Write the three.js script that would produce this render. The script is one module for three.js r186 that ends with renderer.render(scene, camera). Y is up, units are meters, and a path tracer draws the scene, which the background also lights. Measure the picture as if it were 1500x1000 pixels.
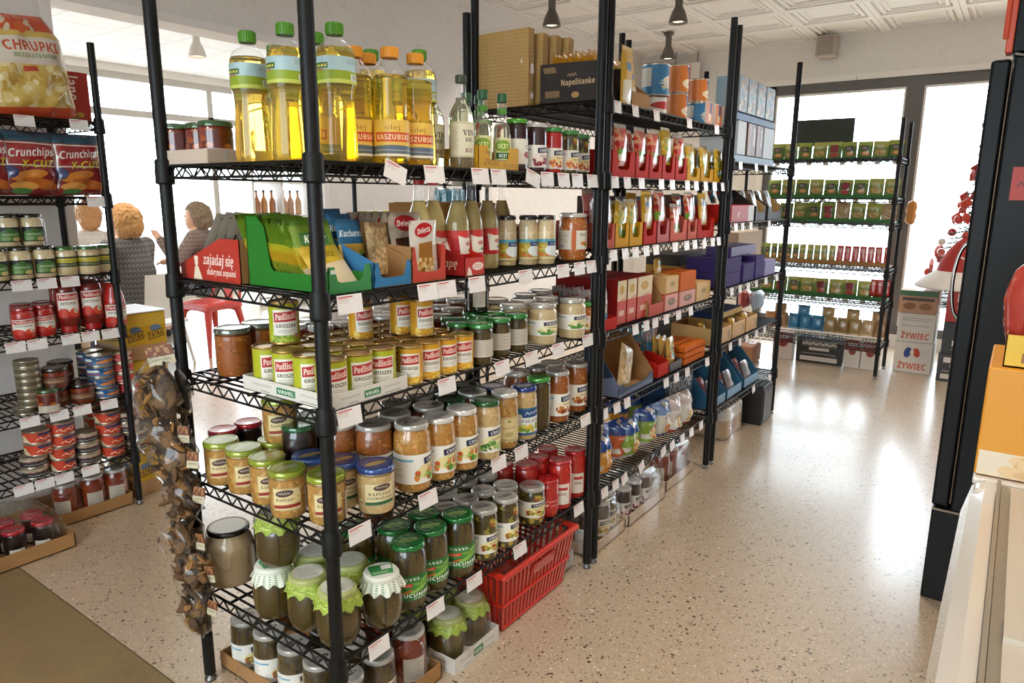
import * as THREE from 'three';
import { mergeGeometries } from 'three/addons/utils/BufferGeometryUtils.js';
import { RoundedBoxGeometry } from 'three/addons/geometries/RoundedBoxGeometry.js';
import { RectAreaLightUniformsLib } from 'three/addons/lights/RectAreaLightUniformsLib.js';
import { MarchingCubes } from 'three/addons/objects/MarchingCubes.js';
import { FontLoader } from 'three/addons/loaders/FontLoader.js';
import { TextGeometry } from 'three/addons/geometries/TextGeometry.js';
import { ImprovedNoise } from 'three/addons/math/ImprovedNoise.js';

// ---------- camera, sky, exposure ----------
const scene = new THREE.Scene();
const F = 1028.02, PITCH = 0.2037, ROLL = 0.0063, YAW = 0.9499;
const CAM = new THREE.Vector3(-0.9641, 1.387, 1.1921);
const camera = new THREE.PerspectiveCamera(2 * Math.atan(500 / F) * 180 / Math.PI, 1.5, 0.02, 200);
const FW = new THREE.Vector3(Math.sin(YAW) * Math.cos(PITCH), -Math.sin(PITCH), -Math.cos(YAW) * Math.cos(PITCH));
const RT0 = new THREE.Vector3(Math.cos(YAW), 0, Math.sin(YAW)), UP0 = new THREE.Vector3().crossVectors(RT0, FW);
const RT = RT0.clone().multiplyScalar(Math.cos(ROLL)).addScaledVector(UP0, Math.sin(ROLL));
const UPV = UP0.clone().multiplyScalar(Math.cos(ROLL)).addScaledVector(RT0, -Math.sin(ROLL));
camera.position.copy(CAM);
camera.quaternion.setFromRotationMatrix(new THREE.Matrix4().makeBasis(RT, UPV, FW.clone().negate()));
scene.add(camera);
const renderer = new THREE.WebGLRenderer({ antialias: true });
renderer.toneMapping = THREE.LinearToneMapping;
renderer.toneMappingExposure = 0.92;
renderer.shadowMap.enabled = true;
RectAreaLightUniformsLib.init();
scene.background = new THREE.Color().setRGB(0.78, 0.91, 1.0);
scene.backgroundIntensity = 11;
const LAMP_POWER = 6.5;

// ---------- helpers ----------
let seed = 7;
const rnd = () => { seed = (seed * 16807) % 2147483647; return seed / 2147483647; };
const rr = (a, b) => a + (b - a) * rnd();
const noise = new ImprovedNoise();
// where a line of sight through a point of the frame meets a level, or an upright plane of the room
const sight = (px, py) => FW.clone().addScaledVector(RT, (px - 750) / F).addScaledVector(UPV, (500 - py) / F);
const meet = (px, py, axis, v) => { const d = sight(px, py); return CAM.clone().addScaledVector(d, (v - CAM[axis]) / d[axis]); };
const onY = (px, py, h) => meet(px, py, 'y', h), onX = (px, py, x) => meet(px, py, 'x', x), onZ = (px, py, z) => meet(px, py, 'z', z);
const used = {};
const numbered = (n) => { const k = used[n] = (used[n] ?? -1) + 1; return k ? n + '_' + String(k).padStart(3, '0') : n; };
const shade = (o) => { o.traverse((m) => { if (m.isMesh) { m.castShadow = true; m.receiveShadow = true; } }); return o; };
function tag(o, label, category, group) { o.userData.label = label; o.userData.category = category; if (group) o.userData.group = group; return o; }
function thing(name, label, category, p = [0, 0, 0], turn = 0, group) {
  const o = new THREE.Group(); o.name = numbered(name); o.position.set(...p); o.rotation.y = turn; scene.add(o);
  return tag(o, label, category, group);
}
function part(name, geo, mat, parent, p, rot) {
  const m = new THREE.Mesh(Array.isArray(geo) ? merge(geo) : geo, mat); m.name = name; if (p) m.position.set(...p); if (rot) m.rotation.set(...rot);
  m.castShadow = m.receiveShadow = true; parent.add(m); return m;
}
const merge = (a) => mergeGeometries(a.map((g) => { const n = g.index ? g.toNonIndexed() : g; for (const k of Object.keys(n.attributes)) if (!['position', 'normal', 'uv'].includes(k)) n.deleteAttribute(k); return n; }));
function single(name, geo, mat, label, category, p, turn = 0, group) {
  const m = new THREE.Mesh(Array.isArray(geo) ? merge(geo) : geo, mat); m.name = numbered(name); m.position.set(...p); m.rotation.y = turn; m.castShadow = m.receiveShadow = true; scene.add(m);
  return tag(m, label, category, group);
}
function struct(name, geo, mat, parent) {
  const m = new THREE.Mesh(Array.isArray(geo) ? merge(geo) : geo, mat); m.name = name; m.castShadow = m.receiveShadow = true; m.userData.kind = 'structure'; (parent ?? scene).add(m); return m;
}
const gbox = (w, h, d, x = 0, y = 0, z = 0) => new THREE.BoxGeometry(w, h, d).translate(x, y, z);
const span = (x0, x1, y0, y1, z0, z1) => gbox(x1 - x0, y1 - y0, z1 - z0, (x0 + x1) / 2, (y0 + y1) / 2, (z0 + z1) / 2);
const rbox = (w, h, d, r = 0.004, x = 0, y = 0, z = 0) => new RoundedBoxGeometry(w, h, d, 2, r).translate(x, y, z);
const V = (...a) => new THREE.Vector3(...a);
const rod = (a, b, r, seg = 5, r2 = r) => {
  const A = V(...a), B = V(...b), d = B.clone().sub(A), g = new THREE.CylinderGeometry(r2, r, d.length(), seg, 1);
  g.applyQuaternion(new THREE.Quaternion().setFromUnitVectors(V(0, 1, 0), d.clone().normalize())); const m = A.add(B).multiplyScalar(0.5); return g.translate(m.x, m.y, m.z);
};
const lathe = (pts, seg = 20) => new THREE.LatheGeometry(pts.map((p) => new THREE.Vector2(p[0], p[1])), seg);
const tube = (pts, r, n = 24, seg = 6, closed = false) => new THREE.TubeGeometry(new THREE.CatmullRomCurve3(pts.map((p) => V(...p)), closed), n, r, seg, closed);
const col = (c) => (Array.isArray(c) ? new THREE.Color().setRGB(...c) : new THREE.Color(c));
const mats = {};
function mat(c, rough = 0.5, o = {}) {
  const k = JSON.stringify([c, rough, Object.entries(o).map(([a, b]) => [a, b?.uuid ?? b])]);
  return mats[k] ??= new THREE.MeshPhysicalMaterial({ color: col(c), roughness: rough, ...o });
}
function canvas(w, h, draw) {
  const c = document.createElement('canvas'); c.width = w; c.height = h; const g = c.getContext('2d'); draw(g, w, h);
  const t = new THREE.CanvasTexture(c); t.colorSpace = THREE.SRGBColorSpace; t.wrapS = t.wrapT = THREE.RepeatWrapping; t.magFilter = THREE.LinearFilter; return t;
}
// prints share big sheets; each material looks at its own piece
const sheet = { tex: null, g: null, x: 0, y: 0, row: 0 };
function print(w, h, draw, rough = 0.45, o = {}) {
  const N = 2048, pad = 4;
  if (sheet.x + w + pad > N) { sheet.x = 0; sheet.y += sheet.row; sheet.row = 0; }
  if (!sheet.tex || sheet.y + h + pad > N) { sheet.tex = canvas(N, N, (g) => { sheet.g = g; }); sheet.x = sheet.y = sheet.row = 0; }
  const g = sheet.g, x = sheet.x, y = sheet.y; sheet.x += w + pad; sheet.row = Math.max(sheet.row, h + pad);
  g.save(); g.beginPath(); g.rect(x, y, w, h); g.clip(); g.translate(x, y); draw(g, w, h); g.restore();
  const t = sheet.tex.clone(); t.offset.set((x + 1) / N, 1 - (y + h - 1) / N); t.repeat.set((w - 2) / N, (h - 2) / N);
  return new THREE.MeshPhysicalMaterial({ map: t, roughness: rough, ...o });
}
// tiny drawing shorthands for printed labels
const R = (g, c, x, y, w, h) => { g.fillStyle = c; g.fillRect(x, y, w, h); };
const E = (g, c, x, y, a, b, rot = 0) => { g.fillStyle = c; g.beginPath(); g.ellipse(x, y, a, b, rot, 0, 7); g.fill(); };
const PG = (g, c, ...p) => { g.fillStyle = c; g.beginPath(); for (let i = 0; i < p.length; i += 2) i ? g.lineTo(p[i], p[i + 1]) : g.moveTo(p[i], p[i + 1]); g.closePath(); g.fill(); };
const T = (g, c, s, x, y, size, o = {}) => { g.save(); g.translate(x, y); g.rotate(o.rot ?? 0); g.fillStyle = c; g.font = (o.st ?? 'bold') + ' ' + size + 'px ' + (o.f ?? 'sans-serif'); g.textAlign = o.al ?? 'center'; g.textBaseline = 'middle'; g.fillText(s, 0, 0, o.max); g.restore(); };
const lines = (g, c, x, y, w, n, step, h = 2) => { for (let i = 0; i < n; i++) R(g, c, x, y + i * step, w * (0.7 + 0.3 * Math.abs(Math.sin(i * 2.3 + x))), h); };
const bars = (g, x, y, w, h) => { R(g, '#f4f1e8', x - 3, y - 3, w + 6, h + 6); for (let i = 0; i < w; i += 4) R(g, '#222', x + i, y, 1 + (i * 7 % 3) * 0.8, h); };
const dots = (g, w, h, n, cols, a, b, x0 = 0, y0 = 0) => { for (let i = 0; i < n; i++) { const s = rr(a, b); E(g, cols[Math.floor(rnd() * cols.length)], x0 + rnd() * w, y0 + rnd() * h, s, s * rr(0.5, 1), rnd() * 3); } };
// a soft pack: two bulging faces sealed at the edges
function pillow(w, h, t, o = {}) {
  const nx = o.nx ?? 8, ny = o.ny ?? 10, out = [];
  for (const s of [1, -1]) {
    const g = new THREE.PlaneGeometry(w, h, nx, ny), p = g.attributes.position;
    for (let i = 0; i < p.count; i++) {
      const x = p.getX(i), y = p.getY(i), u = x / w * 2, v = y / h * 2;
      const e = Math.pow(Math.max(0, 1 - u ** 4), 0.6) * Math.pow(Math.max(0, 1 - Math.abs(v) ** (o.pv ?? 5)), 0.6);
      const wob = (o.wr ?? 0.15) * noise.noise(x * (o.fr ?? 30) + (o.sd ?? 0), y * (o.fr ?? 30) * 0.8, s * 3.1);
      p.setZ(i, s * (t / 2) * e * (1 + wob * 2) + (o.wr ?? 0.15) * 0.02 * noise.noise(x * 12, y * 14 + (o.sd ?? 0), 4));
      p.setX(i, x * (1 - 0.06 * e * (1 - Math.abs(u))));
      if (o.pinch && v > 0.55) { const k = (v - 0.55) / 0.45; p.setX(i, x * (1 - o.pinch * k)); }
    }
    if (s < 0) { const ix = g.index.array; for (let k = 0; k < ix.length; k += 3) [ix[k], ix[k + 1]] = [ix[k + 1], ix[k]]; }
    g.computeVertexNormals(); out.push(g.toNonIndexed());
  }
  return merge(out).translate(0, h / 2, 0);
}
function copyOf(proto, name, label, category, p, turn = 0, group) {
  const o = proto.clone(); o.name = numbered(name); o.position.set(...p); o.rotation.y = turn; o.userData = {}; scene.add(o); return tag(o, label, category, group);
}
const ORD = ['first', 'second', 'third', 'fourth', 'fifth', 'sixth', 'seventh', 'eighth', 'ninth', 'tenth', 'eleventh', 'twelfth', 'thirteenth', 'fourteenth', 'fifteenth', 'sixteenth', 'seventeenth', 'eighteenth'];
const nth = (label, k) => label.replace('#', ORD[k] ?? 'next');
const faceCam = (x, z) => Math.atan2(CAM.x - x, CAM.z - z);

// ---------- the room ----------
const XB = 6.5, ZL = -2.41, ZR = 2.9, XF = -3.2, HC = 2.88, CZ = -8.0, CX0 = -3.2, CX1 = 9.0;
const terrazzo = canvas(1536, 1536, (g, w, h) => {
  R(g, '#bba58a', 0, 0, w, h);
  dots(g, w, h, 26000, ['#b29a7c', '#c6b196', '#a98f70', '#d0bda3', '#bea686'], 1.5, 4);
  dots(g, w, h, 9000, ['#8d7455', '#d8c8b0', '#9a805f', '#c9b08e'], 1, 3.2);
  dots(g, w, h, 3200, ['#6b563f', '#5a4836', '#e2d6c2', '#7d6344'], 1.2, 4.2);
  dots(g, w, h, 650, ['#453729', '#54432f', '#3c322a'], 2, 5.5);
}); terrazzo.repeat.set(1 / 1.7, 1 / 1.7);
const blotch = canvas(512, 512, (g, w, h) => { R(g, '#505050', 0, 0, w, h); for (let i = 0; i < 500; i++) { const v = 62 + Math.floor(rnd() * 45); g.globalAlpha = 0.25; E(g, `rgb(${v},${v},${v})`, rnd() * w, rnd() * h, rr(8, 60), rr(6, 40), rnd() * 3); } g.globalAlpha = 1; });
blotch.repeat.set(0.4, 0.4); blotch.colorSpace = THREE.NoColorSpace;
const concrete = canvas(1024, 1024, (g, w, h) => {
  R(g, '#846a47', 0, 0, w, h); for (let i = 0; i < 900; i++) { g.globalAlpha = 0.12; E(g, ['#6e5636', '#94784f', '#7b6240', '#8c7350'][i % 4], rnd() * w, rnd() * h, rr(10, 90), rr(8, 60), rnd() * 3); } g.globalAlpha = 1;
  dots(g, w, h, 9000, ['#765c3a', '#957b54', '#6c5435'], 0.6, 1.6);
}); concrete.repeat.set(0.6, 0.6);
const flat = (x0, x1, z0, z1, y0, y1) => { // slab with uv in metres on its top
  const g = span(x0, x1, y0, y1, z0, z1), p = g.attributes.position, u = g.attributes.uv; for (let i = 0; i < p.count; i++) u.setXY(i, p.getX(i), p.getZ(i)); return g;
};
const XM = -0.07;
struct('floor', [flat(XM, CX1 + 0.2, CZ - 0.2, ZR + 0.2, -0.12, 0), flat(XF - 0.2, XM, CZ - 0.2, -2.3, -0.12, 0)], new THREE.MeshPhysicalMaterial({ map: terrazzo, roughness: 1, roughnessMap: blotch, clearcoat: 1, clearcoatRoughness: 0.2, ior: 1.8 }));
const fl2 = struct('floor_concrete', flat(XF - 0.2, XM - 0.004, -2.3, ZR + 0.2, -0.12, 0), new THREE.MeshPhysicalMaterial({ map: concrete, roughness: 0.62 }));
struct('trim_joint', flat(XM - 0.004, XM, -2.3, ZR, -0.12, -0.003), mat('#5a4428', 0.9));
const plaster = canvas(512, 512, (g, w, h) => { R(g, '#e6dfd8', 0, 0, w, h); for (let i = 0; i < 2600; i++) { g.globalAlpha = 0.25; E(g, i % 2 ? '#ddd5cd' : '#ece6e0', rnd() * w, rnd() * h, rr(1, 9), rr(1, 6), rnd() * 3); } g.globalAlpha = 0.5; for (let i = 0; i < 14; i++) R(g, '#b9aea2', rnd() * w, rnd() * h, rr(4, 16), 1.5); });
plaster.repeat.set(0.5, 0.5);
const uvm = (g) => { const p = g.attributes.position, n = g.attributes.normal, u = g.attributes.uv; for (let i = 0; i < p.count; i++) { const ax = Math.abs(n.getX(i)), ay = Math.abs(n.getY(i)); u.setXY(i, ax > 0.5 ? p.getZ(i) : p.getX(i), ay > 0.5 ? p.getZ(i) : p.getY(i)); } return g; };
const wallM = new THREE.MeshPhysicalMaterial({ map: plaster, roughness: 0.85 });
const OX0 = 0.52, OX1 = 2.05, OH = 2.26, T1 = 0.16;
struct('wall_left', [span(XF - 0.2, OX0, 0, HC, ZL - T1, ZL), span(OX1, XB, 0, HC, ZL - T1, ZL), span(OX0, OX1, OH, HC, ZL - T1, ZL)].map(uvm), wallM);
const WZ0 = -1.02, WZ1 = 2.5, WH0 = 0.12, WH1 = 2.47;
struct('wall_back', [span(XB, XB + 0.22, 0, HC, ZL - T1, WZ0), span(XB, XB + 0.22, 0, HC, WZ1, ZR + 0.2), span(XB, XB + 0.22, WH1, HC, WZ0, WZ1), span(XB, XB + 0.22, 0, WH0, WZ0, WZ1)].map(uvm), wallM);
struct('wall_right', uvm(span(XF - 0.2, XB + 0.22, 0, HC, ZR, ZR + 0.2)), wallM);
struct('wall_front', [span(XF - 0.2, XF, 0, HC, ZL - T1, -0.8), span(XF - 0.2, XF, 0, HC, 2.2, ZR), span(XF - 0.2, XF, 2.45, HC, -0.8, 2.2), span(XF - 0.2, XF, 0, 0.5, -0.8, 2.2)].map(uvm), wallM);
const ceil = struct('ceiling', span(XF - 0.2, XB + 0.22, HC + 0.03, HC + 0.2, ZL - T1, ZR + 0.2), mat('#e9e4df', 0.8));
{ // pressed ceiling tiles, stepped frames around a sunk field
  const S = 0.6, fr = (o, w, y0, y1) => [span(-o, o, y0, y1, -o, -o + w), span(-o, o, y0, y1, o - w, o), span(-o, -o + w, y0, y1, -o + w, o - w), span(o - w, o, y0, y1, -o + w, o - w)];
  const tile = merge([span(-S / 2, S / 2, 0.012, 0.03, -S / 2, S / 2), ...fr(S / 2 - 0.002, 0.04, -0.014, 0.014), ...fr(S / 2 - 0.064, 0.026, -0.006, 0.014), ...fr(S / 2 - 0.112, 0.02, 0.0, 0.014)]);
  const tm = mat('#f0ebe6', 0.55);
  for (let i = 0; i < 9; i++) for (let j = 0; j < 9; j++) part('ceiling_tile', tile, tm, ceil, [XB - 0.3 - i * S, HC, ZL + 0.3 + j * S]);
  part('ceiling_panel', span(XF, XB - 9 * S, HC, HC + 0.03, ZL, ZR), tm, ceil);
}
// shop window in the back wall
const pane = new THREE.MeshPhysicalMaterial({ color: 0xffffff, roughness: 0.02, transmission: 1, thickness: 0, ior: 1.45 });
const greyFrame = mat('#63605e', 0.5), whiteTrim = mat('#efe8e2', 0.6);
{
  const w = struct('window_1', [span(XB + 0.02, XB + 0.1, WH1 - 0.09, WH1, WZ0, WZ1), span(XB + 0.02, XB + 0.1, WH0, WH0 + 0.08, WZ0, WZ1), span(XB + 0.02, XB + 0.1, WH0, WH1, WZ0, WZ0 + 0.07), span(XB + 0.02, XB + 0.1, WH0, WH1, WZ1 - 0.07, WZ1)], greyFrame);
  part('mullion', span(XB + 0.015, XB + 0.105, WH0, WH1 - 0.09, 0.2, 0.34), greyFrame, w);
  part('mullion', span(XB + 0.015, XB + 0.105, WH0, WH1 - 0.09, 1.55, 1.68), greyFrame, w);
  for (const [a, b] of [[WZ0 + 0.07, 0.2], [0.34, 1.55], [1.68, WZ1 - 0.07]]) {
    part('pane', span(XB + 0.055, XB + 0.061, WH0 + 0.08, WH1 - 0.09, a, b), pane, w);
    part('bead', [span(XB + 0.03, XB + 0.055, WH1 - 0.11, WH1 - 0.09, a, b), span(XB + 0.03, XB + 0.055, WH0 + 0.1, WH1 - 0.11, a, a + 0.018), span(XB + 0.03, XB + 0.055, WH0 + 0.1, WH1 - 0.11, b - 0.018, b)], whiteTrim, w);
  }
  struct('trim_1', [span(XB - 0.012, XB + 0.02, WH1, WH1 + 0.05, WZ0 - 0.06, WZ1 + 0.06), span(XB - 0.012, XB + 0.02, WH0, WH1, WZ0 - 0.06, WZ0)], whiteTrim);
}
{ // unseen window added behind the camera to light the shelf fronts
  const w = struct('added_window_2', [span(XF - 0.12, XF - 0.04, 2.37, 2.45, -0.8, 2.2), span(XF - 0.12, XF - 0.04, 0.5, 0.58, -0.8, 2.2), span(XF - 0.12, XF - 0.04, 0.5, 2.45, -0.8, -0.73), span(XF - 0.12, XF - 0.04, 0.5, 2.45, 2.13, 2.2), span(XF - 0.12, XF - 0.04, 0.5, 2.45, 0.26, 0.34)], greyFrame);
  part('pane', span(XF - 0.083, XF - 0.077, 0.58, 2.37, -0.73, 0.26), pane, w); part('pane', span(XF - 0.083, XF - 0.077, 0.58, 2.37, 0.34, 2.13), pane, w);
}
// the cafe room behind the opening
const CH = 2.95, CW1 = 2.85;
struct('wall_cafe_right', uvm(span(CX1, CX1 + 0.2, 0, CH, CZ - 0.2, ZL - T1)), wallM);
struct('wall_cafe_left', uvm(span(CX0 - 0.2, CX0, 0, CH, CZ - 0.2, ZL - T1)), wallM);
struct('wall_cafe_front', uvm(span(XB + 0.22, CX1 + 0.2, 0, CH, ZL - T1, ZL)), wallM);
struct('wall_cafe_back', [span(CX0, CX1, 0, 0.25, CZ - 0.2, CZ), span(CX0, CX1, CW1, CH, CZ - 0.2, CZ), span(CX0, CX0 + 0.4, 0.25, CW1, CZ - 0.2, CZ), span(CX1 - 0.4, CX1, 0.25, CW1, CZ - 0.2, CZ)].map(uvm), wallM);
{
  const c = struct('ceiling_cafe', span(CX0 - 0.2, CX1 + 0.2, CH, CH + 0.15, CZ - 0.2, ZL - T1), mat('#ece8e4', 0.8));
  const pl = span(-0.295, 0.295, -0.012, 0, -0.295, 0.295), pm = mat('#f2eeea', 0.7);
  for (let i = 0; i < 9; i++) for (let j = 0; j < 9; j++) part('ceiling_tile', pl, pm, c, [0.6 + i * 0.6, CH, ZL - T1 - 0.3 - j * 0.6]);
  const w = struct('window_3', [span(CX0 + 0.4, CX1 - 0.4, CW1 - 0.08, CW1, CZ - 0.14, CZ - 0.04), span(CX0 + 0.4, CX1 - 0.4, 0.25, 0.33, CZ - 0.14, CZ - 0.04)], mat('#bdb6ae', 0.5));
  part('transom', span(CX0 + 0.4, CX1 - 0.4, 2.34, 2.42, CZ - 0.14, CZ - 0.04), mat('#bdb6ae', 0.5), w);
  for (let x = CX0 + 0.4, k = 0; k < 6; k++) { const x1 = x + (CX1 - CX0 - 0.8) / 6; part('mullion', span(x - 0.04, x + 0.04, 0.33, CW1 - 0.08, CZ - 0.14, CZ - 0.04), mat('#bdb6ae', 0.5), w); part('pane', span(x + 0.04, x1 - 0.04, 0.33, 2.34, CZ - 0.09, CZ - 0.084), pane, w); part('pane', span(x + 0.04, x1 - 0.04, 2.42, CW1 - 0.08, CZ - 0.09, CZ - 0.084), pane, w); x = x1; }
}
struct('ground_outside', [span(XB + 0.22, 40, -0.3, -0.06, -20, 30), span(-20, 30, -0.3, -0.06, -30, CZ - 0.2), span(-20, XF - 0.2, -0.3, -0.06, -7, 20)], mat('#a8a5a2', 0.9));
struct('trim_opening', [span(OX0 - 0.01, OX0 + 0.03, 0, OH, ZL - T1 - 0.01, ZL + 0.01), span(OX1 - 0.03, OX1 + 0.01, 0, OH, ZL - T1 - 0.01, ZL + 0.01), span(OX0 + 0.03, OX1 - 0.03, OH - 0.03, OH + 0.01, ZL - T1 - 0.01, ZL + 0.01)], whiteTrim);

// ---------- ceiling spotlights ----------
const black = mat('#151413', 0.45), lampGrey = mat('#5d554c', 0.4);
function spot(x, z, label, dark = true, drop = 0.0, yTop = HC) {
  const y = yTop - drop, t = thing('ceiling_spotlight', label, 'lamp', [x, y, z], 0, 'ceiling spotlights'), m = dark ? lampGrey : mat('#cfc6bb', 0.5);
  if (drop) part('stem', rod([0, drop, 0], [0, 0, 0], 0.008), m, t);
  part('canopy', lathe([[0, 0], [0.045, 0], [0.045, -0.02], [0, -0.02]]), m, t);
  part('neck', rod([0, -0.02, 0], [0, -0.12, 0], 0.028, 12), m, t);
  part('shade', lathe([[0.028, -0.115], [0.034, -0.13], [0.05, -0.16], [0.066, -0.21], [0.07, -0.235], [0.066, -0.235], [0.06, -0.2], [0.03, -0.14], [0, -0.135]]), m, t);
  part('bulb', lathe([[0, -0.222], [0.04, -0.222], [0.06, -0.205], [0.05, -0.19], [0, -0.19]]), new THREE.MeshStandardMaterial({ color: '#fff4e0', emissive: '#fff0d8', emissiveIntensity: 3 }), t);
  const l = new THREE.SpotLight(new THREE.Color().setRGB(1, 0.92, 0.82), LAMP_POWER, 0, 1.15, 0.9, 2); l.position.set(x, y - 0.245, z); l.target.position.set(x, 0, z); l.castShadow = true; l.shadow.radius = 3; l.name = 'spot_light'; scene.add(l, l.target);
}

// ---------- wire shelving ----------
const wire = mat('#171513', 0.42, { metalness: 0.5 }), postM = mat('#121110', 0.46, { specularIntensity: 0.6 }), collarM = mat('#100f0e', 0.5, { specularIntensity: 0.6 });
function wireRack(label, x, z, L, W, heights, H, o = {}) {
  const t = thing('wire_shelving_unit', label, 'shelving', [x, 0, z], o.turn ?? 0, 'black wire shelving units'), pr = o.pr ?? 0.0158;
  const post = [rod([0, 0.02, 0], [0, H, 0], pr, 14)]; if (o.rings !== false) for (let y = 0.06; y < H - 0.01; y += 0.0255) post.push(new THREE.CylinderGeometry(pr + 0.0006, pr + 0.0006, 0.002, 14, 1, true).translate(0, y, 0));
  const pg = merge(post), foot = merge([lathe([[0, 0], [0.016, 0], [0.017, 0.006], [0.008, 0.012], [0.007, 0.03], [0, 0.03]], 10)]);
  const colg = lathe([[pr, -0.034], [pr + 0.006, -0.034], [pr + 0.0075, -0.028], [pr + 0.0055, 0.024], [pr + 0.001, 0.028]], 16);
  for (const [a, b] of [[0, 0], [L, 0], [0, -W], [L, -W]]) {
    const p = part('post', pg, postM, t, [a, 0, b]); part('foot', foot, mat('#777573', 0.35, { metalness: 0.8 }), p);
    for (const h of heights) part('collar', colg, collarM, p, [0, h - 0.014, 0]);
  }
  for (const h of heights) {
    const g = [], wr = 0.0023, n = Math.round(L / 0.027), drop = 0.032;
    for (let i = 1; i < n; i++) g.push(gbox(wr * 2, wr * 2, W, L * i / n, -wr, -W / 2));
    for (const k of [0.22, 0.5, 0.78]) g.push(gbox(L, 0.006, 0.006, L / 2, -0.0075, -W * k));
    const s = part('shelf', g, wire, t, [0, h, 0]);
    const rim = (ax, c, len) => {
      const q = [], along = (u, y) => (ax === 'x' ? [u, y, c] : [c, y, -u]); q.push(rod(along(0, -0.003), along(len, -0.003), 0.0036, 6), rod(along(0, -drop), along(len, -drop), 0.0032, 6));
      const m = Math.round(len / 0.05); for (let i = 0; i < m; i++) { const a = len * i / m, b = len * (i + 0.5) / m, d = len * (i + 1) / m; q.push(rod(along(a, -0.004), along(b, -drop), 0.0026, 4), rod(along(b, -drop), along(d, -0.004), 0.0026, 4)); }
      part('truss', q, wire, s);
    };
    rim('x', 0, L); rim('x', -W, L); rim('z', 0, W); rim('z', L, W);
  }
  return t;
}
const S1 = [1.459, 1.173, 0.917, 0.626, 0.296], U2X = 1.252, S2 = [1.711, 1.458, 1.201, 0.899, 0.611, 0.29], S3 = [1.565, 1.26, 0.93, 0.63, 0.29], U3X = 2.525;
wireRack('black wire shelving unit full of jars and oil bottles, dried mushrooms hung on its post', 0, 0, 1.203, 0.574, S1, 2.05);
wireRack('black wire shelving unit of sachets and pasta between the jar shelves and chocolate shelves', U2X, 0, 1.2, 0.574, S2, 2.2);
wireRack('black wire shelving unit of chocolate and boxes next to the black bin', U3X, 0, 1.115, 0.574, S3, 2.18);
const LX = 0.485, LZ = -1.935, SL = [1.676, 1.376, 1.057, 0.821, 0.515, 0.245];
wireRack('black wire shelving unit of crisps, ketchup and cans beside the stacked beer packs', LX - 1.2, LZ, 1.2, 0.44, SL, 1.98, { pr: 0.014 });
const SW = [1.69, 1.39, 1.195, 0.84, 0.56, 0.24];
wireRack('black wire shelving unit of green soup packets standing before the shop window', 5.47, 0.4, 1.25, 0.42, SW, 1.97, { turn: Math.PI / 2, pr: 0.014, rings: false });
wireRack('black wire shelving unit against the white wall behind the oil bottles', 1.86, -1.95, 1.25, 0.4, [0.3, 0.75, 1.2], 1.5, { pr: 0.013, rings: false });

// ---------- printed matter ----------
const glossy = { clearcoat: 1, clearcoatRoughness: 0.04 };
const filling = (base, cols, n, a, b, tall = 0, o = {}) => print(256, 192, (g, w, h) => {
  R(g, base, 0, 0, w, h); for (let i = 0; i < n; i++) { const c = cols[i % cols.length], x = rnd() * w, y = rnd() * h, s = rr(a, b); for (const dx of [0, -w, w]) tall ? E(g, c, x + dx, y, s, s * rr(tall * 0.6, tall), rr(-0.15, 0.15)) : E(g, c, x + dx, y, s, s * rr(0.15, 0.6), rnd() * 3.1); }
}, 0.35, { ...glossy, ...o });
const FILL = {
  kraut: filling('#a97c3c', ['#c99a55', '#b5863f', '#d6ad6c', '#96692c', '#bf8f49'], 520, 2, 9),
  pale: filling('#c6a56e', ['#d8bd8b', '#bb9860', '#e3cc9f', '#ad8a52'], 480, 1.5, 7),
  veg: filling('#b07c35', ['#c99850', '#a06a26', '#d3a762', '#b9702c', '#b98a44', '#c9a468'], 520, 2, 7),
  orange: filling('#94501c', ['#ad662a', '#7f4214', '#b97838', '#703812', '#a25c24'], 460, 2, 7),
  gherkin: print(256, 192, (g, w, h) => { R(g, '#251b09', 0, 0, w, h); for (let i = 0; i < 11; i++) { const x = (i + 0.5) * w / 11 + rr(-3, 3), c = ['#4a3a12', '#57461a', '#3d300e', '#5f4d20', '#463716'][i % 5]; for (const dx of [0, -w, w]) { E(g, c, x + dx, h * rr(0.5, 0.62), rr(9, 12), h * rr(0.4, 0.52), rr(-0.06, 0.06)); } } dots(g, w, h, 170, ['#6b5a28', '#382c0e', '#625224', '#786832'], 0.8, 2.4); R(g, '#3a2c12', 0, 0, w, 26); dots(g, w, 34, 40, ['#554820', '#2c220c'], 2, 6); }, 0.35, glossy),
  gherkinDark: filling('#2d2310', ['#3f3315', '#4b3e1a', '#241c0b'], 40, 10, 20, 4),
  mixed: filling('#4d4018', ['#8f8231', '#6f6424', '#b39a3a', '#3c3213', '#a04a1e', '#c0ab55'], 120, 7, 15, 1.1),
  tomato: filling('#b3180f', ['#c62a18', '#9c120c', '#d23a22', '#a91c12'], 300, 2, 9),
  beet: filling('#2a0509', ['#3b070d', '#1e0306', '#4a0c14'], 220, 2, 8),
  plum: filling('#160607', ['#220a0a', '#0f0404', '#2b0f10'], 120, 2, 8),
  cream: filling('#d9c193', ['#e4cfa4', '#cfb582', '#eadbb6'], 160, 4, 16),
  carrot: filling('#b2601f', ['#cf8034', '#dba45e', '#a8501c', '#c9a868', '#d4903f', '#e2c58c'], 520, 2, 6),
  chanterelle: filling('#5b160c', ['#7d2a12', '#a04a16', '#3e0d08', '#b8641f', '#8a2412'], 90, 8, 18, 0.8),
  horse: filling('#c9b184', ['#d9c59b', '#bda474', '#e2d2ae'], 420, 1, 4),
  grey: filling('#b89c74', ['#c9ae86', '#ab8f66', '#bfa47c', '#d2ba94'], 20, 14, 30, 3),
  honeyRed: filling('#7a2408', ['#94380f', '#641a06', '#a94b18'], 160, 3, 14),
};
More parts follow.
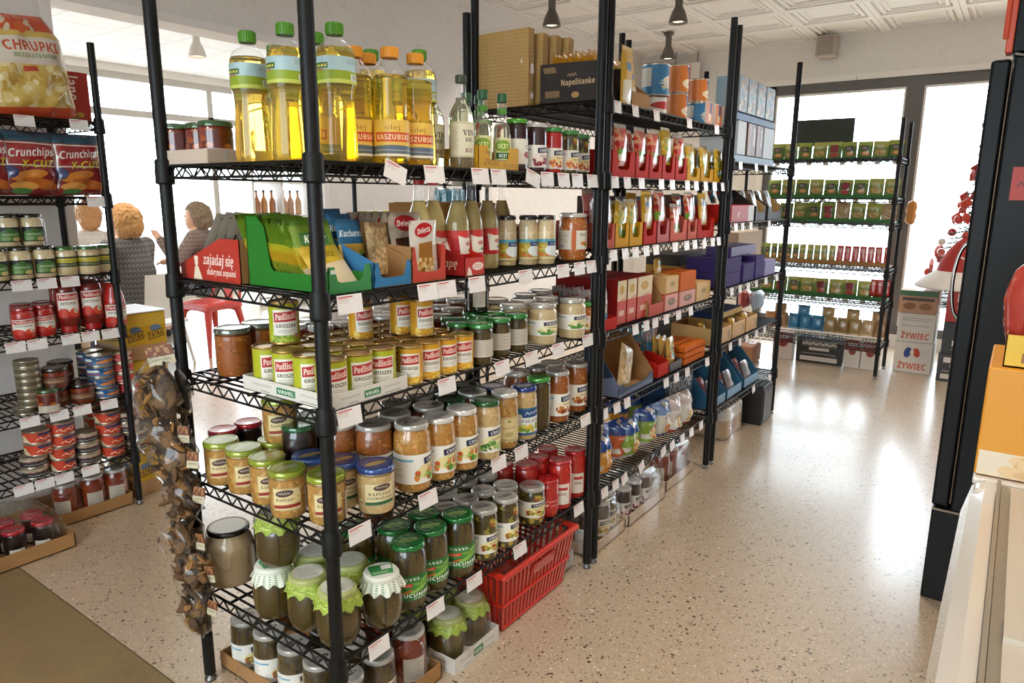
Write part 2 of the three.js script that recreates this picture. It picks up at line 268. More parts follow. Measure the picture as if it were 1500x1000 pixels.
const scr = (g, c, x, y, w, sz, rot = 0) => { g.save(); g.translate(x, y); g.rotate(rot); g.strokeStyle = c; g.lineWidth = Math.max(2, sz * 0.13); g.beginPath(); const n = Math.round(w / sz * 2.4); for (let i = 0; i <= n; i++) { const u = -w / 2 + w * i / n, v = (i % 2 ? -1 : 1) * sz * (0.18 + 0.22 * Math.abs(Math.sin(i * 1.7 + w))); i ? g.quadraticCurveTo(u - w / n * 0.7, v * 0.6, u, v) : g.moveTo(u, v); } g.stroke(); g.restore(); };
const cracover = (main, arts, bg = '#efeade') => print(384, 160, (g, w, h) => {
  R(g, bg, 0, 0, w, h); R(g, '#79b5cc', 0, 26, 150, 12); lines(g, '#8c877c', 14, 50, 80, 9, 9, 2); E(g, main, 255, 92, 95, 44, -0.1); dots(g, 190, 52, 26, arts, 9, 19, 165, 96); R(g, bg, 0, 150, w, 10);
  g.save(); g.translate(290, 34); g.rotate(-0.08); R(g, '#1f2550', -88, -19, 176, 38); g.strokeStyle = '#d8cfa8'; g.lineWidth = 3; g.strokeRect(-88, -19, 176, 38); T(g, '#f1ece0', 'CRACOVER', 0, 1, 28, { max: 164 }); g.restore(); scr(g, '#5a4a2a', 270, 78, 90, 18);
});
const PUD = (g, x, word) => { R(g, '#e6e0d0', x - 72, 36, 144, 172); PG(g, '#b01c1c', x - 66, 56, x + 66, 44, x + 66, 112, x - 66, 120); T(g, '#f6ead8', 'Pudliszki', x, 82, 54, { st: 'italic bold', f: 'serif', max: 122, rot: -0.08 }); T(g, '#4c4238', word, x, 144, 34, { max: 116 }); lines(g, '#9d9484', x - 44, 172, 88, 2, 12, 3); };
const LAB = {
  cracVeg: cracover('#e9d79a', ['#4f8a35', '#7fae4a', '#c8542a', '#d8822f', '#a4bf5e']),
  cracGreen: cracover('#e8dca6', ['#5c8f3c', '#8bb45a', '#b9cf7e', '#426f2d']),
  cracBeet: cracover('#f1ded4', ['#6d1024', '#8a1a30', '#a83048']),
  cracPepper: cracover('#f0d9a0', ['#c4321c', '#de6a24', '#e89a3a', '#b5451f']),
  cracHorse: cracover('#eee2b2', ['#e4d9a8', '#4f8a35', '#d8c98a', '#6f9f46']),
  cracSauce: cracover('#f2e4c0', ['#b3541f', '#c77a34', '#8f3a17', '#7a4a20']),
  cracGherkin: cracover('#ecdf9c', ['#6f7f2a', '#d2b13a', '#a8471f', '#8b9a3a']),
  kuj: print(512, 256, (g, w, h) => {
    R(g, '#a9c2c4', 0, 0, w, 140); PG(g, '#8fa326', 0, 150, 130, 128, 300, 138, 512, 120, 512, 256, 0, 256); PG(g, '#c3ca5a', 0, 235, 200, 215, 512, 230, 512, 256, 0, 256);
    R(g, '#3f5a22', 20, 62, 150, 56); T(g, '#f1e96a', 'KUJAWSKI', 95, 91, 31, { max: 140 }); R(g, '#c0392b', 30, 124, 120, 10); E(g, '#d0702f', 60, 180, 26, 30); lines(g, '#6c7c80', 250, 30, 160, 4, 12, 3);
    R(g, '#3d2a5c', 330, 88, 34, 34); E(g, '#c06a9c', 372, 105, 17, 17); T(g, '#fff', 'K', 347, 106, 30); bars(g, 270, 165, 110, 56);
  }),
  kasz: print(512, 256, (g, w, h) => { R(g, '#e6bb52', 0, 0, w, h); T(g, '#9a6a1c', 'olej', 256, 56, 46, { st: 'normal' }); R(g, '#cc4a22', 166, 88, 186, 66); T(g, '#f4d7a8', 'KASZUBSKI', 259, 122, 52, { max: 170 }); PG(g, '#5d6877', 0, 190, 256, 178, 512, 190, 512, 238, 0, 238); scr(g, '#dcd6c2', 256, 214, 240, 14); PG(g, '#2b3a4e', 40, 120, 80, 150, 52, 160); R(g, '#f3ead0', 0, 240, w, 16); }),
  vin: print(256, 256, (g, w, h) => { R(g, '#ddd6b6', 0, 0, w, h); g.strokeStyle = '#b3a871'; g.lineWidth = 5; g.strokeRect(10, 10, w - 20, h - 20); lines(g, '#a99f78', 30, 40, 50, 14, 12, 3); T(g, '#32301f', 'VIN', 165, 80, 54, { f: 'serif' }); T(g, '#32301f', 'KIE', 165, 130, 36, { f: 'serif' }); T(g, '#6a2b33', 'KO', 165, 205, 44, { f: 'serif' }); }),
  ocet: print(256, 192, (g, w, h) => { R(g, '#d8d7a0', 0, 0, w, h); E(g, '#7fa12a', 128, 70, 88, 50); T(g, '#f0f0b0', 'OCET', 128, 72, 52); R(g, '#2e6a2c', 50, 126, 156, 50); T(g, '#fff', 'OCET', 128, 152, 38); }),
  whiteCherry: print(256, 192, (g, w, h) => { R(g, '#eae3d2', 0, 0, w, h); T(g, '#4a3a34', 'C', 200, 60, 44, { f: 'serif' }); E(g, '#9c1c24', 205, 120, 28, 26); lines(g, '#9a927f', 20, 40, 100, 9, 13, 3); }),
  redGirl: print(384, 224, (g, w, h) => { R(g, '#b5191c', 0, 0, w, h); PG(g, '#cf3b33', 0, 0, w, 0, w, 40, 190, 66, 0, 34); lines(g, '#d98070', 20, 70, 100, 8, 13, 3); PG(g, '#ece3d2', 180, 40, 230, 60, 300, 60, 345, 40, 335, 190, 195, 190); E(g, '#5b7a36', 280, 160, 18, 12); E(g, '#c97d6a', 265, 108, 30, 18); T(g, '#f1e7d8', '500 ml', 100, 200, 24); }),
  mustard: print(384, 224, (g, w, h) => { R(g, '#5aa3b4', 0, 0, w, 38); R(g, '#b79a2c', 0, 38, w, h); dots(g, w, 120, 60, ['#8f9a2f', '#e0a53a', '#d3782a', '#c7b548'], 12, 26, 0, 60); E(g, '#e8ece8', 270, 120, 84, 66); R(g, '#24406f', 205, 28, 150, 44); scr(g, '#e9eef2', 280, 51, 110, 24); E(g, '#d2c6a0', 200, 205, 150, 12); }),
  whiteOrange: print(320, 192, (g, w, h) => { R(g, '#e9e1d0', 0, 0, w, h); R(g, '#cf6a30', 140, 0, 36, h); lines(g, '#7d766a', 16, 20, 100, 8, 14, 3); bars(g, 24, 140, 60, 40); lines(g, '#6b4a30', 205, 30, 80, 2, 16, 6); E(g, '#d9822c', 245, 130, 34, 20); E(g, '#6c9a3c', 262, 148, 18, 11); }),
  peas: print(512, 256, (g, w, h) => { R(g, '#aeb01c', 0, 0, w, h); lines(g, '#7d8010', 20, 24, 110, 10, 16, 3); bars(g, 20, 190, 90, 46); dots(g, 190, 70, 60, ['#7f9a2a', '#98b53a', '#6a8420', '#b9cc58'], 9, 13, 165, 186); PUD(g, 256, 'GROSZEK'); E(g, '#c98070', 316, 215, 14, 16); }),
  corn: print(512, 256, (g, w, h) => { R(g, '#d59a1c', 0, 0, w, h); lines(g, '#a06a0c', 20, 24, 110, 10, 16, 3); bars(g, 20, 190, 90, 46); dots(g, 190, 70, 60, ['#eac04a', '#dfa528', '#f2d36c', '#c98712'], 9, 14, 165, 186); PUD(g, 256, 'KUKURYDZA'); }),
  kapusta: print(256, 224, (g, w, h) => { R(g, '#d9c592', 0, 0, w, h); g.strokeStyle = '#8d7442'; g.lineWidth = 5; g.strokeRect(6, 6, w - 12, h - 12); E(g, '#4b3532', 110, 52, 78, 34, -0.15); scr(g, '#e8dcc0', 110, 52, 110, 28, -0.1); T(g, '#4a3c22', 'KAPUSTA', 120, 118, 36, { f: 'serif', max: 200 }); dots(g, 60, 90, 20, ['#e2cf8c', '#cbb56a'], 8, 16, 190, 60); PG(g, '#8f2a22', 10, 172, 246, 156, 246, 190, 10, 204); }),
  kapustaBlue: print(256, 224, (g, w, h) => { R(g, '#dccb9c', 0, 0, w, h); g.strokeStyle = '#8d7442'; g.lineWidth = 5; g.strokeRect(6, 6, w - 12, h - 12); E(g, '#4b3532', 150, 44, 70, 30, -0.1); scr(g, '#e8dcc0', 150, 44, 100, 26); T(g, '#463a26', 'KAPUSTA', 130, 106, 38, { f: 'serif', max: 200 }); T(g, '#463a26', 'ZASMAŻANA', 130, 146, 32, { f: 'serif', max: 220 }); PG(g, '#2f5a34', 10, 184, 246, 172, 246, 206, 10, 214); }),
  backText: print(96, 192, (g, w, h) => { R(g, '#d3c8b6', 0, 0, w, h); lines(g, '#857c70', 10, 10, 74, 17, 10, 3); }),
  vavel: print(512, 256, (g, w, h) => { R(g, '#1c6b2c', 0, 0, w, h); PG(g, '#2f8a3a', 0, 40, w, 90, w, 150, 0, 120); lines(g, '#cfe0c0', 20, 50, 90, 7, 14, 3); bars(g, 24, 170, 80, 44); T(g, '#f2f0e4', 'VAVEL', 270, 40, 40, { f: 'serif' }); PG(g, '#c8401f', 180, 92, 280, 76, 286, 112, 186, 128); scr(g, '#fff', 234, 102, 70, 16, -0.12); E(g, '#6fa03a', 370, 110, 90, 24, 0.3); E(g, '#8dbb4c', 330, 150, 70, 20, -0.4); E(g, '#c7672c', 250, 165, 40, 10, -0.6); E(g, '#8dbb4c', 400, 60, 60, 18, -0.2); T(g, '#f7f4ea', 'CUCUMBERS', 330, 205, 52, { max: 270 }); T(g, '#f7f4ea', 'in brine', 330, 240, 22); }),
  salat: print(384, 256, (g, w, h) => { R(g, '#e5e4d6', 0, 0, w, h); R(g, '#2f6f8e', 0, 0, w, 60); PG(g, '#1d4a78', 170, 20, 384, 0, 384, 80, 190, 92); scr(g, '#eef2f4', 285, 48, 150, 36, -0.06); T(g, '#3d5b78', 'SAŁATKA', 265, 122, 34, { f: 'serif' }); dots(g, w, 60, 60, ['#8fae3c', '#c2cf62', '#e0b83a', '#6c8f2c'], 12, 24, 0, 160); R(g, '#255f84', 0, 232, w, 24); R(g, '#d9b93c', 30, 84, 60, 50); }),
  cream: print(256, 256, (g, w, h) => { R(g, '#d9c690', 0, 0, w, h); g.strokeStyle = '#7c6a3a'; g.lineWidth = 4; g.strokeRect(60, 14, w - 74, h - 28); E(g, '#7f8f3a', 156, 44, 14, 12); scr(g, '#8a3a20', 156, 112, 130, 22); E(g, '#b3a468', 156, 180, 34, 28); lines(g, '#8f8258', 70, 226, 160, 2, 10, 3); }),
  passata: print(256, 224, (g, w, h) => { R(g, '#e4dccc', 0, 0, w, h); E(g, '#8b6a34', 60, 180, 16, 16); lines(g, '#a59a88', 30, 30, 90, 8, 13, 3); R(g, '#b92a1c', 150, 40, 90, 30); lines(g, '#7c2a1c', 150, 100, 80, 2, 16, 6); }),
  paprykaRed: print(256, 192, (g, w, h) => { R(g, '#b7281d', 0, 0, w, h); scr(g, '#f3e2d0', 160, 60, 120, 30); T(g, '#f3e2d0', 'P', 130, 110, 46); scr(g, '#f3e2d0', 195, 112, 80, 30); lines(g, '#e0a694', 12, 40, 60, 9, 14, 3); E(g, '#d9c9b6', 40, 166, 70, 14); }),
  ketchup: print(256, 256, (g, w, h) => { PG(g, '#b3201c', 0, 0, w, 20, w, h, 0, h); PG(g, '#e6dfd2', 14, 14, 240, 6, 240, 190, 14, 200); PG(g, '#b01c1c', 24, 30, 230, 18, 230, 76, 24, 86); T(g, '#f6ead8', 'Pudliszki', 127, 52, 46, { st: 'italic bold', f: 'serif', max: 190 }); T(g, '#5a4a40', 'KETCHUP', 127, 116, 36, { max: 170 }); E(g, '#c93622', 70, 205, 58, 44); E(g, '#d5482e', 185, 205, 54, 42); E(g, '#f0e6d4', 200, 190, 24, 24); E(g, '#6d8f3a', 200, 190, 12, 14); }),
  mayo: print(256, 160, (g, w, h) => { PG(g, '#3f6a2c', 20, 60, 128, 10, 236, 60, 236, 150, 20, 150); R(g, '#4f7c35', 20, 60, 216, 90); scr(g, '#f1ead2', 128, 82, 150, 28); E(g, '#d7bd7c', 190, 130, 44, 22); lines(g, '#c8d3a0', 40, 110, 90, 3, 12, 3); }, 0.5, { transparent: false }),
  sauceYellow: print(256, 128, (g, w, h) => { R(g, '#3a4a24', 0, 0, w, h); R(g, '#d6c43c', 40, 24, 180, 50); scr(g, '#2c2f18', 130, 50, 130, 30); lines(g, '#cfc9a8', 40, 90, 170, 2, 12, 3); }),
  tunaBlue: print(384, 128, (g, w, h) => { R(g, '#1d4f80', 0, 0, w, h); PG(g, '#2b75a8', 0, 90, w, 60, w, h, 0, h); E(g, '#d9874a', 250, 76, 70, 28, -0.2); PG(g, '#e8e0d0', 90, 40, 160, 28, 170, 66, 92, 74); scr(g, '#efe9da', 250, 30, 120, 24); bars(g, 30, 40, 40, 50); R(g, '#c33a22', 80, 92, 90, 16); }),
  redCan: print(384, 160, (g, w, h) => { R(g, '#d8cdbd', 0, 0, w, h); for (let i = 0; i < 4; i++) { E(g, '#b5241f', 60 + i * 100, 60, 46, 56); E(g, '#d9564a', 60 + i * 100, 60, 26, 34); } scr(g, '#8c1c1a', 200, 62, 200, 36); R(g, '#b5241f', 0, 126, w, 34); }),
  fishRed: print(384, 128, (g, w, h) => { R(g, '#c8401f', 0, 0, w, h); PG(g, '#d9c9a0', 0, 60, 120, 36, 150, 128, 0, 128); scr(g, '#f4e6cc', 260, 84, 170, 44); PG(g, '#2d3d63', 180, 10, 330, 4, 336, 36, 186, 44); lines(g, '#f0d8bc', 230, 52, 120, 1, 10, 4); E(g, '#b98a3a', 70, 90, 44, 26); }),
  fishGrey: print(384, 128, (g, w, h) => { R(g, '#b3a994', 0, 0, w, h); PG(g, '#2c2a30', 60, 128, 110, 44, 300, 44, 340, 128); scr(g, '#c9452c', 205, 38, 130, 34); scr(g, '#e6dfcf', 205, 92, 120, 26); bars(g, 14, 40, 34, 60); }),
  blackRing: print(256, 64, (g, w, h) => { R(g, '#1c1a18', 0, 0, w, h); R(g, '#b7a264', 0, 10, w, 5); R(g, '#b7a264', 0, 48, w, 5); scr(g, '#d8cdb0', 128, 32, 240, 14); }),
  groats: print(256, 160, (g, w, h) => { R(g, '#5a2a16', 0, 0, w, h); lines(g, '#c8a878', 30, 40, 190, 6, 14, 4); scr(g, '#e6cfa2', 128, 86, 120, 30); }),
};
const priceM = print(160, 96, (g, w, h) => { R(g, '#efe9e4', 0, 0, w, h); R(g, '#c3484a', 10, 9, 90, 6); R(g, '#cf7a78', 10, 20, 60, 3); lines(g, '#b8aeaa', 10, 30, 80, 2, 8, 2); }, 0.35);
const kraftTex = canvas(256, 256, (g, w, h) => { R(g, '#a87a48', 0, 0, w, h); for (let i = 0; i < 500; i++) { g.globalAlpha = 0.2; R(g, i % 2 ? '#9a6c3c' : '#b68856', rnd() * w, rnd() * h, rr(10, 80), 1.4); } g.globalAlpha = 1; });
const kraft = new THREE.MeshPhysicalMaterial({ map: kraftTex, roughness: 0.8 }), kraftPale = mat('#cdb79f', 0.75), cardWhite = mat('#e4ddd4', 0.65);
const film = new THREE.MeshPhysicalMaterial({ color: 0xffffff, roughness: 0.09, transmission: 1, thickness: 0, ior: 1.42 });
const tinM = mat('#b8ab96', 0.28, { metalness: 0.85 }), goldM = mat('#b9965a', 0.3, { metalness: 0.8 });

// ---------- jars, cans and bottles ----------
const K = {};
function lidGeo(r, h, lh) { return lathe([[r - 0.002, h - lh], [r, h - lh], [r + 0.0008, h - lh + 0.002], [r, h - 0.004], [r - 0.002, h - 0.0008], [r - 0.005, h], [r - 0.0075, h - 0.0016], [0, h - 0.0014]], 24); }
const lidPrint = (bg, ink, word) => print(96, 96, (g, w, h) => { R(g, bg, 0, 0, w, h); E(g, ink, 48, 48, 36, 14, -0.3); word && T(g, bg, word, 48, 49, 15, { rot: -0.3, max: 60 }); }, 0.26, { metalness: 0.3, clearcoat: 1, clearcoatRoughness: 0.07 });
const PRT = { grey: lidPrint('#a9a49b', '#41424e', 'CRACOVER'), green: lidPrint('#1c7030', '#8fae52', 'VAVEL'), lime: lidPrint('#8d9a2c', '#a9a888', ''), blue: lidPrint('#33518a', '#b59c64', ''), navy: lidPrint('#1c3474', '#c9d0e0', '') };
function jarKind(key, name, o) {
  const g = new THREE.Group(), { r, H } = o, lh = o.lh ?? 0.014, nr = o.nr ?? r * 0.84, sh = o.sh ?? 0.74, b = o.bulge ?? 0, lr = o.lr ?? nr + 0.004, top = H - lh * 0.5;
  const pts = [[0, 0.003], [r * 0.7, 0.002], [r * 0.86, 0], [r * 0.95, 0.003], [r - 0.0015, 0.011]];
  for (let i = 1; i <= 5; i++) pts.push([r * (1 - b) + r * b * Math.sin(Math.PI * (0.15 + 0.7 * i / 5)) , 0.011 + (sh * H - 0.011) * i / 5]);
  pts.push([r * 0.97, sh * H + 0.006], [(r + nr) / 2 + 0.002, sh * H + (H - lh - sh * H) * 0.55], [nr, H - lh - 0.004], [nr - 0.001, top]);
  part('jar_body', lathe(pts, 24), o.fill, g);
  const l = part('lid', lidGeo(lr, H, lh), mat(o.lid, 0.26, { metalness: o.lm ?? 0.25, clearcoat: 1, clearcoatRoughness: 0.07 }), g);
  if (o.lp) part('lid_print', new THREE.CircleGeometry(lr - 0.009, 20).rotateX(-Math.PI / 2).translate(0, H - 0.0009, 0), o.lp, l);
  if (o.label) { const a = o.arc ?? 4.2, y0 = H * (o.y0 ?? 0.14), y1 = H * (o.y1 ?? 0.58); part('label', new THREE.CylinderGeometry(r + 0.0009, r + 0.0009, y1 - y0, 24, 1, true, -a / 2 + (o.off ?? 0), a).translate(0, (y0 + y1) / 2, 0), o.label, g); }
  if (o.back) part('back_label', new THREE.CylinderGeometry(r + 0.0012, r + 0.0012, H * 0.52, 8, 1, true, 0.75, 0.75).translate(0, H * 0.36, 0), LAB.backText, g);
  K[key] = { proto: g, name, cat: 'jar', r, H };
}
const GREY = '#b9b4ac', WHITE = '#dcd8d0';
jarKind('cracVeg', 'vegetable_salad_jar', { r: 0.05, H: 0.182, fill: FILL.veg, lid: GREY, label: LAB.cracVeg, lp: PRT.grey, bulge: 0.02, nr: 0.041 });
jarKind('cracRed', 'carrot_salad_jar', { r: 0.047, H: 0.176, fill: FILL.veg, lid: WHITE, label: LAB.cracVeg, bulge: 0.02, nr: 0.04 });
jarKind('cracGreen', 'cabbage_salad_jar', { r: 0.043, H: 0.176, fill: FILL.pale, lid: '#1f5a2c', label: LAB.cracGreen, nr: 0.037 });
jarKind('creamJar', 'sauerkraut_salad_jar', { r: 0.043, H: 0.176, fill: FILL.kraut, lid: WHITE, label: LAB.cream, arc: 2.6, nr: 0.037 });
jarKind('salat', 'leaf_salad_jar', { r: 0.042, H: 0.172, fill: FILL.pale, lid: '#1e3a80', label: LAB.salat, lp: PRT.navy, nr: 0.037, y0: 0.1, y1: 0.62 });
jarKind('gherkTall', 'pickle_jar', { r: 0.041, H: 0.178, fill: FILL.gherkin, lid: '#3f9a34', nr: 0.036, sh: 0.8 });
jarKind('sauce', 'bean_sauce_jar', { r: 0.043, H: 0.178, fill: FILL.orange, lid: GREY, label: LAB.cracSauce, nr: 0.037 });
jarKind('plainOrange', 'bigos_jar', { r: 0.048, H: 0.18, fill: FILL.orange, lid: GREY, label: LAB.cracSauce, lp: PRT.grey, nr: 0.041 });
jarKind('darkGreen', 'pickle_jar', { r: 0.045, H: 0.175, fill: FILL.plum, lid: '#1b5a30', label: LAB.cream, arc: 1.4, y0: 0.1, y1: 0.4, nr: 0.04 });
jarKind('kapusta', 'cabbage_stew_jar', { r: 0.0445, H: 0.118, fill: FILL.kraut, lid: '#8f9c2a', label: LAB.kapusta, arc: 1.55, off: -0.3, back: true, lp: PRT.lime, nr: 0.043, lr: 0.0455, sh: 0.8, y0: 0.2, y1: 0.68 });
jarKind('kapBlue', 'fried_cabbage_jar', { r: 0.046, H: 0.118, fill: FILL.pale, lid: '#2d4a86', label: LAB.kapustaBlue, arc: 1.7, lp: PRT.blue, nr: 0.044, lr: 0.047, sh: 0.8, y0: 0.2, y1: 0.7 });
jarKind('redLid', 'plum_jam_jar', { r: 0.038, H: 0.118, fill: FILL.plum, lid: '#b3202c', label: LAB.whiteCherry, arc: 1.4, nr: 0.036, lr: 0.039, y0: 0.1, y1: 0.4 });
jarKind('bigBlack', 'preserved_fruit_jar', { r: 0.068, H: 0.165, fill: FILL.grey, lid: '#171615', lp: mat('#cfcac0', 0.25, { metalness: 0.4 }), nr: 0.05, lr: 0.058, sh: 0.66, bulge: 0.04 });
jarKind('vavel', 'cucumber_jar', { r: 0.05, H: 0.183, fill: FILL.gherkin, lid: '#18702e', label: LAB.vavel, lp: PRT.green, arc: 4.4, y0: 0.17, y1: 0.56, nr: 0.042, lr: 0.047 });
jarKind('cracGherk', 'mixed_pickle_jar', { r: 0.042, H: 0.165, fill: FILL.mixed, lid: GREY, label: LAB.cracGherkin, lp: PRT.grey, nr: 0.037, y0: 0.16, y1: 0.54 });
jarKind('olive', 'small_pickle_jar', { r: 0.045, H: 0.135, fill: FILL.mixed, lid: '#b7b3ab', label: LAB.cracGherkin, lp: PRT.grey, nr: 0.04, y0: 0.24, y1: 0.66 });
jarKind('passata', 'tomato_passata_jar', { r: 0.042, H: 0.178, fill: FILL.tomato, lid: '#b01218', label: LAB.passata, arc: 2.4, nr: 0.036, y0: 0.12, y1: 0.55 });
jarKind('papryka', 'red_pepper_jar', { r: 0.037, H: 0.132, fill: FILL.tomato, lid: '#b8161a', label: LAB.paprykaRed, nr: 0.032 });
jarKind('gherkSmall', 'green_lid_pickle_jar', { r: 0.034, H: 0.118, fill: FILL.gherkin, lid: '#2f8034', label: LAB.backText, arc: 3.8, nr: 0.031, y0: 0.2, y1: 0.62 });
jarKind('whiteLid', 'white_lid_jar', { r: 0.036, H: 0.11, fill: FILL.honeyRed, lid: '#d6d1c8', nr: 0.035, lr: 0.037 });
jarKind('horse', 'horseradish_jar', { r: 0.047, H: 0.134, fill: FILL.horse, lid: '#b5b0a6', label: LAB.cracHorse, nr: 0.04, sh: 0.72, bulge: 0.03, y0: 0.24, y1: 0.62 });
jarKind('orangeSmall', 'carrot_jar', { r: 0.03, H: 0.11, fill: FILL.carrot, lid: '#3f9a3a', label: LAB.whiteOrange, arc: 2.4, nr: 0.026 });
jarKind('orangeBig', 'vegetable_paste_jar', { r: 0.046, H: 0.128, fill: FILL.orange, lid: '#6f7468', lm: 0.5, nr: 0.043, lr: 0.047, sh: 0.82 });
jarKind('mustardJar', 'mustard_jar', { r: 0.032, H: 0.156, fill: FILL.cream, lid: '#2a2524', label: LAB.mustard, arc: 4.6, nr: 0.026, lr: 0.029, sh: 0.66, y0: 0.1, y1: 0.52 });
jarKind('carrotJar', 'chopped_salad_jar', { r: 0.049, H: 0.16, fill: FILL.carrot, lid: '#d8d2c8', label: LAB.whiteOrange, arc: 3, nr: 0.043, y0: 0.24, y1: 0.64 });
jarKind('jam', 'jam_jar', { r: 0.032, H: 0.15, fill: FILL.beet, lid: '#4f9a2c', label: LAB.whiteCherry, nr: 0.029, y0: 0.14, y1: 0.62 });
jarKind('beet', 'beetroot_jar', { r: 0.034, H: 0.146, fill: FILL.beet, lid: '#c9c5c2', label: LAB.cracBeet, nr: 0.031, y0: 0.1, y1: 0.55 });
jarKind('pepper', 'pepper_salad_jar', { r: 0.032, H: 0.14, fill: FILL.tomato, lid: '#3f8f45', label: LAB.cracPepper, nr: 0.029, y0: 0.1, y1: 0.55 });
jarKind('pepperYel', 'pepper_salad_jar', { r: 0.032, H: 0.138, fill: FILL.mixed, lid: '#3f8f45', label: LAB.cracPepper, nr: 0.029, y0: 0.1, y1: 0.55 });
jarKind('mushroom', 'marinated_mushroom_jar', { r: 0.04, H: 0.098, fill: FILL.chanterelle, lid: '#3c5a34', nr: 0.038, lr: 0.041, label: LAB.backText, arc: 2.2, y0: 0.05, y1: 0.34 });
jarKind('mayo', 'mayonnaise_jar', { r: 0.041, H: 0.125, fill: FILL.cream, lid: '#2c2a1c', label: LAB.mayo, arc: 2.2, nr: 0.034, lr: 0.038, sh: 0.62, y0: 0.14, y1: 0.6 });
jarKind('dressing', 'sauce_jar', { r: 0.041, H: 0.118, fill: FILL.cream, lid: '#3a6a2c', label: LAB.sauceYellow, arc: 3.6, nr: 0.036, lr: 0.04, y0: 0.3, y1: 0.66 });
jarKind('concentrate', 'tomato_paste_jar', { r: 0.041, H: 0.128, fill: FILL.tomato, lid: '#9c1a1a', label: LAB.ketchup, arc: 2.4, nr: 0.036, y0: 0.16, y1: 0.66 });
jarKind('pate', 'pate_jar', { r: 0.047, H: 0.085, fill: FILL.honeyRed, lid: '#332a22', label: LAB.groats, arc: 3.4, nr: 0.044, lr: 0.049, y0: 0.15, y1: 0.6 });
jarKind('traySauce', 'honey_jar', { r: 0.05, H: 0.165, fill: FILL.honeyRed, lid: '#c9c4ba', label: LAB.backText, arc: 1.3, lp: PRT.grey, nr: 0.042 });
jarKind('trayCrac', 'pickle_jar_in_wrap', { r: 0.046, H: 0.165, fill: FILL.gherkin, lid: '#b7b2aa', label: LAB.cracGherkin, lp: PRT.grey, nr: 0.04 });
{ // pickle jars with a gathered paper frill under a round cover
  const frill = (cols, hole) => print(256, 64, (g, w, h) => { R(g, cols[0], 0, 0, w, h); dots(g, w, h, 160, cols, 2, 7); if (hole) for (let x = 4; x < w; x += 12) for (let y = 8; y < h; y += 12) E(g, hole, x + (y % 24 ? 6 : 0), y, 2.6, 2.6); }, 0.6, { side: THREE.DoubleSide });
  const lime = frill(['#94a63a', '#a9bb4e', '#7f9230', '#b9c765']), lace = frill(['#dfe0cf', '#e8e8da'], '#4d7a3a');
  const cover = (bg, ink) => print(128, 128, (g, w, h) => { R(g, bg, 0, 0, w, h); if (ink === 'text') { lines(g, '#a5a692', 26, 30, 76, 8, 9, 3); } else { PG(g, ink, 10, 20, 118, 20, 110, 100, 18, 104); R(g, '#ded8d6', 66, 26, 44, 36); lines(g, '#f0f0e0', 24, 78, 70, 2, 9, 3); } }, 0.4);
  const mk = (key, name, ring, fr, cov, r, H) => {
    const g = new THREE.Group(), nr = r * 0.74;
    part('jar_body', lathe([[0, 0.003], [r * 0.66, 0], [r * 0.8, 0.004], [r * 0.95, H * 0.18], [r, H * 0.4], [r * 0.96, H * 0.6], [r * 0.86, H * 0.72], [nr, H * 0.84], [nr, H * 0.9]], 24), FILL.gherkin, g);
    const l = part('lid', lathe([[nr + 0.002, H * 0.83], [nr + 0.006, H * 0.85], [nr + 0.007, H * 0.95], [nr + 0.003, H - 0.001], [nr - 0.003, H], [0, H - 0.001]], 24), ring, g);
    part('lid_cover', new THREE.CircleGeometry(nr - 0.002, 24).rotateX(-Math.PI / 2).translate(0, H + 0.0004, 0), cov, l);
    const f = new THREE.CylinderGeometry(nr + 0.006, r * 1.07, H * 0.19, 48, 4, true), p = f.attributes.position;
    for (let i = 0; i < p.count; i++) { const x = p.getX(i), y = p.getY(i), z = p.getZ(i), a = Math.atan2(x, z), k = 0.5 - y / (H * 0.2); const m = 1 + 0.07 * k * Math.sin(a * 11) + 0.03 * k * Math.sin(a * 5 + 1); p.setXYZ(i, x * m, y - 0.006 * k * Math.sin(a * 11 + 1.2), z * m); }
    f.computeVertexNormals(); part('paper_frill', f.translate(0, H * 0.81, 0), fr, g); K[key] = { proto: g, name, cat: 'jar', r, H };
  };
  mk('frillLime', 'frilled_pickle_jar', mat('#a9ad6a', 0.4), lime, cover('#cbcab6', 'text'), 0.056, 0.145);
  mk('frillLace', 'lace_frilled_pickle_jar', mat('#dcdccb', 0.4), lace, cover('#e2e2d4', '#2f8a3e'), 0.054, 0.145);
}
function canKind(key, name, r, H, label, o = {}) {
  const g = new THREE.Group(), q = 0.0022;
  part('can_body', lathe([[0, 0.002], [r - 0.005, 0.002], [r - 0.001, 0], [r, 0.0015], [r, 0.004], [r - q, 0.0055], [r - q, H - 0.0055], [r, H - 0.004], [r, H - 0.0008], [r - 0.0012, H], [r - 0.003, H - 0.0008], [r - 0.004, H - 0.004], [r * 0.7, H - 0.004], [r * 0.66, H - 0.0032], [r * 0.4, H - 0.0032], [0, H - 0.004]], 24), o.metal ?? tinM, g);
  part('label', new THREE.CylinderGeometry(r - q + 0.0012, r - q + 0.0012, H - 0.012, 28, 1, true, -Math.PI, Math.PI * 2).translate(0, H / 2, 0), label, g);
  K[key] = { proto: g, name, cat: 'can', r, H };
}
canKind('peas', 'pea_can', 0.0375, 0.106, LAB.peas, { metal: goldM }); canKind('corn', 'sweetcorn_can', 0.0325, 0.1, LAB.corn, { metal: goldM });
canKind('tuna', 'fish_can', 0.052, 0.048, LAB.tunaBlue); canKind('redCan', 'tomato_fish_can', 0.043, 0.047, LAB.redCan); canKind('fishRed', 'fish_can', 0.052, 0.052, LAB.fishRed); canKind('fishGrey', 'fish_can', 0.05, 0.046, LAB.fishGrey); canKind('pateCan', 'pate_can', 0.045, 0.027, LAB.blackRing);
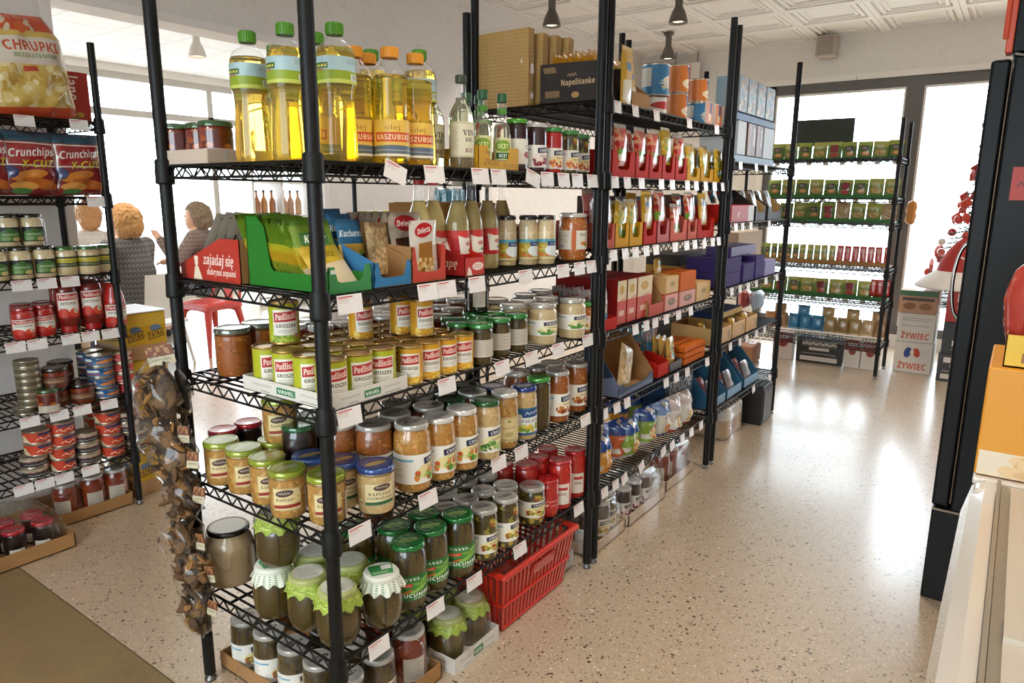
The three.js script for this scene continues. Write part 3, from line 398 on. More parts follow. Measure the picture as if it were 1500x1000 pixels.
// oil and vinegar
const oilM = new THREE.MeshPhysicalMaterial({ color: new THREE.Color().setRGB(1, 0.92, 0.36), roughness: 0.03, transmission: 0.92, thickness: 0.03, ior: 1.36, attenuationColor: new THREE.Color().setRGB(0.97, 0.77, 0.15), attenuationDistance: 0.07 });
const oilPale = new THREE.MeshPhysicalMaterial({ color: new THREE.Color().setRGB(1, 0.9, 0.42), roughness: 0.03, transmission: 0.9, thickness: 0.03, ior: 1.36, attenuationColor: new THREE.Color().setRGB(0.96, 0.74, 0.2), attenuationDistance: 0.08 });
const clearM = new THREE.MeshPhysicalMaterial({ color: 0xffffff, roughness: 0.04, transmission: 0.95, thickness: 0, ior: 1.4 });
function bottleKind(key, name, o) {
  const g = new THREE.Group(), { r, H } = o; const P = o.profile.map(([a, b]) => [a * r, b * H]);
  const fillTop = o.fillTo * H, inner = [[0, 0.003]]; let top = r;
  for (let i = 0; i < P.length; i++) { const [a, b] = P[i]; if (b < fillTop) inner.push([a, b]); else { const [a0, b0] = P[i - 1], k = (fillTop - b0) / (b - b0); top = a0 + (a - a0) * k; break; } }
  inner.push([top, fillTop], [0, fillTop]);
  part('contents', lathe(inner, 24), o.liquid, g);
  const outer = [[top, fillTop]]; for (const [a, b] of P) if (b > fillTop + 0.001) outer.push([a, b]); if (outer.length > 1) part('neck', lathe(outer, 24), o.glass ?? clearM, g);
  const cr = o.capR * r, c0 = H * o.cap[0], c1 = H * o.cap[1], cg = [lathe([[cr * 0.98, c0], [cr, c0 + 0.002], [cr, c1 - 0.003], [cr * 0.93, c1], [0, c1]], 20)];
  if (o.ribs) for (let i = 0; i < 20; i++) { const a = i / 20 * 6.283; cg.push(gbox(0.0014, (c1 - c0) * 0.8, 0.0014, Math.sin(a) * cr, (c0 + c1) / 2, Math.cos(a) * cr)); }
  part('cap', cg, mat(o.capC, 0.4), g);
  if (o.label) { const a = o.arc ?? 6.28, y0 = H * o.y0, y1 = H * o.y1, lr = (o.lr ?? 1) * r + 0.0012; part('label', new THREE.CylinderGeometry(lr, lr, y1 - y0, 28, 1, true, -a / 2, a).translate(0, (y0 + y1) / 2, 0), o.label, g); }
  if (o.extra) part('neck_label', new THREE.CylinderGeometry(o.extra[0] * r + 0.001, o.extra[0] * r + 0.001, H * 0.07, 16, 1, true).translate(0, H * o.extra[1], 0), mat(o.extra[2], 0.5), g);
  K[key] = { proto: g, name, cat: 'bottle', r, H };
}
const oilP = [[0.8, 0], [0.95, 0.012], [0.99, 0.06], [0.96, 0.2], [0.9, 0.36], [0.87, 0.45], [0.9, 0.52], [1, 0.57], [1, 0.74], [0.98, 0.78], [0.86, 0.83], [0.6, 0.865], [0.36, 0.885], [0.34, 0.94]];
bottleKind('kuj', 'oil_bottle', { r: 0.042, H: 0.288, profile: oilP, fillTo: 0.82, liquid: oilM, capC: '#4f8a1e', cap: [0.915, 1], capR: 0.44, ribs: true, label: LAB.kuj, y0: 0.56, y1: 0.75 });
bottleKind('kujPale', 'oil_bottle', { r: 0.042, H: 0.288, profile: oilP, fillTo: 0.8, liquid: oilPale, capC: '#4f8a1e', cap: [0.915, 1], capR: 0.44, ribs: true, label: LAB.kuj, y0: 0.56, y1: 0.75 });
const ring = []; for (let i = 0; i < 9; i++) ring.push([0.97, 0.4 + i * 0.042], [0.93, 0.42 + i * 0.042]);
bottleKind('kasz', 'yellow_cap_oil_bottle', { r: 0.041, H: 0.262, profile: [[0.8, 0], [0.97, 0.012], [1, 0.06], [1, 0.36], ...ring, [0.86, 0.8], [0.6, 0.85], [0.4, 0.885], [0.38, 0.93]], fillTo: 0.76, liquid: oilM, capC: '#d98f1e', cap: [0.91, 1], capR: 0.5, ribs: true, label: LAB.kasz, y0: 0.07, y1: 0.38 });
const vinM = new THREE.MeshPhysicalMaterial({ color: new THREE.Color().setRGB(0.93, 0.93, 0.8), roughness: 0.04, transmission: 0.92, thickness: 0.03, ior: 1.34, attenuationColor: new THREE.Color().setRGB(0.75, 0.74, 0.5), attenuationDistance: 0.12 });
bottleKind('vin', 'vinegar_bottle', { r: 0.033, H: 0.236, profile: [[0.85, 0], [0.98, 0.01], [1, 0.05], [1, 0.52], [0.94, 0.6], [0.7, 0.66], [0.44, 0.72], [0.4, 0.8], [0.38, 0.92]], fillTo: 0.76, liquid: vinM, capC: '#3c4634', cap: [0.92, 1], capR: 0.46, label: LAB.vin, arc: 2.6, y0: 0.12, y1: 0.5 });
bottleKind('ocet', 'vinegar_bottle', { r: 0.025, H: 0.208, profile: [[0.85, 0], [0.98, 0.01], [1, 0.05], [1, 0.45], [0.9, 0.55], [0.58, 0.65], [0.5, 0.72], [0.48, 0.9]], fillTo: 0.6, liquid: vinM, capC: '#2c5a34', cap: [0.885, 1], capR: 0.58, label: LAB.ocet, arc: 2.6, y0: 0.12, y1: 0.42, extra: [0.52, 0.77, '#4f8a2c'] });
const lemM = mat('#cdb878', 0.3, { transmission: 0.45, thickness: 0.03, ior: 1.34, clearcoat: 1 });
bottleKind('white', 'syrup_bottle', { r: 0.033, H: 0.262, profile: [[0.88, 0], [0.99, 0.01], [1, 0.05], [1, 0.5], [0.96, 0.56], [0.74, 0.66], [0.5, 0.75], [0.42, 0.83], [0.4, 0.95]], fillTo: 0.77, liquid: lemM, capC: '#b9b2a4', cap: [0.93, 1], capR: 0.46, label: LAB.redGirl, arc: 4.6, y0: 0.17, y1: 0.46 });
bottleKind('whiteRed', 'syrup_bottle', { r: 0.033, H: 0.262, profile: [[0.88, 0], [0.99, 0.01], [1, 0.05], [1, 0.5], [0.96, 0.56], [0.74, 0.66], [0.5, 0.75], [0.42, 0.83], [0.4, 0.95]], fillTo: 0.77, liquid: lemM, capC: '#a81e1c', cap: [0.93, 1], capR: 0.46, label: LAB.redGirl, arc: 4.6, y0: 0.17, y1: 0.46 });
const ketM = mat('#7c140c', 0.3, { ...glossy });
bottleKind('ketchup', 'ketchup_bottle', { r: 0.045, H: 0.215, profile: [[0.62, 0.0], [0.68, 0.13], [0.86, 0.2], [1, 0.34], [1, 0.74], [0.92, 0.88], [0.7, 0.97], [0.3, 1]], fillTo: 0.995, liquid: ketM, capC: '#b01a18', cap: [0, 0.135], capR: 0.68, label: LAB.ketchup, arc: 2, y0: 0.3, y1: 0.8 });
bottleKind('passBottle', 'passata_bottle', { r: 0.042, H: 0.215, profile: [[0.9, 0], [1, 0.02], [1, 0.5], [0.9, 0.62], [0.66, 0.78], [0.6, 0.92]], fillTo: 0.9, liquid: FILL.tomato, capC: '#e0dcd4', cap: [0.9, 1], capR: 0.68, label: LAB.ketchup, arc: 2.6, y0: 0.08, y1: 0.48 });
bottleKind('dark', 'dark_sauce_bottle', { r: 0.033, H: 0.12, profile: [[0.9, 0], [1, 0.03], [1, 0.75], [0.8, 0.86], [0.7, 0.95]], fillTo: 0.94, liquid: mat('#1f1a10', 0.2, glossy), capC: '#3a352a', cap: [0.9, 1], capR: 0.8, label: LAB.backText, arc: 1.2, y0: 0.15, y1: 0.7 });

// placing: b = where the front of the base stands, t = middle of the lid, g = metres on the shelf
const STAND = [];
function relax() { // things that stand side by side give each other room
  for (let it = 0; it < 60; it++) for (let i = 0; i < STAND.length; i++) for (let j = i + 1; j < STAND.length; j++) {
    const a = STAND[i], b = STAND[j]; if (Math.abs(a.o.position.y - b.o.position.y) > 0.01) continue; const dx = b.o.position.x - a.o.position.x, dz = b.o.position.z - a.o.position.z, d = Math.hypot(dx, dz) || 1e-4, need = a.r + b.r + 0.0006 - d;
    if (need > 0) { const s = a.w + b.w; a.o.position.x -= dx / d * need * a.w / s; a.o.position.z -= dz / d * need * a.w / s; b.o.position.x += dx / d * need * b.w / s; b.o.position.z += dz / d * need * b.w / s; }
  }
}
function batch(key, label, group, h, turn = [-0.35, 0.35]) {
  let at = 0; const k = K[key], put = (x, z, y, tr, w = 1) => { const o = copyIt(x, z, y, tr); STAND.push({ o, r: k.r, w }); return o; }, copyIt = (x, z, y, tr) => copyOf(k.proto, k.name, nth(label, at++), k.cat, [x, y, z], tr ?? faceCam(x, z) + rr(turn[0], turn[1]), group);
  return {
    b(...l) { for (const [px, py, dy = 0, tr] of l) { const p = onY(px, py, h + dy), d = V(p.x - CAM.x, 0, p.z - CAM.z).normalize(); put(p.x + d.x * k.r, p.z + d.z * k.r, h + dy, tr, 0.25); } return this; },
    t(...l) { for (const [px, py, dy = 0, tr] of l) { const p = onY(px, py, h + dy + k.H); put(p.x, p.z, h + dy, tr); } return this; },
    g(...l) { for (const [x, z, dy = 0, tr] of l) put(x, z, h + dy, tr, 0.5); return this; },
    x(xp, ...l) { for (const px of l) { const p = onX(px, 240, xp); put(xp, p.z, h); } return this; },
    z(zp, ...l) { for (const px of l) { const p = onZ(px, 240, zp); put(p.x, zp, h); } return this; },
  };
}

// ---------- shelf of jars: what stands on it ----------
const [H1, H2, H3, H4, H5] = S1;
// bottom shelf
batch('bigBlack', 'big round jar of pale preserved fruit with a black lid', undefined, H5).b([344, 862]);
batch('frillLace', 'pickle jar with white lace frill carrying another jar on top', undefined, H5).b([405, 912]);
batch('frillLime', 'lime-frilled pickle jar stacked on top of a white lace-frilled jar', undefined, H5 + 0.146).g([onY(405, 912, H5).x + 0.045, onY(405, 912, H5).z - 0.034]);
batch('frillLime', '# lime-frilled pickle jar from the stacked frilled jars, front row', 'lime-frilled pickle jars in front', H5).b([459, 930], [497, 953]);
batch('frillLime', 'pickle jar with lime paper frill in the second row of the bottom shelf', 'second row of lime-frilled pickle jars', H5).t([462, 806], [522, 826]);
batch('frillLace', 'pickle jar with white lace frill and green label beside green-lid cucumber jars', undefined, H5).b([557, 925]);
batch('trayCrac', 'small grey-lid jar behind the big black-lid jar', undefined, H5).t([384, 757]);
batch('vavel', '# green-lid cucumber jar from the lace-frilled jar in the front row', 'green-lid cucumber jars in the front row', H5, [-0.15, 0.15]).b([600, 893], [630, 868], [671, 847]);
batch('vavel', 'green-lid cucumber jar in the second row behind its look-alikes', 'second row of green-lid cucumber jars', H5, [-0.15, 0.15]).t([584, 772], [625, 752], [522, 770]);
batch('plainOrange', 'brown stew jar behind the green-lid cucumber jars', undefined, H5).b([556, 818]);
batch('cracGherk', '# white-label mixed pickle jar after the green-lid cucumbers in the front row', 'grey-lid pickle jars in the front row', H5).b([707, 822], [736, 804]);
batch('cracGherk', 'grey-lid mixed pickle jar in the rear rows of the bottom shelf', 'grey-lid pickle jars in the rear rows', H5).t([655, 739], [688, 727], [659, 721], [684, 701], [716, 722], [739, 708], [712, 693]);
batch('olive', 'short pickle jar with silver lid in front of red jars', undefined, H5).b([777, 770]);
batch('papryka', 'short red pepper jar with red lid next to silver-lid pickles', undefined, H5).b([803, 757]);
batch('passata', '# tall red passata jar with white label from the short pepper jar', 'tall passata jars in front', H5).b([818, 748], [840, 730]);
batch('passata', 'red-lid tomato jar in the rear rows of the bottom shelf', 'red-lid tomato jars in the rear rows', H5).t([771, 683], [787, 667], [802, 655], [742, 678]);
// fourth shelf
batch('kapusta', '# lime-lid cabbage stew jar from the mushroom post along the shelf end', 'lime-lid cabbage jars along the shelf end', H4, [0.1, 0.5]).b([329, 712], [362, 725], [396, 741], [434, 756], [483, 769]);
{ const p = onY(405, 650, H4 + 0.118); batch('kapusta', 'lime-lid cabbage jar with another jar standing on it', undefined, H4).g([p.x + 0.03, p.z - 0.02]); batch('kapusta', 'upper cabbage jar stacked on another lime-lid jar', undefined, H4 + 0.119, [0.2, 0.4]).g([p.x + 0.03, p.z - 0.02]); }
batch('kapBlue', 'front fried cabbage jar with blue lid and cream label by the post', undefined, H4, [0.1, 0.3]).b([541, 753]);
batch('kapBlue', 'blue-lid cabbage jar in the second row behind lime-lid jars', 'second row of blue-lid cabbage jars', H4, [0.1, 0.3]).t([457, 667], [496, 673]);
batch('redLid', 'dark jam jar with red lid behind lime-lid cabbage jars', 'red-lid jam jars', H4).t([326, 627], [363, 616]);
batch('darkGreen', 'dark pickle jar with dark green lid on the fourth shelf', 'dark green-lid jars on the fourth shelf', H4).t([447, 626], [452, 607], [627, 582], [657, 587], [690, 562]);
batch('plainOrange', '# grey-lid stew jar behind the front row, counted from the corner post', 'grey-lid stew jars behind the front row', H4).t([509, 622], [557, 616], [580, 604], [597, 590], [628, 598], [685, 575], [657, 572], [764, 541], [792, 538]);
batch('cracVeg', 'vegetable salad jar with printed grey lid next to the blue-lid jar', undefined, H4, [0.5, 0.5]).b([597, 722]);
batch('cracRed', '# white-lid carrot salad jar after the printed grey-lid jar', 'white-lid carrot salad jars', H4, [-0.2, 0.3]).b([639, 703], [674, 689]);
batch('cracGreen', 'pale cabbage salad jar with dark green lid in the front row', undefined, H4, [-0.1, 0.1]).b([709, 673]);
batch('creamJar', 'sauerkraut jar with white lid and cream label', undefined, H4, [0, 0.1]).b([738, 658]);
batch('salat', 'leaf salad jar with navy lid and blue label', undefined, H4, [-0.1, 0.1]).b([767, 645]);
batch('salat', 'navy-lid salad jar hidden behind the front row jars', undefined, H4).t([716, 565]);
batch('gherkTall', 'unlabelled tall pickle jar with bright green lid', undefined, H4).b([788, 631]);
batch('sauce', '# orange bean sauce jar after the unlabelled green-lid jar', 'bean sauce jars', H4, [0, 0.2]).b([812, 619], [842, 604]);
batch('sauce', 'grey-lid bean sauce jar behind the front pair of bean sauce jars', undefined, H4, [0, 0.2]).t([808, 529]);
// third shelf
batch('orangeBig', '# orange paste jar with grey lid from the shelf end by the peas', 'orange paste jars on the third shelf', H3).b([349, 552]).t([367, 473]);
const peaSpots = [[0.062, -0.05], [0.14, -0.05], [0.218, -0.05]]; for (let j = 1; j < 4; j++) for (let i = 0; i < 3; i++) peaSpots.push([0.062 + i * 0.078, -0.05 - j * 0.078]);
{ // white cardboard tray with printed sides
  const sideM = print(512, 96, (g, w, h) => { R(g, '#d9d2c6', 0, 0, w, h); scr(g, '#8c867c', 120, 40, 120, 20); R(g, '#3d7a4c', 210, 28, 110, 46); T(g, '#eef0e6', 'VAVEL', 265, 52, 32); scr(g, '#8c867c', 400, 40, 110, 16); lines(g, '#8a847a', 110, 78, 80, 1, 4, 5); lines(g, '#8a847a', 350, 78, 110, 1, 4, 5); }, 0.7);
  const tray = (label, x0, x1, z0, z1, y, hh, m) => {
    const t = thing('cardboard_tray', label, 'tray', [(x0 + x1) / 2, y, (z0 + z1) / 2]), w = x1 - x0, d = z1 - z0; part('base', gbox(w, 0.003, d, 0, 0.0015, 0), cardWhite, t);
    for (const [ww, x, z, ry] of [[w, 0, d / 2, 0], [w, 0, -d / 2, Math.PI], [d, w / 2, 0, Math.PI / 2], [d, -w / 2, 0, -Math.PI / 2]]) part('side', gbox(ww, hh, 0.003, 0, hh / 2, 0), m, t, [x, 0, z], [0, ry, 0]); return t;
  };
  tray('white cardboard tray of pea cans on the third shelf', 0.02, 0.262, -0.33, -0.006, H3, 0.034, sideM);
  tray('white cardboard tray of lime-frilled jars on the floor by the red basket', 0.43, 0.645, -0.3, -0.005, 0.001, 0.05, sideM);
  tray('beige cardboard tray under chanterelle jars on the top shelf', 0.004, 0.13, -0.6, -0.385, H1, 0.034, mat('#cdb9a4', 0.7));
}
peaSpots.forEach((p, k) => batch('peas', `pea can, ${ORD[Math.floor(k / 3)]} row from the aisle, ${ORD[k % 3]} from the corner post, in the tray`, 'pea cans in the tray', H3 + 0.003, [-0.6, 0.7]).g(p));
batch('peas', 'can of peas standing on top of the other pea cans', undefined, H3 + 0.1095, [0.1, 0.1]).g([0.105, -0.27]);
{ const s = []; for (let j = 0; j < 5; j++) for (let i = 0; i < 4; i++) s.push([0.304 + i * 0.068, -0.034 - j * 0.07]); s.forEach((p, k) => batch('corn', `sweetcorn can, ${ORD[Math.floor(k / 4)]} row from the aisle, ${ORD[k % 4]} after the pea tray`, 'sweetcorn cans', H3, [-0.1, 0.55]).g(p)); }
{ const p = [onY(527, 500, H3 + 0.1), onY(592, 492, H3 + 0.1), onY(613, 494, H3 + 0.1)]; batch('corn', '# upper sweetcorn can from the corner post, standing on other cans', 'upper sweetcorn cans', H3 + 0.1005, [0.35, 0.6]).g(...p.map((q) => [q.x + 0.028, q.z - 0.025])); }
batch('gherkSmall', '# small green-lid pickle jar after the sweetcorn in the front row', 'small green-lid pickle jars in front', H3).b([702, 535], [730, 524], [751, 515]);
batch('gherkSmall', 'small green-lid pickle jar in the rear rows of the third shelf', 'small green-lid pickle jars in the rear rows', H3).t([666, 473], [690, 464], [672, 464], [714, 459], [740, 456], [700, 455]);
batch('whiteLid', 'jar with plain white lid at the back of the third shelf', 'white-lid jars at the back of the third shelf', H3).t([644, 434], [668, 437], [644, 446], [663, 450], [645, 459], [562, 448], [571, 439], [560, 460], [577, 455], [500, 470], [455, 466], [470, 476], [430, 474], [527, 463], [545, 455]);
{ const p = onY(702, 458, H3 + 0.118); batch('dark', 'dark sauce bottle standing on top of green-lid jars', undefined, H3 + 0.1185).g([p.x + 0.02, p.z - 0.02]); }
batch('horse', '# horseradish jar after the green-lid pickles in the front row', 'horseradish jars in front', H3, [-0.1, 0.2]).b([792, 506], [832, 496]);
batch('horse', 'horseradish jar with silver lid in the rear rows of the third shelf', 'horseradish jars in the rear rows', H3, [-0.1, 0.2]).t([749, 448], [734, 437], [766, 439], [779, 431], [810, 434], [792, 424]);
batch('orangeSmall', 'slim carrot jar with green lid beside the horseradish', undefined, H3).b([853, 489]);
// second shelf
batch('whiteRed', '# pale syrup bottle with red cap behind the soup sachets', 'red-cap syrup bottles', H2, [0, 0.2]).z(-0.13, 614, 638);
batch('white', '# clear-topped syrup bottle with red label after the red-cap ones', 'syrup bottles with red labels', H2, [0, 0.25]).z(-0.1, 664, 690).z(-0.12, 714).z(-0.17, 736);
batch('mustardJar', '# black-lid mustard jar from the syrup bottles in front', 'black-lid mustard jars', H2, [0, 0.2]).b([773, 388], [799, 387]);
batch('mustardJar', 'black-lid mustard jar tucked behind the front pair', undefined, H2, [0, 0.2]).g([0.85, -0.13]);
batch('carrotJar', 'wide jar of chopped carrot salad with white lid', undefined, H2, [0.1, 0.1]).b([838, 382]);
// top shelf
batch('kujPale', 'tall oil bottle with green cap nearest the chanterelle jars', undefined, H1, [0.5, 0.6]).x(0.06, 374);
batch('kuj', 'green-cap oil bottle at the shelf end just before the corner post', undefined, H1, [0.4, 0.7]).x(0.06, 428);
batch('kuj', 'green-cap oil bottle on the aisle side just after the corner post', undefined, H1, [0.4, 0.7]).g([0.118, -0.055]);
batch('kuj', 'green-cap oil bottle in the second row behind the front bottles', 'second row of green-cap oil bottles', H1, [0.4, 0.7]).x(0.19, 412).g([0.16, -0.16], [0.36, -0.2]);
batch('kuj', 'green-cap oil bottle between yellow-cap oil and vinegar', undefined, H1, [0.4, 0.7]).g([0.43, -0.1]);
batch('kasz', 'ribbed yellow-cap oil bottle in the second row', 'second row of yellow-cap oil bottles', H1, [0.05, 0.25]).g([0.215, -0.11], [0.29, -0.14]);
batch('kasz', '# ribbed yellow-cap oil bottle from the corner post in front', 'yellow-cap oil bottles in front', H1, [0.05, 0.2]).z(-0.045, 573, 611);
batch('vin', 'front vinegar bottle with dark cap and cream label', undefined, H1, [0.2, 0.3]).z(-0.045, 676);
batch('vin', 'dark-cap vinegar bottle behind the front cream-label one', undefined, H1, [0.2, 0.3]).g([0.53, -0.15]);
batch('ocet', 'small clear vinegar bottle with green cap in a yellow carton', 'green-cap vinegar bottles', H1 + 0.003, [0, 0.2]).z(-0.045, 707, 735).g([0.64, -0.12], [0.7, -0.12]);
batch('jam', 'dark jam jar with bright green lid beside the yellow vinegar carton', undefined, H1, [-0.1, 0.1]).z(-0.05, 757);
batch('jam', 'dark jam jar with green lid behind the small vinegar bottles', undefined, H1, [-0.1, 0.1]).g([0.76, -0.16]);
batch('beet', 'beetroot jar with white lid on the top shelf', undefined, H1, [0.1, 0.1]).z(-0.045, 784);
batch('pepper', 'red pepper jar with green lid on the top shelf', undefined, H1, [0.05, 0.05]).z(-0.045, 809);
batch('pepperYel', '# yellow pepper jar with green lid after the red pepper jar', 'yellow pepper jars', H1, [0.05, 0.2]).z(-0.045, 833).z(-0.09, 850);
batch('mushroom', '# green-lid chanterelle jar from the oil bottles in the beige tray', 'chanterelle jars on the top shelf', H1 + 0.003).g([0.055, -0.43], [0.062, -0.515], [0.05, -0.562]);

// ---------- price cards on the shelf edges ----------
const cardG = new THREE.BoxGeometry(0.07, 0.042, 0.0012), cardS = new THREE.BoxGeometry(0.052, 0.04, 0.0012);
function cards(label, h, z, list, o = {}) {
  for (const e of list) {
    const [px, tilt] = Array.isArray(e) ? e : [e, 0], p = onZ(px, o.y ?? 0, z); // the column only matters for x
    const q = (() => { let y = 500; for (let k = 0; k < 4; k++) { const r = onZ(px, y, z); y += (r.y - (h - 0.02)) * 300; } return onZ(px, y, z); })();
    const m = single('price_card', o.small ? cardS : cardG, priceM, nth('# ' + label + ' counted towards the window', list.indexOf(e)), 'price card', [q.x, h - 0.02, z], 0, label.replace('price card', 'price cards')); m.rotation.set(-0.12 + rr(-0.04, 0.04), rr(-0.03, 0.03), tilt);
  }
}
cards('price card on the top shelf under oil and vinegar bottles', H1, 0.011, [[580, -0.35], 637, 704, 731, [781, -0.3], 802, 826, 846, 868]);
cards('price card on the second shelf under sachets and syrup', H2, 0.011, [513, 627, 655, 699, 770, 825, 849, 867]);
cards('price card on the third shelf under cans and horseradish', H3, 0.011, [512, 655, 736, 779, 818, 861]);
cards('price card on the fourth shelf under salad jars', H4, 0.011, [527, 627, 731, 764, 858]);
cards('price card on the bottom shelf under pickle jars', H5, 0.011, [555, 638, 695, 762, 848]);
const s2 = { small: true };
cards('price card on the top sachet shelf under tins and wafers', S2[0], 0.011, [905, 931, 962, 1010, 1050], s2);
cards('price card under red and yellow jelly packet boxes', S2[1], 0.011, [901, 919, 940, 969, 985, 1007, 1020, 1034, 1047, 1059], s2);
cards('price card under red and yellow sweet boxes', S2[2], 0.011, [899, 916, 931, 947, 961, 989, 1006, 1018, [1032, 0.3], 1044, 1053], s2);
cards('price card under the red and cream cake boxes', S2[3], 0.011, [931, 947, 960, 976, 994, 1012], s2);
cards('price card under the torn navy display box', S2[4], 0.011, [886, 904, 919, 976, 991, 1007, 1036], s2);
cards('price card under the bags of pasta', S2[5], 0.011, [886, 902, [915, 0.25], [940, 0.3], [972, 0.25], [985, 0.2], 1000, 1013, 1027], s2);
cards('price card on the first chocolate unit shelf from top', S3[0], 0.011, [1085, 1108, 1122], s2); cards('price card on the second chocolate unit shelf from top', S3[1], 0.011, [1078, 1088, 1100, 1127], s2); cards('price card on the third chocolate unit shelf from top', S3[2], 0.011, [1072, 1084, 1096, 1108, 1122, 1138], s2); cards('price card on the fourth chocolate unit shelf from top', S3[3], 0.011, [1070, 1084, 1094, 1108, 1120], s2); cards('price card on the fifth chocolate unit shelf from top', S3[4], 0.011, [[1104, 0.2], [1128, -0.3]], s2);
for (const [i, l] of [[0, [36, 116]], [1, [141]], [2, [32, 69, 103]], [3, [23, 55, 104, 133, 162]], [4, [44, 87, 121, 160]], [5, [35, 66, 95, 133]]]) cards(`price card on the ${ORD[i]} crisps unit shelf from top`, SL[i], LZ + 0.011, l);

// ---------- open display cartons and the packets in them ----------
const slab = (pts, t) => { const s = new THREE.Shape(pts.map((p) => new THREE.Vector2(...p))); const g = new THREE.ExtrudeGeometry(s, { depth: t, bevelEnabled: false }); const p = g.attributes.position, u = g.attributes.uv; let x0 = 1e9, x1 = -1e9, y0 = 1e9, y1 = -1e9; for (const [a, b] of pts) { x0 = Math.min(x0, a); x1 = Math.max(x1, a); y0 = Math.min(y0, b); y1 = Math.max(y1, b); } for (let i = 0; i < p.count; i++) u.setXY(i, (p.getX(i) - x0) / (x1 - x0), (p.getY(i) - y0) / (y1 - y0)); return g; };
function carton(label, x0, x1, zf, y, o, group) { // faces +z, front panel at zf
  const w = x1 - x0, d = o.d ?? 0.25, hf = o.hf ?? 0.05, hb = o.hb ?? 0.11, T0 = 0.0022, t = thing('display_carton', label, 'carton', [(x0 + x1) / 2, y, zf], o.turn ?? 0, group), W2 = w / 2;
  const m = o.m, c = o.cut ?? 0, cw = w * (o.cw ?? 0.3), lo = hf * (1 - c), front = c ? [[-W2, 0], [W2, 0], [W2, hf], [cw, hf], [cw * 0.82, lo + hf * 0.08], [cw * 0.6, lo], [-cw * 0.6, lo], [-cw * 0.82, lo + hf * 0.08], [-cw, hf], [-W2, hf]] : [[-W2, 0], [W2, 0], [W2, hf], [-W2, hf]];
  part('front', slab(front, T0), o.fm ?? m, t, [0, 0, -T0]);
  const sidePts = o.dip ? [[0, 0], [d, 0], [d, hb], [d * 0.86, hb], [d * 0.76, hb * 0.86], [d * 0.7, o.dip + 0.01], [d * 0.66, o.dip], [0.01, o.dip], [0, hf]] : [[0, 0], [d, 0], [d, hb], [d * 0.7, hb], [0, hf]];
  { const g = slab(sidePts, T0), u = g.attributes.uv; for (let i = 0; i < u.count; i++) u.setX(i, 1 - u.getX(i)); part('side', g, o.sm ?? m, t, [-W2, 0, 0], [0, Math.PI / 2, 0]); }
  part('side', slab(sidePts, T0), o.sm2 ?? m, t, [W2 - T0, 0, 0], [0, Math.PI / 2, 0]);
  part('back', slab([[-W2, 0], [W2, 0], [W2, hb], [-W2, hb]], T0), o.bm ?? kraft, t, [0, 0, -d]); part('base', gbox(w, T0, d, 0, T0 / 2, -d / 2), kraft, t);
  t.updateMatrixWorld(); return t;
}
function packets(t, o) { // packets standing one behind the other in a carton, or in the open
  t.updateMatrixWorld();
  for (let k = 0; k < o.n; k++) {
    const g = o.geo[k % o.geo.length], m = new THREE.Mesh(g, o.m[k % o.m.length]); m.name = numbered(o.name ?? 'soup_sachet');
    const p = V((o.x ?? 0) + rr(-0.003, 0.003) + (o.dx ?? 0) * k, (o.y ?? 0.004) + (o.rise ?? 0) * k, (o.z ?? -0.025) - k * (o.step ?? 0.012)).applyMatrix4(t.matrixWorld);
    m.position.copy(p); m.rotation.order = 'YXZ'; m.rotation.set(-(o.lean ?? 0.3) + rr(-0.03, 0.03), t.rotation.y + (o.yaw ?? 0) + rr(-0.03, 0.03), (o.roll ?? 0) + rr(-0.03, 0.03)); m.castShadow = m.receiveShadow = true; scene.add(m);
    tag(m, nth(o.label, k), o.cat ?? 'sachet', o.n > 1 || o.group ? o.group ?? o.label : undefined);
  }
}
const foil = { clearcoat: 0.7, clearcoatRoughness: 0.15 };
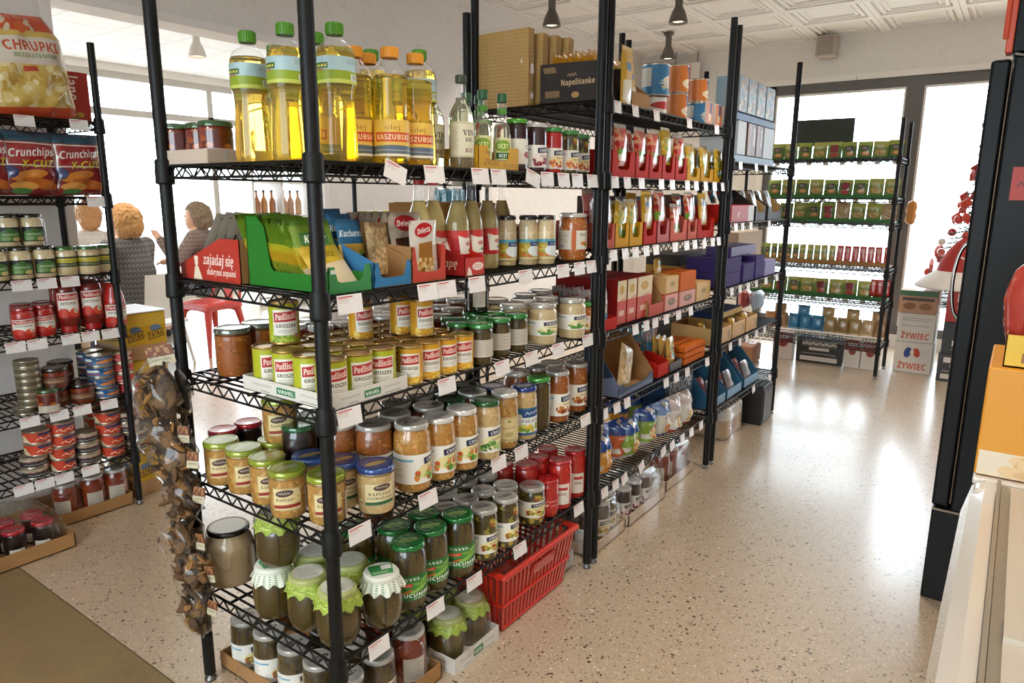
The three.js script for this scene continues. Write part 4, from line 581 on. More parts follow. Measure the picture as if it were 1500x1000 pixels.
const PACK = {
  knorr: print(256, 320, (g, w, h) => { R(g, '#6d8f22', 0, 0, w, 150); R(g, '#4f7a1e', 0, 0, w, 26); R(g, '#2f6a2a', 40, 60, 176, 56); T(g, '#f0f2dc', 'Knorr', 128, 90, 52, { st: 'italic bold' }); R(g, '#c8c02e', 0, 124, w, 36); R(g, '#c9a323', 0, 160, w, 70); dots(g, w, 90, 90, ['#5c7a1e', '#8a9a2c', '#b98a1c', '#d6b84a'], 8, 18, 0, 220); T(g, '#5d5a16', 'BARSZCZ', 128, 190, 34); }, 0.4, foil),
  knorrY: print(256, 320, (g, w, h) => { R(g, '#cfae2c', 0, 0, w, h); R(g, '#7c9a26', 0, 0, w, 80); R(g, '#2f6a2a', 40, 30, 176, 50); T(g, '#f0f2dc', 'Knorr', 128, 56, 46, { st: 'italic bold' }); T(g, '#6a5c14', 'BARSZCZ', 128, 130, 36); PG(g, '#dcc8a2', 0, 200, w, 160, w, h, 0, h); }, 0.4, foil),
  grey: print(192, 256, (g, w, h) => { R(g, '#c9c1b2', 0, 0, w, h); lines(g, '#5d564c', 24, 20, 140, 1, 8, 4); for (let i = 0; i < 4; i++) R(g, '#2e2a26', 40 + i * 34, 36 + i * 16, 10, 22); R(g, '#a39a8c', 60, 80, 4, 160); R(g, '#a39a8c', 130, 80, 4, 160); }, 0.4),
  kuch: print(256, 320, (g, w, h) => { R(g, '#1b5f86', 0, 0, w, 150); R(g, '#174f74', 0, 0, w, 24); T(g, '#e8eef0', 'Kucharek', 128, 88, 52, { st: 'italic bold', f: 'serif', max: 236 }); R(g, '#cfa23a', 0, 150, w, 60); dots(g, w, 110, 80, ['#d0a55a', '#a5743a', '#e0c07a', '#6f8a34'], 10, 22, 0, 200); }, 0.4, foil),
  pasta: print(192, 256, (g, w, h) => { R(g, '#b99a6c', 0, 0, w, h); dots(g, w, h, 160, ['#cdb083', '#a5824f', '#d9c096'], 6, 16); }, 0.4, foil),
  delecta: print(256, 320, (g, w, h) => { R(g, '#cfc6b8', 0, 0, w, h); E(g, '#b01f22', 120, 56, 84, 40, -0.15); T(g, '#f4ead8', 'Delecta', 120, 57, 42, { st: 'italic bold', rot: -0.12, max: 130 }); PG(g, '#a06a2c', 60, 130, 200, 120, 190, 300, 60, 300); dots(g, 150, 100, 70, ['#d8b878', '#c8954a', '#e6d2a0'], 7, 15, 50, 215); R(g, '#b8322a', 0, 296, w, 24); }, 0.2, foil),
  cocoa: print(256, 320, (g, w, h) => { R(g, '#a89a88', 0, 0, w, h); E(g, '#b01f22', 128, 56, 90, 40); T(g, '#f4ead8', 'Delecta', 128, 57, 42, { st: 'italic bold' }); PG(g, '#3c2416', 30, 130, 226, 120, 220, 310, 36, 310); }, 0.2, foil),
  zupa: print(256, 320, (g, w, h) => { R(g, '#d6d2ca', 0, 0, w, h); scr(g, '#b02622', 128, 50, 150, 40); scr(g, '#3a4a66', 128, 110, 150, 30); dots(g, 180, 90, 50, ['#4d5f86', '#7c88a2', '#e8e6e0'], 8, 18, 40, 180); }, 0.35, foil),
  redJelly: print(192, 320, (g, w, h) => { R(g, '#c8402c', 0, 0, w, h); R(g, '#d9d0c4', 0, 0, w, 34); dots(g, w, 140, 26, ['#d86a4a', '#e08a6a', '#b52a20', '#dca07a'], 14, 30, 0, 50); PG(g, '#6f9a34', 0, 200, w, 170, w, 250, 0, 270); R(g, '#e8dccb', 30, 230, 130, 50); }, 0.18, foil),
  yelJelly: print(192, 320, (g, w, h) => { R(g, '#c9a42c', 0, 0, w, h); R(g, '#d9d0b4', 0, 0, w, 30); dots(g, w, 150, 26, ['#d9b84a', '#b58a1c', '#e2cf7a', '#8a9a34'], 14, 30, 0, 50); R(g, '#6f8a34', 0, 230, w, 60); }, 0.18, foil),
  pinkPack: print(192, 320, (g, w, h) => { R(g, '#d07a6e', 0, 0, w, h); R(g, '#d9c6bc', 0, 0, w, 40); scr(g, '#b32824', 96, 100, 90, 44); dots(g, w, 110, 18, ['#c24a3c', '#e2b0a0', '#a52a20'], 14, 30, 0, 170); }, 0.2, foil),
  gold: print(192, 320, (g, w, h) => { R(g, '#d3a32e', 0, 0, w, h); R(g, '#e0bd5c', 0, 0, w, 26); scr(g, '#8a6a1c', 96, 60, 90, 20); R(g, '#4a78a0', 50, 90, 92, 44); PG(g, '#e8dcc0', 20, 190, 172, 180, 172, 300, 20, 300); }, 0.3, foil),
  blueWhite: print(192, 320, (g, w, h) => { R(g, '#b8b2b4', 0, 0, w, h); R(g, '#4b8fb4', 0, 200, w, 120); dots(g, w, 180, 40, ['#c5504a', '#d9b0a0', '#e6e0dc', '#7aa8c0'], 10, 22); }, 0.2, foil),
  teal: print(192, 320, (g, w, h) => { R(g, '#2f7f96', 0, 0, w, h); dots(g, w, h, 50, ['#c8c4b8', '#b5534a', '#4fa2b4', '#245f74'], 10, 26); }, 0.2, foil),
  soup: print(160, 208, (g, w, h) => { R(g, '#55792a', 0, 0, w, h); R(g, '#9aa83c', 0, 0, w, 56); PG(g, '#3b2a26', 40, 50, 120, 50, 120, 104, 40, 104); lines(g, '#d8cfbc', 50, 64, 60, 3, 12, 4); E(g, '#c87a3c', 92, 140, 46, 26); E(g, '#e0b070', 92, 136, 30, 15); R(g, '#2f5f28', 0, 176, w, 32); }, 0.4, foil),
  soupRed: print(160, 208, (g, w, h) => { R(g, '#6d8a34', 0, 0, w, h); R(g, '#a8b04a', 0, 0, w, 50); PG(g, '#8c1f2c', 36, 40, 124, 40, 124, 120, 36, 120); E(g, '#b53a34', 84, 150, 48, 26); R(g, '#2f5f28', 0, 176, w, 32); }, 0.4, foil),
  soupPale: print(160, 208, (g, w, h) => { R(g, '#7d8f3c', 0, 0, w, h); R(g, '#b3b455', 0, 0, w, 70); lines(g, '#e6e0c8', 40, 50, 80, 3, 12, 5); E(g, '#cfa05c', 84, 130, 56, 34); dots(g, 90, 50, 16, ['#c2602e', '#8a9a3c', '#e2c890'], 6, 12, 40, 105); R(g, '#2f6a30', 0, 182, w, 26); }, 0.4, foil),
  stick: print(96, 256, (g, w, h) => { R(g, '#c23a34', 0, 0, w, h); R(g, '#d9a09a', 20, 30, 56, 60); scr(g, '#f0e4da', 48, 150, 90, 22, -1.57); R(g, '#8f1c1c', 0, 224, w, 32); }, 0.35, foil),
};
const gS = [pillow(0.115, 0.165, 0.01), pillow(0.115, 0.165, 0.012, { sd: 3 })], gN = [pillow(0.092, 0.15, 0.02, { sd: 1 }), pillow(0.088, 0.145, 0.022, { sd: 5 })], gK = [pillow(0.08, 0.13, 0.012, { sd: 2 })], gG = [pillow(0.12, 0.18, 0.008, { sd: 2 })];
const card = (c) => mat(c, 0.62, { specularIntensity: 0.35 }), RED = card('#c22315'), GREEN = card('#2a7526'), BLUE = card('#3a78a4'), YEL = card('#d9a11c'), PINK = card('#cf6452'), NAVY = card('#162c4a'), ORANGE = card('#cf6517'), PURPLE = card('#41326e'), TAN = card('#d2a668');
{
  const soupSide = print(512, 192, (g, w, h) => { R(g, '#b5301f', 0, 0, w, h); T(g, '#f0e2d2', 'zajadaj się', 330, 96, 62, { st: 'italic bold', f: 'serif', max: 250 }); T(g, '#f0e2d2', 'dobrymi zupami', 350, 150, 36, { st: 'italic bold', f: 'serif', max: 240 }); PG(g, '#e8d6ba', 110, 190, 130, 130, 160, 130, 190, 190); E(g, '#e8d6ba', 145, 112, 16, 18); R(g, '#efe2cc', 128, 84, 34, 18); }, 0.5);
  const c = carton('red soup carton with white script lettering on its sloping side', 0.03, 0.15, -0.59, H2, { d: 0.265, hb: 0.108, hf: 0.036, m: RED, sm2: soupSide, turn: Math.PI });
  packets(c, { n: 5, geo: gG, m: [PACK.grey], label: '# grey foil soup sachet in the red carton', group: 'grey sachets in the red carton', z: -0.03, step: 0.042, lean: 0.45, roll: 0.1, yaw: 0.25 });
  const kf = print(256, 128, (g, w, h) => { R(g, '#3f8a4e', 0, 0, w, h); R(g, '#dfe6d8', 14, 14, 34, 20); }, 0.5);
  const d = carton('green soup carton wedged against the shelf post', 0.042, 0.168, -0.02, H2, { d: 0.29, hb: 0.165, hf: 0.06, cut: 0.6, cw: 0.36, dip: 0.04, m: GREEN, fm: kf });
  packets(d, { n: 14, geo: gS, m: [PACK.knorr], label: '# green soup sachet from the front in the green carton', group: 'soup sachets in the green carton', z: -0.075, step: 0.0145, lean: 0.42, rise: 0.0012 });
  packets(d, { n: 2, geo: gS, m: [PACK.knorrY], label: '# yellow borscht sachet from the front in the green carton', group: 'yellow sachets in the green carton', z: -0.03, step: 0.02, lean: 0.75 });
  const e = carton('blue seasoning carton with a torn cardboard front', 0.178, 0.3, -0.02, H2, { d: 0.28, hb: 0.13, hf: 0.06, cut: 0.62, cw: 0.4, m: BLUE, sm2: kraft });
  packets(e, { n: 3, geo: gK, m: [PACK.kuch], label: '# blue-topped seasoning sachet from the front in the blue carton', group: 'blue-topped seasoning sachets', z: -0.1, x: -0.028, step: 0.035, lean: 0.2, rise: 0.012, y: 0.03 });
  packets(e, { n: 3, geo: gK, m: [PACK.pasta], label: '# brown noodle sachet from the front beside seasoning sachets', group: 'brown noodle sachets', z: -0.08, step: 0.035, lean: 0.15, x: 0.045, y: 0.02 });
  const f = carton('red baking carton with a wide front opening', 0.305, 0.43, -0.02, H2, { d: 0.27, hb: 0.1, hf: 0.09, cut: 0.72, cw: 0.42, m: mat('#c2402e', 0.5), sm: kraft });
  packets(f, { n: 1, geo: [pillow(0.1, 0.142, 0.014)], m: [PACK.delecta], label: 'clear sachet with red oval logo at the front of the red carton', z: -0.014, lean: 0.05, y: 0.012, cat: 'sachet' });
  packets(f, { n: 6, geo: gS, m: [PACK.cocoa], label: '# cocoa sachet from the front in the red baking carton', group: 'cocoa sachets', z: -0.06, step: 0.028, lean: 0.2, y: 0.01 });
  const zs = print(256, 128, (g, w, h) => { R(g, '#a81e1a', 0, 0, w, h); T(g, '#f0dcc8', 'na zupę', 120, 76, 44, { st: 'italic bold', f: 'serif' }); }, 0.5), zf = print(192, 128, (g, w, h) => { R(g, '#c23a2c', 0, 0, w, h); E(g, '#ecd9cc', 126, 62, 54, 28); lines(g, '#c98a7c', 90, 52, 70, 2, 14, 5); PG(g, '#efe2d0', 20, 120, 34, 60, 60, 84, 70, 122); }, 0.5);
  const q = carton('small red soup carton with white lettering beside the syrup bottles', 0.5, 0.585, -0.012, H2, { d: 0.15, hb: 0.085, hf: 0.05, m: RED, sm: zs, fm: zf });
  packets(q, { n: 2, geo: [pillow(0.078, 0.15, 0.01)], m: [PACK.zupa], label: '# white soup sachet from the front in the small red carton', group: 'white soup sachets', z: -0.05, step: 0.05, lean: 0.55 });
}
{ // yellow carton round the small vinegar bottles
  const m = print(256, 128, (g, w, h) => { R(g, '#cf9c1c', 0, 0, w, h); T(g, '#7a4a14', 'Złość', 80, 86, 44, { st: 'italic' }); lines(g, '#8a6416', 40, 24, 60, 3, 8, 3); T(g, '#a4702a', 'desery', 200, 96, 32, { st: 'italic' }); }, 0.5);
  carton('yellow vinegar carton with a round cut-out on the top shelf', 0.555, 0.74, -0.008, H1, { d: 0.14, hb: 0.055, hf: 0.062, cut: 0.6, cw: 0.28, m, fm: m });
  const c = carton('red jelly carton at the end of the top jar shelf', 1.07, 1.18, -0.1, H1, { d: 0.25, hb: 0.1, hf: 0.085, m: RED });
  packets(c, { n: 6, geo: gS, m: [PACK.redJelly], label: '# red sachet from the front in the end carton', group: 'red sachets at the jar shelf end', z: -0.03, step: 0.03, lean: 0.15, roll: -0.25 });
}
{ // brown cardboard boxes at the back of the second shelf
  const m = print(256, 192, (g, w, h) => { R(g, '#a5763c', 0, 0, w, h); for (let x = 0; x < w; x += 9) R(g, '#9a6b33', x, 0, 2, h); T(g, '#4a3620', 'szynki', 110, 120, 46, { st: 'bold' }); }, 0.8);
  const t = thing('cardboard_box', 'brown cardboard box lettered in black behind the mustard jars', 'box', [0.93, H2, -0.46]); part('box_body', rbox(0.34, 0.19, 0.2, 0.003, 0, 0.096, 0), m, t); part('flap', gbox(0.34, 0.003, 0.09, 0, 0.192, -0.03), kraft, t);
  const u = thing('cardboard_box', 'dark red box behind the chopped carrot jar', 'box', [1.12, H2, -0.3]); part('box_body', rbox(0.13, 0.11, 0.16, 0.003, 0, 0.056, 0), mat('#7d1518', 0.5), u); part('flap', gbox(0.13, 0.003, 0.06, 0, 0.113, -0.03).rotateX(0), mat('#c79b2c', 0.5), u);
}

// ---------- dried mushrooms hanging on the corner post ----------
{
  const mush = print(256, 256, (g, w, h) => { R(g, '#2e2015', 0, 0, w, h); dots(g, w, h, 240, ['#4a3420', '#5d4428', '#38281a', '#6e5230', '#2a1d12', '#80603a'], 6, 20); }, 0.7);
  const tagM = print(128, 96, (g, w, h) => { R(g, '#6d3a22', 0, 0, w, h); R(g, '#c9bda0', 0, 52, w, 44); dots(g, w, 40, 12, ['#8a5a34', '#a3764a'], 8, 14); scr(g, '#3c5a2c', 64, 70, 90, 14); }, 0.4);
  const slice = []; for (let s = 0; s < 3; s++) { const g = new THREE.SphereGeometry(1, 8, 6), p = g.attributes.position; for (let i = 0; i < p.count; i++) { const n = 1 + 0.5 * noise.noise(p.getX(i) * 1.8 + s * 9, p.getY(i) * 1.8, p.getZ(i) * 1.8); p.setXYZ(i, p.getX(i) * n, p.getY(i) * n, p.getZ(i) * n); } g.computeVertexNormals(); slice.push(g); }
  const sm = [mat('#4a3119', 0.75), mat('#6d4a26', 0.75), mat('#2f2014', 0.75), mat('#94682f', 0.7), mat('#5a3d20', 0.75)];
  const spots = [[238, 580, 0.085, 0.19], [240, 634, 0.08, 0.14], [256, 672, 0.07, 0.15], [268, 724, 0.06, 0.13], [268, 790, 0.068, 0.15], [284, 838, 0.06, 0.13], [290, 888, 0.054, 0.14]];
  spots.forEach(([px, py, r, hh], k) => {
    const c = onX(px, py, -0.055), t = thing('dried_mushroom_bag', ['topmost clear bag of dried mushrooms, with a printed header, on the corner post', nth('# bag of dried mushrooms from the top on the corner post', k), 'lowest clear bag of dried mushrooms hanging on the corner post'][k === 0 ? 0 : k === 6 ? 2 : 1], 'bag', [c.x, c.y, c.z], 0, 'bags of dried mushrooms');
    const parts = []; for (let i = 0; i < 46; i++) { const a = rnd() * 6.28, u = rr(-1, 1), q = Math.sqrt(Math.max(0, 1 - u * u)) * (0.55 + 0.4 * rnd()), s = rr(0.011, 0.026); const g = slice[i % 3].clone().scale(s, s * rr(0.35, 0.7), s * rr(0.15, 0.35)); g.rotateX(rnd() * 6).rotateY(rnd() * 6).rotateZ(rnd() * 6); g.translate(Math.cos(a) * r * q * 0.62, u * hh * 0.44 - 0.005, Math.sin(a) * r * q * 0.92); parts.push(g); }
    for (let m = 0; m < 5; m++) { const p = part('mushroom_slices', parts.filter((g, i) => i % 5 === m), sm[m], t); p.userData.kind = 'stuff'; }
    part('mushroom_mass', slice[k % 3].clone().scale(r * 0.45, hh * 0.4, r * 0.62), mush, t);
    const b = new THREE.SphereGeometry(1, 20, 14), p = b.attributes.position; for (let i = 0; i < p.count; i++) { const x = p.getX(i), y = p.getY(i), z = p.getZ(i), n = 1 + 0.22 * noise.noise(x * 3 + k, y * 4, z * 3) + 0.08 * noise.noise(x * 9, y * 7 + k, z * 9), pin = y > 0.6 ? 1 - (y - 0.6) * 0.9 : 1; p.setXYZ(i, x * r * 0.78 * n * pin, y * hh * 0.56 * n, z * r * 1.02 * n * pin); }
    b.computeVertexNormals(); part('bag_film', b, film, t);
    part('header_tag', gbox(k ? 0.03 : 0.075, k ? 0.045 : 0.05, 0.0015), tagM, t, [0.01, k ? 0.01 : hh * 0.56, k ? r * 1.0 : -0.01], [0, -1.2 + rr(-0.3, 0.3), rr(-0.2, 0.2)]);
  });
}

// ---------- on the floor under the jar shelves ----------
function wrap(w, h, d, sd) { // shrink film drawn over a tray of jars
  const g = new THREE.SphereGeometry(1, 28, 16, 0, Math.PI * 2, 0, Math.PI / 2), p = g.attributes.position, sg = (v, e) => Math.sign(v) * Math.pow(Math.abs(v), e);
  for (let i = 0; i < p.count; i++) { const x = p.getX(i), y = p.getY(i), z = p.getZ(i), n = 1 + 0.06 * noise.noise(x * 4 + sd, y * 4, z * 4) + 0.03 * noise.noise(x * 11, y * 9 + sd, z * 11); p.setXYZ(i, sg(x, 0.45) * w / 2 * n, sg(y, 0.4) * h * n, sg(z, 0.45) * d / 2 * n); }
  g.computeVertexNormals(); return g;
}
function wrappedTray(label, x0, x1, z0, z1, m, o = {}) {
  const t = thing('shrink_wrapped_tray', label, 'tray', [(x0 + x1) / 2, 0.001, (z0 + z1) / 2]), w = x1 - x0, d = z1 - z0, hh = o.hh ?? 0.05; part('base', gbox(w, 0.004, d, 0, 0.002, 0), m, t);
  for (const [a, b, x, z] of [[w, 0.004, 0, d / 2 - 0.002], [w, 0.004, 0, -d / 2 + 0.002], [0.004, d, w / 2 - 0.002, 0], [0.004, d, -w / 2 + 0.002, 0]]) part('side', gbox(a, hh, b, x, hh / 2, z), m, t);
  part('shrink_film', wrap(w + 0.012, (o.fh ?? 0.19), d + 0.012, x0 * 7), film, t, [0, 0.004, 0]);
}
wrappedTray('shrink-wrapped tray of jars on the floor below the lime-frilled pickles', 0.05, 0.4, -0.6, -0.03, kraft);
batch('trayCrac', 'jar in the shrink-wrapped tray below the lime-frilled pickles', 'jars in the floor tray at the shelf end', 0.006).g([0.1, -0.53], [0.1, -0.42], [0.1, -0.31], [0.1, -0.2], [0.1, -0.09], [0.21, -0.31], [0.21, -0.2], [0.21, -0.09]);
batch('traySauce', 'rust-coloured jar with printed silver lid in the floor tray', 'rust-coloured jars in the floor tray', 0.006, [0.1, 0.3]).g([0.34, -0.1], [0.34, -0.22]);
batch('frillLime', 'lime-frilled jar in the white tray beside the red basket', 'lime-frilled jars in the white floor tray', 0.005).g([0.49, -0.08], [0.49, -0.2], [0.59, -0.08], [0.59, -0.2]);
{ const p = part('shrink_film', wrap(0.22, 0.185, 0.3, 3), film, scene.children.find((o) => o.userData.label?.startsWith('white cardboard tray of lime-frilled'))); }
{ // red shopping basket pushed under the shelf
  const t = thing('shopping_basket', 'red plastic shopping basket with slotted sides on the floor', 'basket', [0.868, 0.002, -0.145], 0), m = mat('#c62a17', 0.35, { clearcoat: 0.4 }), hh = 0.216;
  const W0 = 0.18, W1 = 0.214, D0 = 0.125, D1 = 0.155; // half sizes at the floor and at the rim
  part('base', rbox(W0 * 2, 0.008, D0 * 2, 0.003, 0, 0.004, 0), m, t);
  const rim = (a, b, y, r, name, mm) => part(name, [rod([-a, y, b], [a, y, b], r, 8), rod([-a, y, -b], [a, y, -b], r, 8), rod([-a, y, -b], [-a, y, b], r, 8), rod([a, y, -b], [a, y, b], r, 8), ...[[a, b], [-a, b], [a, -b], [-a, -b]].map(([x, z]) => new THREE.SphereGeometry(r, 10, 8).translate(x, y, z))], mm ?? m, t);
  rim(W1 + 0.006, D1 + 0.006, hh, 0.011, 'rim'); rim(W0 + 0.02, D0 + 0.018, 0.1, 0.005, 'band'); rim(W0, D0, 0.008, 0.006, 'foot_band');
  const slat = (a, b) => { const A = V(...a), B = V(...b), g = new THREE.BoxGeometry(0.011, A.distanceTo(B), 0.004); return [g, A, B]; };
  const put = (a, b, ry) => { const [g, A, B] = slat(a, b), o = part('slat', g, m, t); o.position.copy(A).add(B).multiplyScalar(0.5); o.quaternion.setFromUnitVectors(V(0, 1, 0), B.sub(A).normalize()).multiply(new THREE.Quaternion().setFromAxisAngle(V(0, 1, 0), ry)); };
  for (let i = 0; i <= 18; i++) { const u = -1 + i / 9; for (const s of [1, -1]) put([u * W0, 0.008, s * D0], [u * W1, hh, s * D1], 0); }
  for (let i = 1; i < 12; i++) { const u = -1 + i / 6; for (const s of [1, -1]) put([s * W0, 0.008, u * D0], [s * W1, hh, u * D1], Math.PI / 2); }
  const plate = print(192, 64, (g, w, h) => { R(g, '#c8321f', 0, 0, w, h); scr(g, '#e8b0a0', 96, 20, 130, 18); g.strokeStyle = '#e8c0b4'; g.lineWidth = 4; g.strokeRect(16, 36, 160, 18); }, 0.4);
  part('logo_plate', gbox(0.13, 0.04, 0.003), plate, t, [0.02, 0.165, D1 - 0.002], [0.17, 0, 0]);
  part('handle', tube([[-W1, hh + 0.008, 0.02], [-W1 * 0.98, hh - 0.012, D1 - 0.03], [-0.1, hh - 0.02, D1 - 0.022], [0.1, hh - 0.02, D1 - 0.022], [W1 * 0.98, hh - 0.012, D1 - 0.03], [W1, hh + 0.008, 0.02]], 0.008, 40, 8), black, t);
  part('handle', tube([[-W1, hh + 0.008, -0.02], [-W1 * 0.98, hh - 0.012, -D1 + 0.03], [0, hh - 0.02, -D1 + 0.022], [W1 * 0.98, hh - 0.012, -D1 + 0.03], [W1, hh + 0.008, -0.02]], 0.008, 40, 8), black, t);
}

// ---------- shelving unit of sachets, sweets and pasta ----------
const [B0, B1, B2, B3, B4, B5] = S2;
const xAt = (px, z = -0.02) => onZ(px, 300, z).x;
function tub(label, px0, px1, y, hh, d, m, o = {}) { // closed box given by the columns of its front
  const x0 = xAt(px0, o.z), x1 = xAt(px1, o.z), t = thing(o.name ?? 'cardboard_box', label, o.cat ?? 'box', [(x0 + x1) / 2, y + (o.dy ?? 0), (o.z ?? -0.02)], o.turn ?? 0, o.group);
  part('box_body', rbox(x1 - x0 - 0.002, hh, d, 0.0025, 0, hh / 2, -d / 2), m, t); part('lid_flap', gbox(x1 - x0 - 0.006, 0.0016, d * 0.5, 0, hh + 0.0008, -d * 0.72), o.fm ?? m, t); if (o.front) part('front_print', gbox(x1 - x0 - 0.006, hh - 0.006, 0.001, 0, hh / 2, 0.0008), o.front, t); return t;
}
function tin(label, x, z, y, r, hh, m, o = {}) { const t = thing('snack_tin', label, 'tin', [x, y, z], faceCam(x, z) + (o.t ?? 0), o.group); part('tin_body', lathe([[0, 0.001], [r, 0], [r, 0.003], [r - 0.002, 0.005], [r - 0.002, hh - 0.006], [r, hh - 0.004], [r, hh], [0, hh - 0.002]], 24), tinM, t); part('label', new THREE.CylinderGeometry(r - 0.0006, r - 0.0006, hh - 0.012, 28, 1, true, -2, 6.283).translate(0, hh / 2, 0), m, t); }
{ // top: wafer sheets, wafers, tins
  const waf = print(128, 128, (g, w, h) => { R(g, '#c29a5c', 0, 0, w, h); for (let i = 0; i < 128; i += 6) { R(g, '#b28a4c', i, 0, 1.6, h); R(g, '#cfa96c', 0, i, w, 1.4); } }, 0.8);
  for (const [x, z, lean, k] of [[1.275, -0.46, 0, 0], [1.33, -0.44, 0.04, 1], [1.375, -0.42, 0.1, 2], [1.425, -0.4, 0.12, 3]]) { const t = thing('wafer_sheet_pack', ['wafer sheet pack in clear film standing at the end of the top shelf', nth('# wafer sheet pack behind the end pack', k - 1)][k ? 1 : 0], 'wafers', [x, B0, z], 0, k ? 'leaning wafer sheet packs' : undefined); t.rotation.z = -lean; part('wafer_block', rbox(0.038, k ? 0.25 : 0.27, 0.26, 0.003, 0, 0.137, 0), waf, t); part('film', pillow(0.28, 0.29, 0.046, { sd: k, wr: 0.3 }).rotateY(Math.PI / 2), film, t); }
  const nap = print(512, 320, (g, w, h) => { R(g, '#2a201b', 0, 0, w, h); T(g, '#d8b98c', 'Napolitanke', 340, 160, 62, { max: 300 }); scr(g, '#c9a878', 290, 100, 80, 34); for (let i = 0; i < 6; i++) { R(g, '#c29a64', 26 + i * 3, 30 + i * 8, 110, 4); R(g, '#c29a64', 50, 220 + i * 9, 130, 4); } E(g, '#b98f58', 320, 260, 34, 24); }, 0.5);
  const c = carton('dark brown wafer carton with gold lettering on the top shelf', 1.25, 1.45, -0.04, B0, { d: 0.235, hb: 0.135, hf: 0.13, m: mat('#2a201b', 0.5), sm: nap, cut: 0.6, cw: 0.4 });
  packets(c, { n: 8, geo: [pillow(0.1, 0.165, 0.018), pillow(0.1, 0.17, 0.02, { sd: 4 })], m: [mat('#d59a24', 0.35, foil)], label: '# golden wafer packet from the front in the dark brown carton', group: 'golden wafer packets', z: -0.04, step: 0.024, lean: 0.05, y: 0.012, name: 'wafer_packet', cat: 'packet' });
  const g1 = carton('brown cardboard carton of yellow packets next to the blue tin', 1.47, 1.62, -0.02, B0, { d: 0.22, hb: 0.16, hf: 0.055, m: kraft });
  packets(g1, { n: 4, geo: [pillow(0.085, 0.175, 0.02)], m: [PACK.gold], label: '# yellow snack packet from the front in the brown carton', group: 'yellow snack packets', z: -0.03, step: 0.04, lean: 0.15, x: -0.01, name: 'snack_packet', cat: 'packet' });
  packets(g1, { n: 1, geo: [pillow(0.085, 0.195, 0.02)], m: [PACK.gold], label: 'tall yellow snack packet beside the shelf post', z: 0.0, x: -0.12, lean: 0.02, name: 'snack_packet', cat: 'packet' });
  const blueT = print(256, 192, (g, w, h) => { R(g, '#2f6f96', 0, 0, w, h); R(g, '#c9c2b4', 20, 20, 50, 120); E(g, '#d9cdb6', 150, 110, 46, 46); E(g, '#b5473a', 170, 66, 24, 20); dots(g, 100, 70, 20, ['#d9b884', '#8ab0c4'], 5, 10, 100, 90); }), orT = print(256, 192, (g, w, h) => { R(g, '#c9702a', 0, 0, w, h); PG(g, '#34406c', 120, 0, 220, 0, 200, 100, 140, 130); E(g, '#e2cfae', 140, 130, 40, 36); T(g, '#8c3a1c', 'A', 140, 132, 40); }), whT = print(256, 96, (g, w, h) => { R(g, '#ddd6cc', 0, 0, w, h); E(g, '#b5302c', 128, 44, 60, 22); });
  const xa = xAt(955, -0.08), xb = xAt(984, -0.08), xc = xAt(1010, -0.08);
  tin('low white tin with a red oval carrying the blue tin', xa, -0.09, B0, 0.05, 0.075, whT); tin('big blue snack tin standing on a white tin', xa, -0.09, B0 + 0.0755, 0.055, 0.125, blueT);
  tin('orange tin at the bottom of the tall pair', xb, -0.08, B0, 0.045, 0.11, orT); tin('orange tin on top of another orange tin', xb, -0.08, B0 + 0.1105, 0.045, 0.115, orT);
  tin('blue tin with a bowl picture under an orange tin', xc, -0.07, B0, 0.048, 0.095, blueT); tin('orange tin on top of a blue tin', xc, -0.07, B0 + 0.0955, 0.045, 0.1, orT);
  for (let k = 0; k < 3; k++) { const t = tub('small orange snack box at the end of the top shelf', 1026 + k * 13, 1036 + k * 13, B0, 0.1, 0.04, cardWhite, { group: 'small orange snack boxes', front: orT }); }
}
{ // jelly cartons
  const cut = { cut: 0.7, cw: 0.3, hf: 0.1, hb: 0.1, d: 0.2 };
  [[895, 928, RED, 0], [929, 948, RED, 1], [949, 967, RED, 1], [968, 986, RED, 1], [987, 1003, RED, 1]].forEach(([a, b, m, k], i) => { const c = carton(['red jelly carton with dark fruit packets', 'red jelly carton with a round front opening'][k], xAt(a), xAt(b), -0.02, B1, { ...cut, m, hf: 0.095 }, k ? 'red jelly cartons' : undefined); packets(c, { n: 2, geo: gN, m: [i === 3 ? PACK.yelJelly : PACK.redJelly], label: i === 3 ? 'tall yellow jelly packet among the red ones' : 'shiny red jelly packet in a red carton', group: i === 3 ? 'yellow packets among the red' : 'shiny red jelly packets', z: -0.012, step: 0.05, y: i === 3 ? 0.06 : 0.04, lean: 0.08, name: 'jelly_packet', cat: 'packet' }); });
  [[1004, 1023], [1024, 1042], [1043, 1063]].forEach(([a, b]) => { const c = carton('yellow pudding carton with a scalloped front', xAt(a), xAt(b), -0.02, B1, { ...cut, hf: 0.06, hb: 0.06, m: YEL }, 'yellow pudding cartons'); packets(c, { n: 3, geo: gN, m: [PACK.yelJelly], label: 'shiny yellow pudding packet in a yellow carton', group: 'shiny yellow pudding packets', z: -0.012, step: 0.04, y: 0.015, lean: 0.12, name: 'pudding_packet', cat: 'packet' }); });
  tub('black tray of dark sweets at the back of the jelly shelf', 905, 985, B1, 0.1, 0.2, mat('#1c1a16', 0.4), { z: -0.33 });
}
